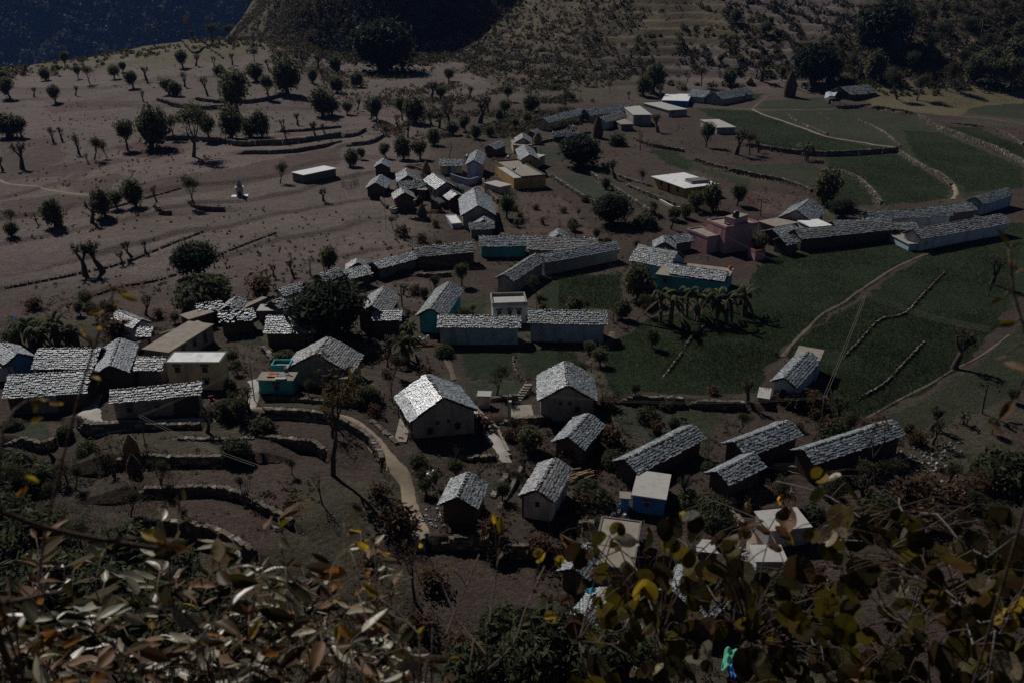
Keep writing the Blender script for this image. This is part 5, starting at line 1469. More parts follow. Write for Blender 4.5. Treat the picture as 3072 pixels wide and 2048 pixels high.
for k, pl in enumerate(HEDGES):
    Wp = smooth_line([ground(*V('R3', *p)) for p in pl], .8); hr_ = random.Random(500 + k)
    pts_ = []
    for p in Wp:
        for _ in range(2):
            x, y = p.x + hr_.gauss(0, .8), p.y + hr_.gauss(0, .8)
            if hr_.random() < .8: pts_.append((x, y, hz(x, y) - .1))
    clumps('bank_hedge', 'scrubby terrace hedge on the upper right hillside, %s from the left of the rows' % ORD[k], np.array(pts_), np.random.RandomState(k).uniform(.4, 1.5, len(pts_)), 22, .24, (.022, .026, .013), (.085, .066, .034), 600 + k, 'hedge', None)
P, rr = scatter(1700, -200, 690, 335, 425, 6, lambda X, Y, Z, c, rr: (Y > np.interp(c, ED_C, ED_Y) - 48) & (Y < np.interp(c, ED_C, ED_Y) + 8) & (fbm(X / 14, Y / 14, 25, 2) > rr.uniform(-.5, .5, len(X))))
clumps('ridge_scrub', 'olive and rust scrub along the far left ridge crest', P, rr.uniform(.4, 1.7, len(P)), 18, .32, (.035, .032, .014), (.125, .10, .035), 7)
P, rr = scatter(7000, 640, 1380, 225, 385, 8, lambda X, Y, Z, c, rr: (fbm(X / 12, Y / 12, 35, 2) > rr.uniform(-.15, .6, len(X))) & (c > 700 + 2.2 * (300 - Y)))
clumps('slope_scrub', 'low dark scrub between the trees behind the village', P, rr.uniform(.3, 1.9, len(P)), 16, .24, (.035, .036, .017), (.11, .09, .045), 9)
def vill(X, Y, Z, c, rr):
    col = soil_colour(X, Y, Z)
    brown = (np.abs(col - np.array(TAN)).sum(1) > .05) & (col[:, 0] > .06) & (col[:, 0] > col[:, 1] * 1.05)
    return brown & (fbm(X / 6, Y / 6, 45, 2) > rr.uniform(-.15, .55, len(X))) & ((c > 850) | (Y < 118))
P, rr = scatter(26000, -100, 2450, 42, 245, 10, vill)
clumps('village_weeds', 'dry weeds and low bushes scattered between the houses', P, rr.uniform(.1, .6, len(P)) ** 1.3, 11, .075, (.03, .032, .014), (.13, .09, .045), 11, 'weeds')
def lowleft(X, Y, Z, c, rr):
    vx, vy = projv(X, Y, Z)
    w = sst((vy - 1020) / 150) * sst((430 - vx) / 150) + sst((vy - 1330) / 120)
    return (vx < 1000) & (w > .02) & (fbm(X / 5, Y / 5, 55, 2) > rr.uniform(-.2, 1.0, len(X)) - .7 * np.clip(w, 0, 1))
P, rr = scatter(6000, -400, 1100, 43, 82, 12, lowleft)
clumps('brush', 'dark tangled brush on the near terraces at the lower left', P, rr.uniform(.25, .9, len(P)), 22, .048, (.018, .019, .009), (.10, .072, .036), 13, 'brush')
def lowright(X, Y, Z, c, rr):
    vx, vy = projv(X, Y, Z)
    w = sst((vx - 2030) / 120) * sst((vy - 960) / 60) + sst((vy - 1400) / 80)
    return (vx > 1000) & (w > .02) & (fbm(X / 5, Y / 5, 65, 2) > rr.uniform(-.2, 1.0, len(X)) - .35 * np.clip(w, 0, 1))
P, rr = scatter(6000, 1000, 2900, 43, 92, 14, lowright)
clumps('brush', 'dark tangled brush on the near slope at the lower right', P, rr.uniform(.15, .6, len(P)), 16, .036, (.026, .02, .011), (.13, .088, .05), 15, 'brush')
P, rr = scatter(2600, -100, 900, 112, 390, 16, lambda X, Y, Z, c, rr: (fbm(X / 18, Y / 18, 75, 2) > rr.uniform(-.3, .8, len(X))))
clumps('plateau_tufts', 'dark grass tufts dotted over the brown plateau', P, rr.uniform(.12, .42, len(P)) * (P[:, 1] / 150) ** .4, 9, .13, (.04, .035, .018), (.10, .075, .04), 17, 'grass')
for k, (pts_, ok, rr) in enumerate(FOREST):
    sel = rr.choice(ok, min(len(ok), 9000)); P = pts_[sel] + rr.uniform(-2, 2, (len(sel), 3)) * np.array([1, 1, 0])
    clumps('mountain_forest', ['sparse forest on the hazy near mountain flank', 'dark forest on the far blue mountain wall'][k], P, rr.uniform(2.0, 6.0, len(P)) * (1 + .6 * k), 8, 1.5 + k, (.03, .035, .018), (.10, .09, .05), 700 + k, 'forest')
# wheat blades
BL = mat('wheat_blades', attr=True, rough=.6, var=0, bump=0, spec=.2, trans=.4)
def blades(name, label, n, x0, x1, y0, y1, seed, pick, hh, wd, c0, c1, cat):
    rr = np.random.RandomState(seed)
    Y = y0 * (y1 / y0) ** rr.uniform(0, 1, n); c = rr.uniform(x0, x1, n); X = (c - 1176) / 2205 * Y
    col = soil_colour(X, Y, np.zeros(n))
    k = np.zeros(n, bool)
    for p in pick: k |= np.abs(col - np.array(p)).sum(1) < .004
    k &= fbm(X / 5, Y / 5, seed + 9, 3) > rr.uniform(-1.1, -.2, n)
    X, Y = X[k], Y[k]; n = len(X)
    Z = H(X, Y)
    patch = .65 + .5 * fbm(X / 9, Y / 9, seed, 3)
    h = hh * rr.uniform(.5, 1.2, n) * patch; a = rr.uniform(0, 6.28, n); w = wd * rr.uniform(.6, 1.3, n) * (Y / 110) ** .5
    b = np.stack([X, Y, Z - .02], 1); s = np.stack([np.cos(a) * w, np.sin(a) * w, 0 * a], 1)
    tip = b + np.stack([rr.normal(size=n) * h * .35, rr.normal(size=n) * h * .35, h], 1)
    v = np.stack([b - s, b + s, tip], 1).reshape(-1, 3)
    t = rr.uniform(0, 1, n)[:, None] ** 1.6
    pc = np.clip(.5 + .9 * fbm(X / 7, Y / 7, seed + 3, 3), 0, 1)[:, None]
    big = np.clip(.5 + 1.1 * fbm(X / 26, Y / 17, seed + 31, 3), 0, 1)[:, None]
    cols = (np.array(c0) * (1 - t) + np.array(c1) * t) * (.55 + .8 * pc) * (.7 + .6 * big) * (1 + (1 - big) * np.array([.35, .1, 0]))
    o = link(name, mesh_np(name, v, np.arange(n * 3).reshape(-1, 3), np.repeat(cols, 3, 0), BL))
    tag(o, label, cat, kind='stuff')
blades('wheat', 'dense dark green wheat in the fields right of the houses', 420000, 1300, 2500, 60, 330, 21, [WHEAT], .42, .035, (.015, .032, .010), (.055, .075, .022), 'wheat')
blades('thin_grass', 'thin olive grass in the upper terraced fields', 160000, 600, 2600, 60, 330, 22, [OLIVE], .22, .03, (.03, .036, .016), (.10, .085, .042), 'grass')
blades('vegetable_rows', 'low leafy vegetables in the garden plots', 190000, -50, 2400, 60, 260, 23, [VEG], .16, .07, (.03, .042, .025), (.085, .10, .065), 'vegetables')
# stones and litter flecks on the soil
rr = np.random.RandomState(31); n = 5200
Y = 44 * (320 / 44) ** rr.uniform(0, 1, n); c = rr.uniform(-50, 2420, n); X = (c - 1176) / 2205 * Y
col = soil_colour(X, Y, 0 * X); k = col[:, 0] > .09
X, Y = X[k], Y[k]; Z = H(X, Y); n = len(X)
s = rr.uniform(.03, .11, n) * (Y / 110) ** .6
base = np.array([[1, 0, 0], [-.5, .87, 0], [-.5, -.87, 0], [0, 0, .8]])
v = np.stack([X, Y, Z], 1)[:, None] + base[None] * s[:, None, None] * rr.uniform(.6, 1.4, (n, 4, 3))
f = (np.arange(n)[:, None, None] * 4 + np.array([[0, 1, 3], [1, 2, 3], [2, 0, 3]])[None]).reshape(-1, 3)
gv = rr.uniform(.15, .42, n)[:, None] * np.array([1, .93, .84]); gv[rr.uniform(size=n) < .02] = .75
o = link('field_stones', mesh_np('field_stones', v.reshape(-1, 3), f, np.repeat(gv, 4, 0), STONE)); tag(o, 'small pale stones strewn over the soil', 'stones', kind='stuff')
# ------------------------------------------------------------------ poles, wires, small things
METAL = mat('pole_metal', (.10, .10, .105), .6, .2, 5, .1, spec=.4)
WIRE = mat('wire', (.16, .15, .13), .5, 0, 1, 0, spec=.5)
POLES = {}
def pole(key, label, base, top, r=.06, arms=True):
    b = ground(*V(*base)); d = (b - Vector((0, 0, CAM_Z))).length
    h = (V(*base)[1] - V(*top)[1]) / (FPX / d) / math.cos(math.asin((CAM_Z - b.z) / d))
    root = empty('power_pole', b)
    m = MB(); m.tube([(0, 0, -.4), (0, 0, h * .5), (0, 0, h)], [r, r * .9, r * .75], 8); m.build('shaft', METAL, root, True)
    if arms:
        m = MB(); m.box(-.45, .45, -.04, .04, h - .25, h - .17); m.build('crossarm', METAL, root)
        for x in (-.4, 0, .4):
            m = MB(); m.lathe([(.02, 0), (.05, .03), (.03, .08), (.045, .1), (.02, .16)], 8, c=(x, 0, h - .17)); m.build('insulator', mat('porcelain', (.5, .48, .45), .3, 0, 1, 0, spec=.5), root)
    tag(root, label, 'pole', 'village power poles')
    POLES[key] = b + Vector((0, 0, h - .1))
pole('a', 'power pole in the wheat field where the wires meet', ('R6', 1208, 775), ('R6', 1187, 475))
pole('b', 'thin pole below the lone field house', ('R6', 930, 1455), ('R6', 935, 1180), .05, False)
pole('c', 'pole in the courtyard beside the two gable houses', ('R5', 1150, 1470), ('R5', 1135, 1135), .05, False)
pole('d', 'power pole in front of the long whitewashed house', ('K', 1335, 1150), ('K', 1325, 890), .05, False)
pole('e', 'dark pole beside the lane near the teal house', ('J', 110, 560), ('J', 70, 40), .06)
pole('f', 'pole beside the upper slate houses', ('D', 287, 1210), ('D', 283, 860), .06, False)
pole('g', 'pole at the edge of the far flat house garden', ('D', 2170, 890), ('D', 2165, 640), .05, False)
pole('h', 'lone pole in the upper green field', ('R3', 605, 1045), ('R3', 603, 860), .06)
pole('i', 'slim pole left of the upper cluster palm', ('C', 360, 1420), ('C', 372, 700), .04, False)
pole('j', 'pole rising behind the long slate roof', ('R5', 1550, 150), ('R5', 1550, 0), .05, False)
def wire(label, p, q, sag=.5, n=1, gap=.25):
    p, q = Vector(p), Vector(q)
    m = MB()
    sd = (q - p).cross(Vector((0, 0, 1))).normalized()
    for k in range(n):
        o = sd * gap * (k - (n - 1) / 2)
        pts = []
        for i in range(17):
            t = i / 16
            pts.append(p.lerp(q, t) + o + Vector((0, 0, -sag * 4 * t * (1 - t))))
        m.tube(pts, .013, 3)
    tag(m.build('power_line', WIRE), label, 'cable')
A_, = [POLES['a']]
wire('cables from the field pole toward the pink house', A_, ground(*V('R6', 300, 60), 4.6), .6, 2)
wire('cables from the field pole running left over the bananas', A_, ground(*V('R5', 560, 225), 5.0), 1.2, 3, .4)
wire('cables from the field pole running right across the field', A_, ground(*V('R6', 2110, 700), 5.0), .5, 4, .5)
wire('pair of cables from the field pole down to the thin pole', A_, POLES['b'], .3, 2, .2)
wire('cables crossing below the long whitewashed house', POLES['d'], ground(*V('K', 2352, 1330), 3.0), .3, 2, .25)
wire('cables from the whitewashed house to the lane pole', POLES['d'], POLES['e'], .3, 2, .25)
wire('cable crossing above the lower right barns', POLES['c'], POLES['b'], .8, 2, .3)

# shrine on the plateau
b = ground(*V('R1', 1655, 1352)); rt = empty('shrine', b, .2)
m = MB(); m.box(-2.2, 2.0, -1.0, 1.2, -.4, .12); m.build('plinth', CONCW, rt)
m = MB(); m.box(-.85, .85, -.85, .85, .12, 2.1); m.build('chamber', wallm('white'), rt)
m = MB(); m.box(-1.1, 1.1, -1.1, 1.1, 2.1, 2.28); m.build('eave', CONCR, rt)
m = MB(); m.lathe([(.75, 2.28), (.7, 2.8), (.5, 3.3), (.28, 3.65), (.1, 3.9)], 10); m.build('spire', wallm('dimwhite'), rt, True)
m = MB(); m.tube([(0, 0, 3.85), (0, 0, 4.7)], .04, 5); m.build('finial', METAL, rt)
m = MB(); m.box(-.35, .35, -.87, -.855, .15, 1.3); m.build('doorway', DARKW, rt)
rt.scale = (.72, .72, .8)
tag(rt, 'small white shrine with stepped spire on the brown plateau', 'shrine')

# haystacks
HAY = mat('hay', (.24, .155, .08), .95, .4, 5, 1.0, 18, .1)
HAYD = mat('old_hay', (.10, .07, .045), .95, .4, 5, 1.0, 18, .1)
def haystack(label, view, x, y, h, w, material=HAY):
    b = ground(*V(view, x, y)); d = (b - Vector((0, 0, CAM_Z))).length
    k = d / FPX * 2352 / 3072 / VW[view][2]
    hm, wm = h * k * 1.05, w * k
    r = random.Random(x * 7 + y); m = MB(); prof = [(.42, -.03), (.5, .15), (.5, .35), (.42, .6), (.26, .82), (.1, .97), (.02, 1.03)]
    n = 14; vv = []; ff = []
    for i, (ra, z) in enumerate(prof):
        for j in range(n):
            a = 2 * math.pi * j / n; q = ra * r.uniform(.84, 1.14)
            vv.append((q * math.cos(a) * wm, q * math.sin(a) * wm, (z + r.uniform(-.02, .02)) * hm))
    for i in range(len(prof) - 1):
        for j in range(n):
            j2 = (j + 1) % n; ff.append((i * n + j, i * n + j2, (i + 1) * n + j2, (i + 1) * n + j))
    root = empty('haystack', b)
    m.add(vv, ff); m.build('stack', material, root, True)
    s = MB()
    for _ in range(260):
        a = r.uniform(0, 6.28); z = r.uniform(.05, 1.0); ra = np.interp(z, [p[1] for p in prof], [p[0] for p in prof]) * wm
        o = Vector((ra * math.cos(a), ra * math.sin(a), z * hm)); e = Vector((math.cos(a) * r.uniform(.03, .2), math.sin(a) * r.uniform(.03, .2), r.uniform(-.25, .05))) * max(.6, wm * .4); t = Vector((-math.sin(a), math.cos(a), 0)) * .04
        s.add([tuple(o - t), tuple(o + t), tuple(o + e)], [(0, 1, 2)])
    s.build('straw', material, root)['kind'] = 'stuff'
    tag(root, label, 'haystack', 'haystacks of the village')
haystack('tall dark haystack beside the white gabled slate house', 'D', 1070, 890, 270, 130, HAYD)
haystack('rusty hay heap between the upper slate houses', 'D', 740, 665, 80, 150)
haystack('small hay cone behind the sunlit lean-to', 'D', 810, 705, 70, 70)
haystack('round haystack beside the slate pyramid house', 'D', 240, 965, 130, 120)
haystack('dark haystack against the upper long slate house', 'D', 1050, 605, 115, 130, HAYD)
haystack('dark hay cone in the yard of the upper cluster', 'C', 855, 1245, 165, 130, HAYD)
haystack('second dark hay cone behind the yard cone', 'C', 815, 1070, 110, 120, HAYD)
haystack('hay heap above the square slate hut', 'C', 915, 640, 150, 110)
haystack('hay cone on a tree in the lower left garden', 'R4', 910, 1566, 140, 100)
haystack('dark hay stack at the corner of the lower left garden', 'K', 1240, 1420, 190, 110, HAYD)
haystack('tall dark hay cone by the upper field track', 'R3', 735, 668, 150, 75, HAYD)
haystack('hay pile on the roof end of the far upper row', 'R3', 460, 575, 35, 50)
haystack('hay heap by the bright lower right barn path', 'I', 585, 960, 90, 90)

# roof details
def dish(label, view, x, y, h, face=-.6):
    p = ground(*V(view, x, y), h * hscale(V(view, x, y)[1])); root = empty('satellite_dish', p, face)
    m = MB(); m.tube([(0, 0, -.2), (0, 0, .5)], .035, 6); m.build('mast', METAL, root)
    m = MB(); prof = [(.02, 0), (.2, .02), (.34, .07), (.44, .13)]
    m.lathe(prof, 16); o = m.build('reflector', mat('dish_paint', (.08, .08, .085), .5, .1, 3, 0), root, True); o.location = (0, 0, .55); o.rotation_euler = (R(55), 0, 0)
    m = MB(); m.tube([(0, 0, .52), (0, -.45, .75)], .015, 4); m.build('feed_arm', METAL, root)
    tag(root, label, 'satellite dish', 'satellite dishes')
dish('satellite dish on the lavender house roof', 'C', 1475, 450, 4.9)
dish('satellite dish on the pale terrace roof', 'C', 2130, 625, 3.3)
dish('satellite dish on the upper lane terrace', 'C', 2045, 460, 3.1)
dish('satellite dish above the drying cloths', 'J', 575, 190, 2.55)
p = ground(*V('E', 1780, 425), 7.6 * hscale(560)); rt = empty('water_tank', p)
m = MB(); m.lathe([(.50, 0), (.52, .1), (.50, .14), (.52, .35), (.50, .39), (.52, .7), (.45, .85), (.2, .97)], 16); m.build('body', mat('black_plastic', (.012, .014, .018), .35, 0, 1, 0, spec=.5), rt, True)
m = MB(); m.lathe([(.2, .965), (.2, 1.05), (.05, 1.08)], 12); m.build('lid', mat('tank_lid', (.25, .3, .33), .4, 0, 1, 0), rt)
tag(rt, 'black water tank on top of the pink stair tower', 'water tank')
p = ground(*V('E', 1700, 1140), 3.25 * hscale(640)); rt = MB(); rt.lathe([(.1, 0), (.26, .1), (.3, .24), (.2, .4), (.1, .44), (.14, .5)], 14)
o = rt.build('clay_pot', mat('orange_pot', (.55, .13, .035), .6, .1, 3, .1), None, True); o.location = p; tag(o, 'round orange pot on the teal house roof edge', 'pot')
# flag
b = ground(*V('E', 1975, 330)); root = empty('flag', b); m = MB(); m.tube([(0, 0, 0), (0, 0, 2.9)], .03, 5); m.build('staff', WOOD, root)
m = MB(); vv = []; ff = []
for i in range(7):
    t = i / 6
    for k in range(4): vv.append((-.0 - t * .35, .06 * math.sin(5 * t + k * .4), 2.85 - .35 * k * (1 - t) - .3 * t))
    if i:
        for k in range(3): o_ = i * 4 + k; ff.append((o_ - 4, o_ - 3, o_ + 1, o_))
m.add(vv, ff); m.build('cloth', mat('orange_cloth', (.6, .10, .02), .8, .15, 4, 0, trans=.4), root); tag(root, 'orange pennant flag on a staff behind the pink house', 'flag')
# sheets of cloth and tarpaulin: draped grids
def cloth(name, label, corners, view, h, colr, cat, amp=.06, group=None, trans=.25, sag=None):
    P = [ground(*V(view, *c), h * hscale(V(view, *c)[1])) for c in corners]   # fl fr br bl
    m = MB(); n = 12; vv = []; ff = []
    r = random.Random(corners[0][0])
    ph = r.uniform(0, 6)
    for i in range(n + 1):
        for j in range(n + 1):
            a, b = i / n, j / n
            p = (P[0].lerp(P[1], a)).lerp(P[3].lerp(P[2], a), b)
            dz = amp * (math.sin(a * 9 + ph + b * 3) + .7 * math.sin(b * 13 - a * 5 + ph))
            if sag: dz += sag * (1 - (2 * a - 1) ** 2)
            vv.append((p.x, p.y, p.z + .07 + dz))
            if i and j: o_ = i * (n + 1) + j; ff.append((o_, o_ - 1, o_ - n - 2, o_ - n - 1))
    m.add(vv, ff); o = m.build(name, mat('cloth_%s' % name + '_%.2f_%.2f_%.2f' % colr, colr, .8, .25, 1.5, .2, trans=trans), None, True)
    s = o.modifiers.new('thickness', 'SOLIDIFY'); s.thickness = .02
    tag(o, label, cat, group); return o
cloth('tarpaulin', 'orange tarpaulin spread at the edge of the tilled plot', [(1955, 1095), (2120, 1095), (2130, 1050), (1955, 1035)], 'A', .5, (.62, .13, .02), 'tarpaulin', .12)
cloth('tarpaulin', 'yellow-orange tarpaulin tent behind the white slab house', [(890, 925), (1040, 890), (975, 825), (865, 855)], 'I', 1.4, (.75, .36, .03), 'tarpaulin', .05, sag=.7)
cloth('blanket', 'pink and white blanket beside the orange tarpaulin', [(955, 912), (1060, 895), (1000, 820), (975, 830)], 'I', 1.5, (.65, .48, .42), 'blanket', .05, sag=.8)
cloth('tarpaulin', 'green tarpaulin at the bottom right behind the leaves', [(1650, 1390), (1740, 1390), (1800, 1200), (1690, 1195)], 'H', .9, (.12, .48, .30), 'tarpaulin', .12)
cloth('tarpaulin', 'blue tarpaulin beside the green tarpaulin', [(1745, 1460), (1790, 1470), (1800, 1280), (1720, 1330)], 'H', 1.0, (.10, .20, .72), 'tarpaulin', .15)
cloth('tarpaulin', 'turquoise sheet on the roof at the bottom centre', [(450, 700), (530, 705), (560, 662), (480, 660)], 'H', 4.0, (.05, .42, .60), 'tarpaulin', .06)
cloth('tarpaulin', 'shiny white sheet on the tumbledown slate shack', [(975, 680), (1050, 660), (1070, 635), (985, 640)], 'R3', 2.0, (.55, .6, .66), 'tarpaulin', .15)
cloth('tarpaulin', 'small blue sheet by the banana plants at the left edge', [(75, 640), (120, 640), (115, 615), (78, 618)], 'R4', .8, (.02, .08, .45), 'tarpaulin', .1)
CL = [((.62, .10, .03), 'orange-red cloth', [(300, 205), (440, 205), (445, 175), (300, 175)]), ((.6, .6, .58), 'white cloth', [(385, 268), (550, 268), (555, 240), (400, 240)]), ((.25, .25, .4), 'lilac cloth', [(455, 235), (550, 238), (555, 205), (470, 205)]), ((.55, .4, .3), 'beige cloth', [(270, 230), (430, 235), (430, 212), (280, 210)])]
for cc, nm, cs in CL:
    cloth('drying_cloth', nm + ' drying on the teal house roof', cs, 'J', 2.52, cc, 'cloth', .02, 'cloths drying on the teal roof')
cloth('drying_cloth', 'orange cloth drying in the yard of the upper cluster', [(1330, 1180), (1400, 1180), (1400, 1110), (1340, 1110)], 'C', .4, (.6, .16, .04), 'cloth', .05)
cloth('drying_cloth', 'orange cloth on the grey flat house of the upper row', [(1480, 540), (1550, 545), (1550, 520), (1490, 518)], 'D', 2.3, (.55, .10, .03), 'cloth', .04)
cloth('drying_cloth', 'orange cloth in the flower garden by the porch house', [(535, 1270), (620, 1250), (600, 1220), (540, 1225)], 'G', .6, (.75, .18, .02), 'cloth', .1)
# chair
b = ground(*V('K', 1950, 775)); root = empty('plastic_chair', b, .5); RED_P = mat('red_plastic', (.45, .03, .05), .4, 0, 1, 0, spec=.5)
m = MB(); m.box(-.25, .25, -.25, .25, .42, .46); m.build('seat', RED_P, root)
m = MB(); m.box(-.25, .25, .22, .26, .46, .9); m.build('backrest', RED_P, root)
for x in (-.22, .22):
    for y in (-.22, .22):
        m = MB(); m.box(x - .025, x + .025, y - .025, y + .025, 0, .42); m.build('leg', RED_P, root)
    m = MB(); m.box(x - .03, x + .03, -.22, .22, .62, .66); m.build('armrest', RED_P, root)
tag(root, 'red plastic chair beside the long whitewashed house', 'chair')
# steps to the tall slate house: real treads
P0 = ground(*V('R5', 1215, 1185)); P1 = ground(*V('R5', 1285, 1125)); root = empty('stone_steps', P0)
for k in range(7):
    t = k / 6; q = P0.lerp(P1, t) - P0; m = MB(); m.box(q.x - .4, q.x + .4, q.y - .22, q.y + .22, -.4, .08 + .13 * k); m.build('step', CONCT, root)
tag(root, 'concrete steps up to the tall slate house courtyard', 'steps')
b = ground(*V('R5', 1160, 1318)); root = empty('gate_pillar', b); m = MB(); m.box(-.12, .12, -.12, .12, -.2, 1.9); m.build('pillar', wallm('white'), root); m = MB(); m.box(-.18, .18, -.18, .18, 1.9, 1.98); m.build('cap', CONCR, root); tag(root, 'slim white pillar in the courtyard beside the pole', 'pillar')
for k, (vw, x, y) in enumerate([('R5', 545, 790), ('R5', 570, 800), ('R5', 598, 780)]):
    b = ground(*V(vw, x, y)); m = MB(); m.lathe([(.2, 0), (.24, .3), (.24, .55), (.14, .62), (.15, .7)], 12)
    o = m.build('water_drum', mat('pale_plastic', (.5, .53, .56), .4, .1, 3, 0), None, True); o.location = b; tag(o, ['left', 'middle', 'right'][k] + ' pale water drum at the corner of the long low house', 'drum', 'water drums')
# brushwood fences and firewood
def fence(label, view, pts, h):
    W = [ground(*V(view, *p)) for p in pts]; r = random.Random(pts[0][0]); m = MB()
    C = smooth_line(W, .22)
    for p in C:
        z = hz(p.x, p.y); q = Vector((p.x + r.uniform(-.1, .1), p.y + r.uniform(-.1, .1), z - .1))
        m.tube([q, q + Vector((r.uniform(-.15, .15), r.uniform(-.15, .15), h * r.uniform(.7, 1.2)))], [.03, .015], 4)
    for k in (.35, .75): m.tube([Vector((p.x, p.y, hz(p.x, p.y) + h * k)) for p in C[::3]], .025, 4)
    tag(m.build('stick_fence', WOOD), label, 'fence', 'stick fences')
fence('stick fence in front of the small dark slate house', 'R8', [(540, 300), (620, 310), (690, 290)], 1.3)
fence('stick fence behind the orange tarpaulin', 'I', [(600, 860), (720, 855), (830, 845)], 1.2)
fence('brushwood fence beside the upper cluster garden', 'R5', [(440, 90), (540, 110), (660, 100)], 1.2)
fence('stick fence in front of the tumbledown shack', 'R3', [(1020, 745), (1150, 748), (1290, 730)], 1.3)
fence('stick fence at the bare bush of the upper field', 'D', [(1720, 1010), (1830, 1020), (1940, 1000)], 1.6)
fence('stick fence at the left of the upper cluster', 'R2', [(0, 1290), (60, 1300), (120, 1270)], 1.5)
def woodpile(label, view, x, y, L, n, colr=(.2, .14, .09)):
    b = ground(*V(view, x, y)); r = random.Random(x); root = empty('firewood_pile', b, r.uniform(-.5, .5)); wm = mat('firewood_%.2f' % colr[0], colr, .9, .4, 5, .4)
    for k in range(n):
        a = r.uniform(-.3, .3); p = Vector((r.uniform(-L, L) * .5, r.uniform(-.6, .6), .08 + .5 * r.random() * (1 - k / n * .3)))
        d = Vector((math.cos(a), math.sin(a), r.uniform(-.15, .15))) * r.uniform(.5, 1.1)
        m = MB(); m.tube([p - d, p + d], [.07, .05], 6); m.build('log', wm, root)
    tag(root, label, 'firewood', 'firewood piles')
woodpile('firewood heap in the yard of the yellow terraces', 'C', 1990, 640, 2.5, 26, (.45, .34, .2))
woodpile('reddish firewood heap above the yellow terraces', 'C', 1900, 470, 2.2, 18, (.25, .13, .08))
woodpile('brushwood heap below the square slate hut', 'C', 740, 560, 2.5, 16, (.2, .1, .06))
woodpile('planks and logs in the yard of the upper cluster', 'C', 990, 1190, 3.0, 16, (.35, .22, .12))
woodpile('straw bundles between the white and brown lower houses', 'G', 600, 880, 2.0, 18, (.36, .26, .15))
woodpile('log pile beside the lower right barn wall', 'I', 960, 580, 2.0, 16, (.3, .25, .2))
woodpile('pale branches at the corner of the long low house', 'R5', 610, 810, 1.8, 12, (.35, .28, .2))
woodpile('branch heap below the dark mud house', 'R5', 390, 320, 3.0, 18, (.07, .05, .04))
def rubble(label, view, x, y, n, sp, sz, colr):
    b = ground(*V(view, x, y)); r = random.Random(x + y); root = empty('stone_heap', b)
    for k in range(n):
        p = Vector((r.gauss(0, sp), r.gauss(0, sp * .7), 0)); z = hz(b.x + p.x, b.y + p.y) - b.z
        o = bpy.data.objects.new('stone', RSM[[2, 4, 5][k % 3]]); COL.objects.link(o); o.parent = root
        o.matrix_basis = Matrix.LocRotScale(Vector((p.x, p.y, z - .04)), Euler((r.uniform(-.3, .3), r.uniform(-.3, .3), r.uniform(0, 6))), Vector((sz * r.uniform(.6, 1.5), sz * r.uniform(.6, 1.4), sz * r.uniform(.4, .9))))
    tag(root, label, 'stones', 'stone heaps')
rubble('pale stone heap on the bare lower right slope', 'R9', 1640, 60, 60, 1.6, .3, None)
rubble('scattered stones among the leaves at the lower right', 'R9', 900, 930, 40, 1.3, .3, None)
rubble('stones heaped beside the porch house wall', 'R8', 650, 440, 45, 1.0, .25, None)
rubble('stone edging of the path below the blue house', 'G', 1130, 1350, 30, .9, .35, None)
rubble('stone pile near the tarpaulin path', 'I', 600, 1360, 30, .8, .3, None)
rubble('loose stones on the slope right of the long barn', 'R6', 1780, 1520, 40, 1.5, .25, None)
rubble('small stone cairn in the lower tilled field', 'R8', 600, 140, 26, .35, .45, None)

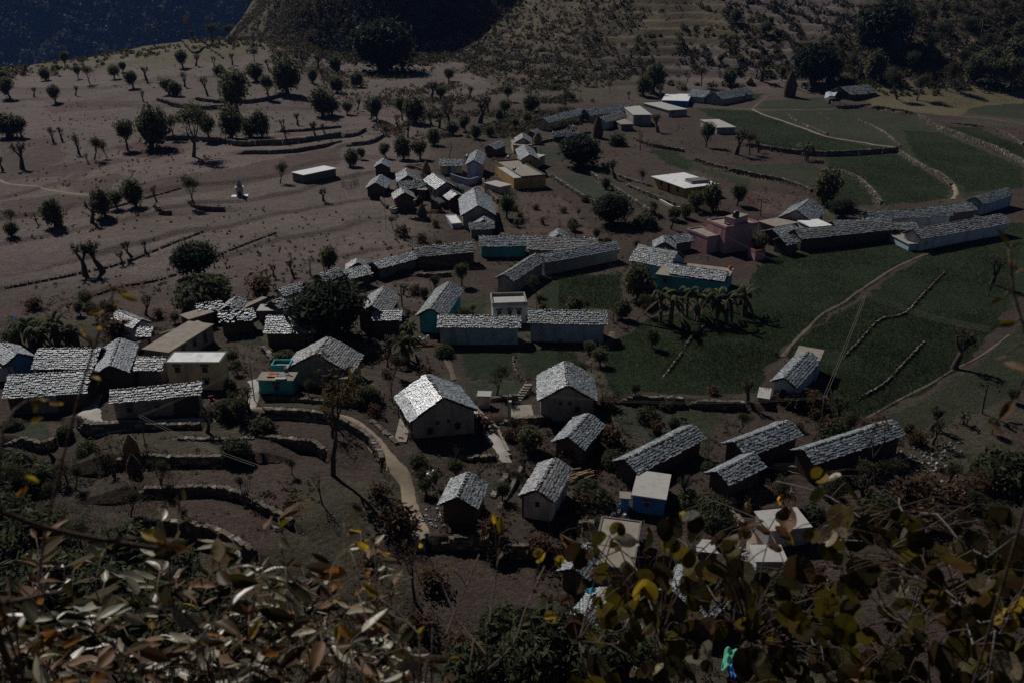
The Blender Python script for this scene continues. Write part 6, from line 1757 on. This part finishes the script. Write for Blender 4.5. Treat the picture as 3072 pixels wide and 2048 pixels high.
# ------------------------------------------------------------------ plants right in front of the camera
fr = random.Random(2024)
TWIG = mat('twig', (.11, .075, .055), .8, .3, 30, .3, spec=.25)
TWIGG = mat('grey_twig', (.20, .18, .16), .8, .3, 30, .3, spec=.25)
def leafmat(name, top, under, trans, rough=.5, spec=.2):
    m = bpy.data.materials.new(name); N, L = nodes_of(m); b = N['Principled BSDF']
    gm = N.new('ShaderNodeNewGeometry'); oi = N.new('ShaderNodeObjectInfo'); tc = N.new('ShaderNodeTexCoord')
    mx = N.new('ShaderNodeMix'); mx.data_type = 'RGBA'; mx.inputs[6].default_value = (*top, 1); mx.inputs[7].default_value = (*under, 1)
    L.new(gm.outputs['Backfacing'], mx.inputs[0])
    nz = N.new('ShaderNodeTexNoise'); nz.inputs['Scale'].default_value = 5; nz.inputs['Detail'].default_value = 6; L.new(tc.outputs['Object'], nz.inputs['Vector'])
    ad = N.new('ShaderNodeMath'); ad.operation = 'ADD'; L.new(nz.outputs[0], ad.inputs[0]); L.new(oi.outputs['Random'], ad.inputs[1])
    mr = N.new('ShaderNodeMapRange'); mr.inputs[1].default_value = .3; mr.inputs[2].default_value = 1.6; mr.inputs[3].default_value = .5; mr.inputs[4].default_value = 1.35; L.new(ad.outputs[0], mr.inputs[0])
    m2 = N.new('ShaderNodeMix'); m2.data_type = 'RGBA'; m2.blend_type = 'MULTIPLY'; m2.inputs[0].default_value = 1; L.new(mx.outputs[2], m2.inputs[6]); L.new(mr.outputs[0], m2.inputs[7])
    # brown blotches
    n2 = N.new('ShaderNodeTexNoise'); n2.inputs['Scale'].default_value = 2.2; n2.inputs['Detail'].default_value = 4; L.new(tc.outputs['Object'], n2.inputs['Vector'])
    a2 = N.new('ShaderNodeMath'); a2.operation = 'MULTIPLY_ADD'; a2.inputs[1].default_value = .35; L.new(oi.outputs['Random'], a2.inputs[0]); L.new(n2.outputs[0], a2.inputs[2])
    m3r = N.new('ShaderNodeMapRange'); m3r.inputs[1].default_value = .72; m3r.inputs[2].default_value = .88; L.new(a2.outputs[0], m3r.inputs[0])
    m3 = N.new('ShaderNodeMix'); m3.data_type = 'RGBA'; m3.inputs[7].default_value = (.10, .055, .025, 1); L.new(m3r.outputs[0], m3.inputs[0]); L.new(m2.outputs[2], m3.inputs[6])
    L.new(m3.outputs[2], b.inputs['Base Color']); b.inputs['Roughness'].default_value = rough; b.inputs['Specular IOR Level'].default_value = spec
    wv = N.new('ShaderNodeTexNoise'); wv.inputs['Scale'].default_value = 9; L.new(tc.outputs['Object'], wv.inputs['Vector'])
    bp = N.new('ShaderNodeBump'); bp.inputs['Strength'].default_value = .12; bp.inputs['Distance'].default_value = .03; L.new(wv.outputs[0], bp.inputs['Height']); L.new(bp.outputs[0], b.inputs['Normal'])
    tr_ = N.new('ShaderNodeBsdfTranslucent'); L.new(m3.outputs[2], tr_.inputs[0])
    ms = N.new('ShaderNodeMixShader'); ms.inputs[0].default_value = trans; L.new(b.outputs[0], ms.inputs[1]); L.new(tr_.outputs[0], ms.inputs[2]); L.new(ms.outputs[0], N['Material Output'].inputs[0])
    return m
LM_PALE = leafmat('pale_leaf', (.50, .46, .33), (.32, .26, .16), .2, .4, .5)
LM_DARK = leafmat('dark_leaf', (.045, .043, .014), (.06, .05, .02), .35)
LM_YEL = leafmat('yellow_leaf', (.48, .33, .02), (.48, .34, .03), .6)
LM_OLI = leafmat('olive_leaf', (.105, .085, .010), (.12, .095, .013), .55)
LM_BRN = leafmat('brown_leaf', (.22, .125, .065), (.24, .15, .09), .2, .6)
LM_ORG = leafmat('orange_leaf', (.42, .17, .025), (.38, .17, .03), .5)
def leaf_lance(seed, aspect=.36, curl=.5):
    r = random.Random(seed); m = MB(); n = 8; vv = []; ff = []; bend = r.uniform(-curl, curl); tw = r.uniform(-.5, .5)
    for i in range(n + 1):
        t = i / n; w = aspect * math.sin(math.pi * t ** .85) ** .8 * .5 + .004
        z = bend * (t - .0) ** 2 * .5; a = tw * t
        fold = .18 * w
        for k, s in enumerate((-1, -.5, 0, .5, 1)):
            x = s * w * (1 + .05 * r.uniform(-1, 1)); zz = abs(s) * w * .45 + .012 * r.uniform(-1, 1)
            vv.append((x * math.cos(a) - zz * math.sin(a), t, z + x * math.sin(a) + zz * math.cos(a)))
        if i:
            for k in range(4): o_ = i * 5 + k; ff.append((o_ - 5, o_ - 4, o_ + 1, o_))
    return vv, ff
def leaf_heart(seed, curl=.5):
    """two-lobed rounded leaf, stalk at the origin"""
    r = random.Random(seed); n = 18; bend = r.uniform(-.2, curl); cup = r.uniform(.25, .85); vv = []; ff = []
    out = []
    for i in range(n):
        th = 2 * math.pi * (i + .5) / n
        ra = .52 * (1 - .46 * math.exp(-((th - math.pi / 2) / .30) ** 2) * 1.0 - .22 * math.exp(-((th - 3 * math.pi / 2) / .3) ** 2)) * r.uniform(.96, 1.04)
        out.append((ra * math.cos(th) * 1.05, .46 + ra * math.sin(th)))
    for ring in (0.0, .5, 1.0):
        for x, y in out:
            xx, yy = x * ring, .46 + (y - .46) * ring
            vv.append((xx, yy, cup * abs(xx) * .9 + bend * (yy - .2) ** 2 * .6 + .015 * r.uniform(-1, 1)))
    for k in range(2):
        for i in range(n):
            j = (i + 1) % n; ff.append((k * n + i, k * n + j, (k + 1) * n + j, (k + 1) * n + i))
    return vv, ff
def leaf_curled(seed):
    """dead leaf rolled up along its length"""
    r = random.Random(seed); vv = []; ff = []; n = 8; roll = r.uniform(2.2, 4.2)
    for i in range(n + 1):
        t = i / n; w = .42 * math.sin(math.pi * min(1, t * .92 + .06)) ** .7
        for k in range(7):
            s = (k / 6 - .5) * 2; a = s * roll * .5; R_ = w / roll * 2
            vv.append((R_ * math.sin(a) + .05 * math.sin(t * 5), t * .9 + .04 * r.uniform(-1, 1), R_ * (1 - math.cos(a)) + .25 * math.sin(t * 3 + seed) + .03 * r.uniform(-1, 1)))
        if i:
            for k in range(6): o_ = i * 7 + k; ff.append((o_ - 7, o_ - 6, o_ + 1, o_))
    return vv, ff
def variants(fn, seeds, mats_):
    out = {}
    for mn, mm in mats_.items():
        lst = []
        for s in seeds:
            mb = MB(); mb.add(*fn(s)); lst.append(mb.mesh('leaf', mm, True))
        out[mn] = lst
    return out
LANCE = variants(leaf_lance, range(8), {'pale': LM_PALE, 'yellow': LM_YEL, 'dark': LM_DARK, 'brown': LM_BRN, 'orange': LM_ORG, 'olive': LM_OLI})
HEART = variants(leaf_heart, range(7), {'olive': LM_OLI, 'yellow': LM_YEL, 'dark': LM_DARK, 'pale': LM_PALE})
CURL = variants(leaf_curled, range(5), {'brown': LM_BRN, 'pale': LM_PALE})
def put_leaf(root, me, p, direction, normal, size):
    y = Vector(direction).normalized(); z = Vector(normal); z = (z - y * z.dot(y)); z = z.normalized() if z.length > 1e-5 else y.orthogonal().normalized()
    x = y.cross(z)
    o = bpy.data.objects.new('leaf', me); COL.objects.link(o); o.parent = root
    M = Matrix((x, y, z)).transposed().to_4x4(); M.translation = Vector(p) - root.location
    o.matrix_basis = M @ Matrix.Diagonal((size, size, size, 1))
def stem(root, pts, r0, r1, material=TWIG):
    C = smooth_line(pts, .03); n = len(C); m = MB()
    m.tube([c - root.location for c in C], [r0 + (r1 - r0) * i / (n - 1) for i in range(n)], 6)
    m.build('stem', material, root, True); return C
def slope_root(x, y):
    return Vector((x, y, hz(x, y)))
RT = Vector((1, 0, 0)); FW = Vector((0, CP, -SP)); UPV = Vector((0, SP, CP))
# --- silvery leaved bush at the lower left
bl = empty('silver_leaf_bush', slope_root(-.75, 1.6))
nl = 0; EXTRA = MB(); EXD = MB(); EXB = MB()
for k in range(105):
    x0 = fr.uniform(-80, 960); d0 = fr.uniform(1.3, 2.3)
    top = 1200 + 350 * fr.random() ** .7 + max(0, abs(x0 - 450) - 400) * .3
    if 540 < x0 < 720: top = max(top, 1300)
    if k < 9: top = (1150, 1165, 1215, 1190, 1200, 1230, 1165, 1260, 1280)[k]; x0 = (420, 365, 610, 640, 790, 860, 835, 240, 90)[k]
    xb = x0 + fr.uniform(-160, 160)
    q0 = at(xb, 1660, d0 * .95)
    base = bl.location + Vector((fr.uniform(-.5, .5), fr.uniform(-.1, .3), 0)); base.z = hz(base.x, base.y)
    pts = [base, base.lerp(q0, .6) + Vector((0, 0, -.1)), q0, at((xb + x0) / 2 + fr.uniform(-60, 60), (1640 + top) / 2, d0), at(x0 + fr.uniform(-25, 25), top * .75 + 1640 * .25, d0), at(x0, top, d0 * 1.03)]
    C = stem(bl, pts, .0026, .0011)
    C = [p for p in C if project(p)[1] < 1600]
    for i in range(1, len(C)):
        for rep in range(2):
            if fr.random() < (.22 if rep == 0 else .45): continue
            p = C[i]; t = (C[min(i + 1, len(C) - 1)] - C[i - 1]).normalized()
            a = fr.uniform(0, 6.28); sd = (RT * math.cos(a) + FW * math.sin(a) * .7 + UPV * fr.uniform(-.35, .5)).normalized()
            dr = (t * fr.uniform(.1, .6) + sd).normalized()
            nrm = Vector((fr.gauss(-.15, .75), fr.gauss(.2, .75), 1))
            u = fr.random()
            kind = 'pale' if u < .38 else 'dark' if u < .58 else 'brown' if u < .75 else 'yellow' if u < .83 else 'orange' if u < .91 else 'olive'
            sz = d0 * (.014 + .026 * fr.random() ** 1.5)
            if nl < 296 and rep == 0:
                put_leaf(bl, LANCE[kind][fr.randrange(8)], p, dr, nrm, sz); nl += 1
            else:
                y_ = dr.normalized(); z_ = (nrm - y_ * nrm.dot(y_)).normalized(); M = Matrix((y_.cross(z_), y_, z_)).transposed() * sz
                v_, f_ = leaf_lance(fr.randrange(8)); (EXTRA if u < .3 else EXB if u < .6 else EXD).add([tuple(p - bl.location + M @ Vector(q)) for q in v_], f_)
for mb_, mm_ in ((EXTRA, LM_PALE), (EXD, LM_DARK), (EXB, LM_BRN)):
    o = mb_.build('leaves', mm_, bl, True); o['kind'] = 'stuff'
tag(bl, 'bush with long silvery and brown leaves in the lower left foreground', 'bush')
# --- broad two-lobed leaves at the lower right
brr = empty('broad_leaf_shrub', slope_root(1.0, 1.7))
def from_px(lst, d0, d1):
    n = len(lst); return [at(*V(vw, x, y), d0 + (d1 - d0) * i / max(1, n - 1)) for i, (vw, x, y) in enumerate(lst)]
bz = brr.location
mains = [
 ([('R9', 2351, 1500), ('R9', 2050, 1150), ('R9', 1800, 960), ('R9', 1530, 780), ('R9', 1330, 605), ('R9', 1030, 580)], 1.7, 2.0, .0033, .0013),
 ([('I', 2200, 1560), ('I', 1900, 1300), ('I', 1720, 1100), ('I', 1550, 950), ('I', 1250, 780), ('I', 860, 680)], 1.9, 2.2, .0038, .0014),
 ([('R9', 2400, 800), ('R9', 2100, 700), ('R9', 1900, 580), ('R9', 1750, 400), ('R9', 1520, 390), ('R9', 1490, 290)], 1.6, 1.8, .0028, .0012),
 ([('R9', 1700, 1600), ('R9', 1560, 1200), ('R9', 1380, 1050), ('R9', 1300, 800), ('R9', 1100, 760)], 1.8, 2.1, .0033, .0013),
 ([('R9', 420, 1600), ('R9', 480, 1350), ('R9', 350, 1150), ('R9', 200, 950), ('R9', 80, 700), ('R9', 30, 620)], 1.7, 2.0, .0033, .0013),
 ([('R8', 2250, 1600), ('R8', 2200, 1250), ('R8', 2100, 950), ('R8', 1990, 700), ('R8', 1850, 620), ('R8', 1650, 600)], 1.8, 2.0, .0033, .0013),
 ([('R9', 1000, 1600), ('R9', 900, 1300), ('R9', 760, 900), ('R9', 640, 600), ('R9', 560, 450)], 1.9, 2.1, .0033, .0013),
 ([('R9', 2100, 1600), ('R9', 2000, 1300), ('R9', 1900, 1000), ('R9', 1700, 850)], 1.5, 1.7, .0033, .0013),
 ([('R8', 1700, 1600), ('R8', 1900, 1300), ('R8', 2050, 1000), ('R8', 2300, 850)], 1.7, 1.9, .0028, .0012),
]
SP_ = []
for lst, d0, d1, r0, r1 in mains:
    pts = from_px(lst, d0, d1)
    base = bz + Vector((fr.uniform(-.4, .4), fr.uniform(-.1, .3), 0)); base.z = hz(base.x, base.y)
    C = stem(brr, [base, base.lerp(pts[0], .6)] + pts, r0, r1, TWIGG if fr.random() < .6 else TWIG)
    SP_.append(C)
# leaves: explicit places (view, x, y, size in photo pixels of that view, kind)
LV = [('R9', 1100, 430, 220, 'olive'), ('R9', 940, 150, 130, 'yellow'), ('R9', 1050, 160, 110, 'pale'), ('R9', 1190, 260, 200, 'olive'), ('R9', 930, 290, 150, 'dark'), ('R9', 1400, 400, 180, 'olive'), ('R9', 1600, 450, 200, 'dark'), ('R9', 1080, 540, 100, 'pale'), ('R9', 1480, 850, 160, 'pale'), ('R9', 1000, 1010, 190, 'olive'), ('R9', 1750, 980, 190, 'olive'), ('R9', 1880, 780, 220, 'olive'), ('R9', 1560, 1070, 160, 'olive'), ('R9', 1100, 1190, 210, 'olive'), ('R9', 1300, 1230, 170, 'olive'), ('R9', 1520, 1290, 200, 'dark'), ('R9', 1940, 1400, 280, 'olive'), ('R9', 2120, 1380, 220, 'olive'), ('R9', 2220, 1120, 160, 'yellow'), ('R9', 2280, 1010, 150, 'yellow'), ('R9', 300, 960, 110, 'yellow'), ('R9', 390, 1220, 240, 'dark'), ('R9', 460, 1430, 260, 'dark'), ('R9', 140, 1400, 220, 'pale'), ('R9', 640, 1080, 200, 'dark'), ('R9', 780, 780, 220, 'dark'), ('R9', 830, 1200, 210, 'dark'), ('R9', 960, 1380, 210, 'dark'), ('R9', 1200, 960, 170, 'olive'), ('R9', 1230, 800, 170, 'dark'), ('R9', 700, 900, 160, 'dark'), ('R9', 380, 650, 200, 'dark'), ('R9', 70, 440, 170, 'dark'), ('R9', 60, 960, 170, 'dark'), ('R9', 600, 1500, 240, 'dark'), ('R9', 1740, 1380, 220, 'dark'), ('R9', 2270, 1440, 200, 'pale'), ('R9', 2080, 900, 170, 'dark'), ('R9', 1400, 560, 140, 'dark'), ('R9', 1700, 660, 190, 'dark'), ('R9', 2040, 1010, 170, 'dark'), ('R9', 1980, 620, 180, 'dark'), ('R9', 1120, 1480, 200, 'dark'), ('R9', 2300, 1300, 180, 'olive'), ('R9', 900, 560, 120, 'olive'), ('R9', 760, 560, 100, 'yellow'), ('R9', 2000, 1200, 170, 'dark'), ('R9', 1400, 1450, 230, 'dark'), ('R9', 1650, 1500, 220, 'dark'), ('R9', 2180, 760, 130, 'olive'), ('R9', 940, 860, 100, 'olive'),
      ('R8', 2270, 1300, 220, 'olive'), ('R8', 2270, 500, 190, 'dark'), ('R8', 2250, 620, 110, 'yellow'), ('R8', 1830, 790, 160, 'olive'), ('R8', 1620, 690, 190, 'dark'), ('R8', 1920, 950, 200, 'olive'), ('R8', 2080, 900, 190, 'yellow'), ('R8', 2210, 780, 170, 'dark'), ('R8', 1990, 760, 130, 'pale'), ('R8', 2180, 1480, 160, 'pale'), ('R8', 2300, 1480, 150, 'dark'), ('R8', 1370, 690, 110, 'yellow'), ('R8', 1490, 730, 90, 'yellow'), ('R8', 1440, 1110, 90, 'yellow'), ('R8', 1650, 1160, 190, 'dark'), ('R8', 2150, 560, 150, 'dark'), ('R8', 2330, 430, 110, 'yellow')]
CV = [('R9', 330, 640, 260, 'pale'), ('R9', 450, 470, 170, 'brown'), ('R9', 560, 520, 150, 'brown'), ('R9', 720, 440, 260, 'brown'), ('R9', 690, 540, 190, 'brown'), ('R9', 640, 640, 170, 'brown'), ('R9', 300, 850, 150, 'brown'), ('R9', 1130, 800, 140, 'brown'), ('R9', 1330, 790, 140, 'brown'), ('R9', 1460, 760, 130, 'brown'), ('R9', 1180, 1510, 200, 'brown'), ('R9', 1060, 1510, 160, 'pale'), ('R9', 860, 1090, 110, 'brown'), ('R9', 1800, 740, 120, 'brown'), ('R9', 1000, 520, 110, 'pale'),
      ('R8', 1960, 590, 230, 'pale'), ('R8', 1730, 560, 230, 'pale'), ('R8', 1560, 570, 150, 'brown'), ('R8', 1760, 850, 170, 'brown'), ('R8', 1560, 1020, 140, 'brown'), ('R8', 1600, 1180, 170, 'brown'), ('R8', 1790, 1150, 120, 'brown'), ('R8', 2240, 1090, 130, 'brown'), ('R8', 2130, 660, 130, 'brown'), ('R8', 1640, 910, 110, 'brown'), ('R8', 1880, 850, 110, 'brown')]
for k in range(300):
    x, y = fr.uniform(1330, 2360), fr.uniform(1180, 1590)
    if y < 1180 + max(0, (1700 - x)) * .55 and fr.random() < .8: continue
    if 1720 < x < 1900 and y < 1330: continue
    if 1630 < x < 1745 and y > 1450: continue
    kx = 3072 / 2352
    LV.append(('V', x, y, fr.uniform(30, 66), fr.choice(('dark', 'dark', 'dark', 'olive', 'olive', 'olive', 'pale' if fr.random() < .4 else 'dark'))))
ALLP = [p for C in SP_ for p in C]
def twig_to(root, p):
    """short leaf stalk from the nearest stem"""
    q = min(ALLP, key=lambda c: (c - p).length)
    mid = q.lerp(p, .55) + UPV * (.15 * (p - q).length)
    m = MB(); C = [q, q.lerp(mid, .6), mid, mid.lerp(p, .5) + UPV * .004, p]
    m.tube([c - root.location for c in C], [.0015, .0013, .0012, .001, .0009], 5); m.build('stalk', TWIG, root, True)
    return (p - mid).normalized()
for lst, table in ((LV, HEART), (CV, CURL)):
    for vw, x, y, s, kind in lst:
        vx, vy = V(vw, x, y); sv = s / VW[vw][2] * 2352 / 3072
        d = fr.uniform(1.55, 2.25)
        p = at(vx, vy, d); size = sv / FPX * d * (.86 if table is HEART else .85)
        a = fr.uniform(0, 6.28)
        if table is HEART:
            dr = (RT * math.cos(a) * .7 - UPV * fr.uniform(.3, 1) + FW * fr.uniform(-.4, .4)).normalized()
            vw_n = -Vector(ray(vx, vy)); nrm = (vw_n * fr.uniform(.15, 1) + Vector((fr.gauss(0, .55), fr.gauss(0, .55), fr.gauss(.25, .5)))).normalized()
        else:
            dr = (RT * math.cos(a) - UPV * fr.uniform(-.2, .8) + FW * fr.uniform(-.3, .3)).normalized(); nrm = Vector((fr.gauss(0, .5), fr.gauss(0, .5), 1))
        p0 = p - dr * size * .46
        twig_to(brr, p0)
        put_leaf(brr, table[kind][fr.randrange(len(table[kind]))], p0, dr, nrm, size)
tag(brr, 'shrub with broad two-lobed yellowing leaves in the lower right foreground', 'shrub')
# --- tall thin stems close to the lens with yellow leaflets
def sprig(label, lst, d0, d1, leaves, r0=.0025, r1=.0012, name='sprig', mt=TWIG, lsize=.02):
    pts = from_px(lst, d0, d1)
    base = Vector((pts[0].x, pts[0].y + .15, 0)); base.z = hz(base.x, base.y)
    if (pts[0] - base).length > 5: base = pts[0] + Vector((0, 0, -.4))
    root = empty(name, base)
    C = stem(root, [base, base.lerp(pts[0], .5) + Vector((0, -.02, 0))] + pts, r0, r1, mt)
    for vw, x, y, s, kind in leaves:
        vx, vy = V(vw, x, y); d = (d0 + d1) / 2 * fr.uniform(.97, 1.03); p = at(vx, vy, d); size = s / VW[vw][2] * 2352 / 3072 / FPX * d
        q = min(C, key=lambda c: (c - p).length)
        dr = (p - q); dr = dr.normalized() if dr.length > 1e-4 else RT
        a0 = p - dr * size * .5
        m = MB(); m.tube([q - root.location, q.lerp(a0, .5) + UPV * .004 - root.location, a0 - root.location], [.0011, .001, .0009], 5); m.build('stalk', mt, root, True)
        put_leaf(root, LANCE[kind][fr.randrange(8)], a0, dr, (-Vector(ray(vx, vy)) + Vector((fr.gauss(0, .4), fr.gauss(0, .4), fr.gauss(.2, .4)))), size)
    tag(root, label, 'plant', 'foreground sprigs')
sprig('tall blurred sprig with yellow leaflets at the left', [('R7', 170, 1600), ('R7', 250, 1000), ('R7', 300, 600), ('R7', 400, 150), ('R4', 480, 1400), ('R4', 590, 1000), ('R4', 690, 700), ('R4', 780, 440)], .95, 1.0,
      [('R4', 660, 590, 130, 'yellow'), ('R4', 810, 530, 120, 'yellow'), ('R4', 890, 490, 110, 'yellow'), ('R4', 780, 420, 110, 'dark'), ('R4', 580, 720, 110, 'yellow'), ('R4', 690, 700, 110, 'yellow'), ('R4', 660, 1040, 120, 'yellow'), ('R4', 860, 650, 100, 'brown'), ('R4', 740, 760, 90, 'olive'), ('R4', 850, 440, 90, 'yellow')])
sprig('short blurred sprig with drooping yellow leaves at the left edge', [('R7', -40, 900), ('R7', -20, 400), ('K', 30, 1000), ('K', 250, 740), ('K', 420, 760)], .9, .95,
      [('K', 330, 780, 140, 'yellow'), ('K', 400, 740, 130, 'yellow'), ('K', 510, 780, 130, 'yellow'), ('K', 350, 920, 150, 'yellow'), ('R7', 150, 250, 90, 'orange'), ('R7', 220, 160, 90, 'yellow')])
sprig('blurred brown stick slanting across the lower left', [('R7', -300, 290), ('R7', 0, 385), ('R7', 320, 500), ('R7', 700, 580), ('R7', 1100, 645)], .8, 1.0, [('R7', 1130, 600, 150, 'orange'), ('R7', 1250, 640, 120, 'orange')], .0035, .0025, 'dry_stick')
sprig('blurred reddish stick low at the left edge', [('R7', -300, 1100), ('R7', 0, 1020), ('R7', 430, 935)], .8, .9, [], .003, .002, 'dry_stick')
sprig('crossed dry stem leaning left in the bottom centre', [('R8', 620, 1620), ('R8', 720, 1230), ('R8', 860, 900), ('R8', 950, 680)], 1.5, 1.6, [('R8', 750, 760, 110, 'yellow'), ('R8', 930, 830, 90, 'yellow')], .0028, .0014, 'dry_weed')
sprig('upright dry stem in the bottom centre', [('R8', 1000, 1620), ('R8', 1020, 1150), ('R8', 1060, 850), ('R8', 1080, 720)], 1.5, 1.6, [('R8', 1090, 680, 90, 'pale'), ('R8', 1100, 470, 130, 'yellow'), ('R8', 1050, 430, 90, 'yellow')], .0028, .0014, 'dry_weed')
sprig('dry stem leaning right across the bottom centre', [('R8', 1150, 1640), ('R8', 1000, 1370), ('R8', 800, 1120), ('R8', 640, 760)], 1.5, 1.7, [('R8', 540, 610, 90, 'yellow'), ('R8', 140, 620, 130, 'yellow'), ('R8', 300, 670, 90, 'yellow')], .0028, .0014, 'dry_weed')
sprig('long brown stem rising to the right in the bottom centre', [('R8', 860, 1620), ('R8', 1000, 1480), ('R8', 1180, 1300), ('R8', 1270, 1050), ('R8', 1400, 760)], 1.4, 1.7, [('R8', 1440, 1110, 100, 'yellow'), ('R8', 1300, 1130, 110, 'olive'), ('R8', 1500, 720, 90, 'yellow'), ('R8', 1380, 690, 100, 'yellow')], .0035, .0014, 'dry_weed')
sprig('yellow flecked sprig in the bottom left centre', [('R8', 560, 1640), ('R8', 540, 1400), ('R8', 500, 1150)], 1.3, 1.4, [('R8', 550, 1210, 110, 'yellow'), ('R8', 490, 1120, 100, 'yellow'), ('R8', 330, 1080, 100, 'olive'), ('R8', 210, 930, 150, 'yellow'), ('R8', 690, 1420, 110, 'olive'), ('R8', 790, 1390, 90, 'yellow'), ('R8', 650, 1480, 90, 'olive')], .002, .001)
sprig('blurred rusty sprig along the right edge', [('R6', 2450, 1600), ('R6', 2400, 1000), ('R6', 2340, 650), ('R6', 2280, 450), ('R6', 2250, 150)], 1.0, 1.0, [('R6', 2200, 60, 120, 'olive'), ('R6', 2270, 230, 130, 'olive'), ('R6', 2160, 520, 110, 'olive'), ('R6', 2230, 660, 130, 'olive'), ('R6', 2180, 900, 120, 'brown'), ('R6', 2290, 950, 150, 'brown'), ('R6', 2250, 1250, 160, 'brown'), ('R6', 2320, 300, 100, 'orange'), ('R6', 2150, 1380, 110, 'brown'), ('R6', 2330, 120, 110, 'olive')])

# ------------------------------------------------------------------ the valley's haze
hm_ = bpy.data.materials.new('haze_air'); hm_.use_nodes = True
N = hm_.node_tree.nodes; L = hm_.node_tree.links
N.remove(N['Principled BSDF']); pv = N.new('ShaderNodeVolumePrincipled')
pv.inputs['Color'].default_value = (.20, .40, 1.0, 1); pv.inputs['Density'].default_value = HAZE; pv.inputs['Anisotropy'].default_value = .0
L.new(pv.outputs[0], N['Material Output'].inputs['Volume'])
m = MB(); m.box(-3000, 3000, -60, 3400, -460, 540)
o = m.build('haze', hm_); tag(o, 'thin blue haze filling the valley air', 'haze', kind='stuff')
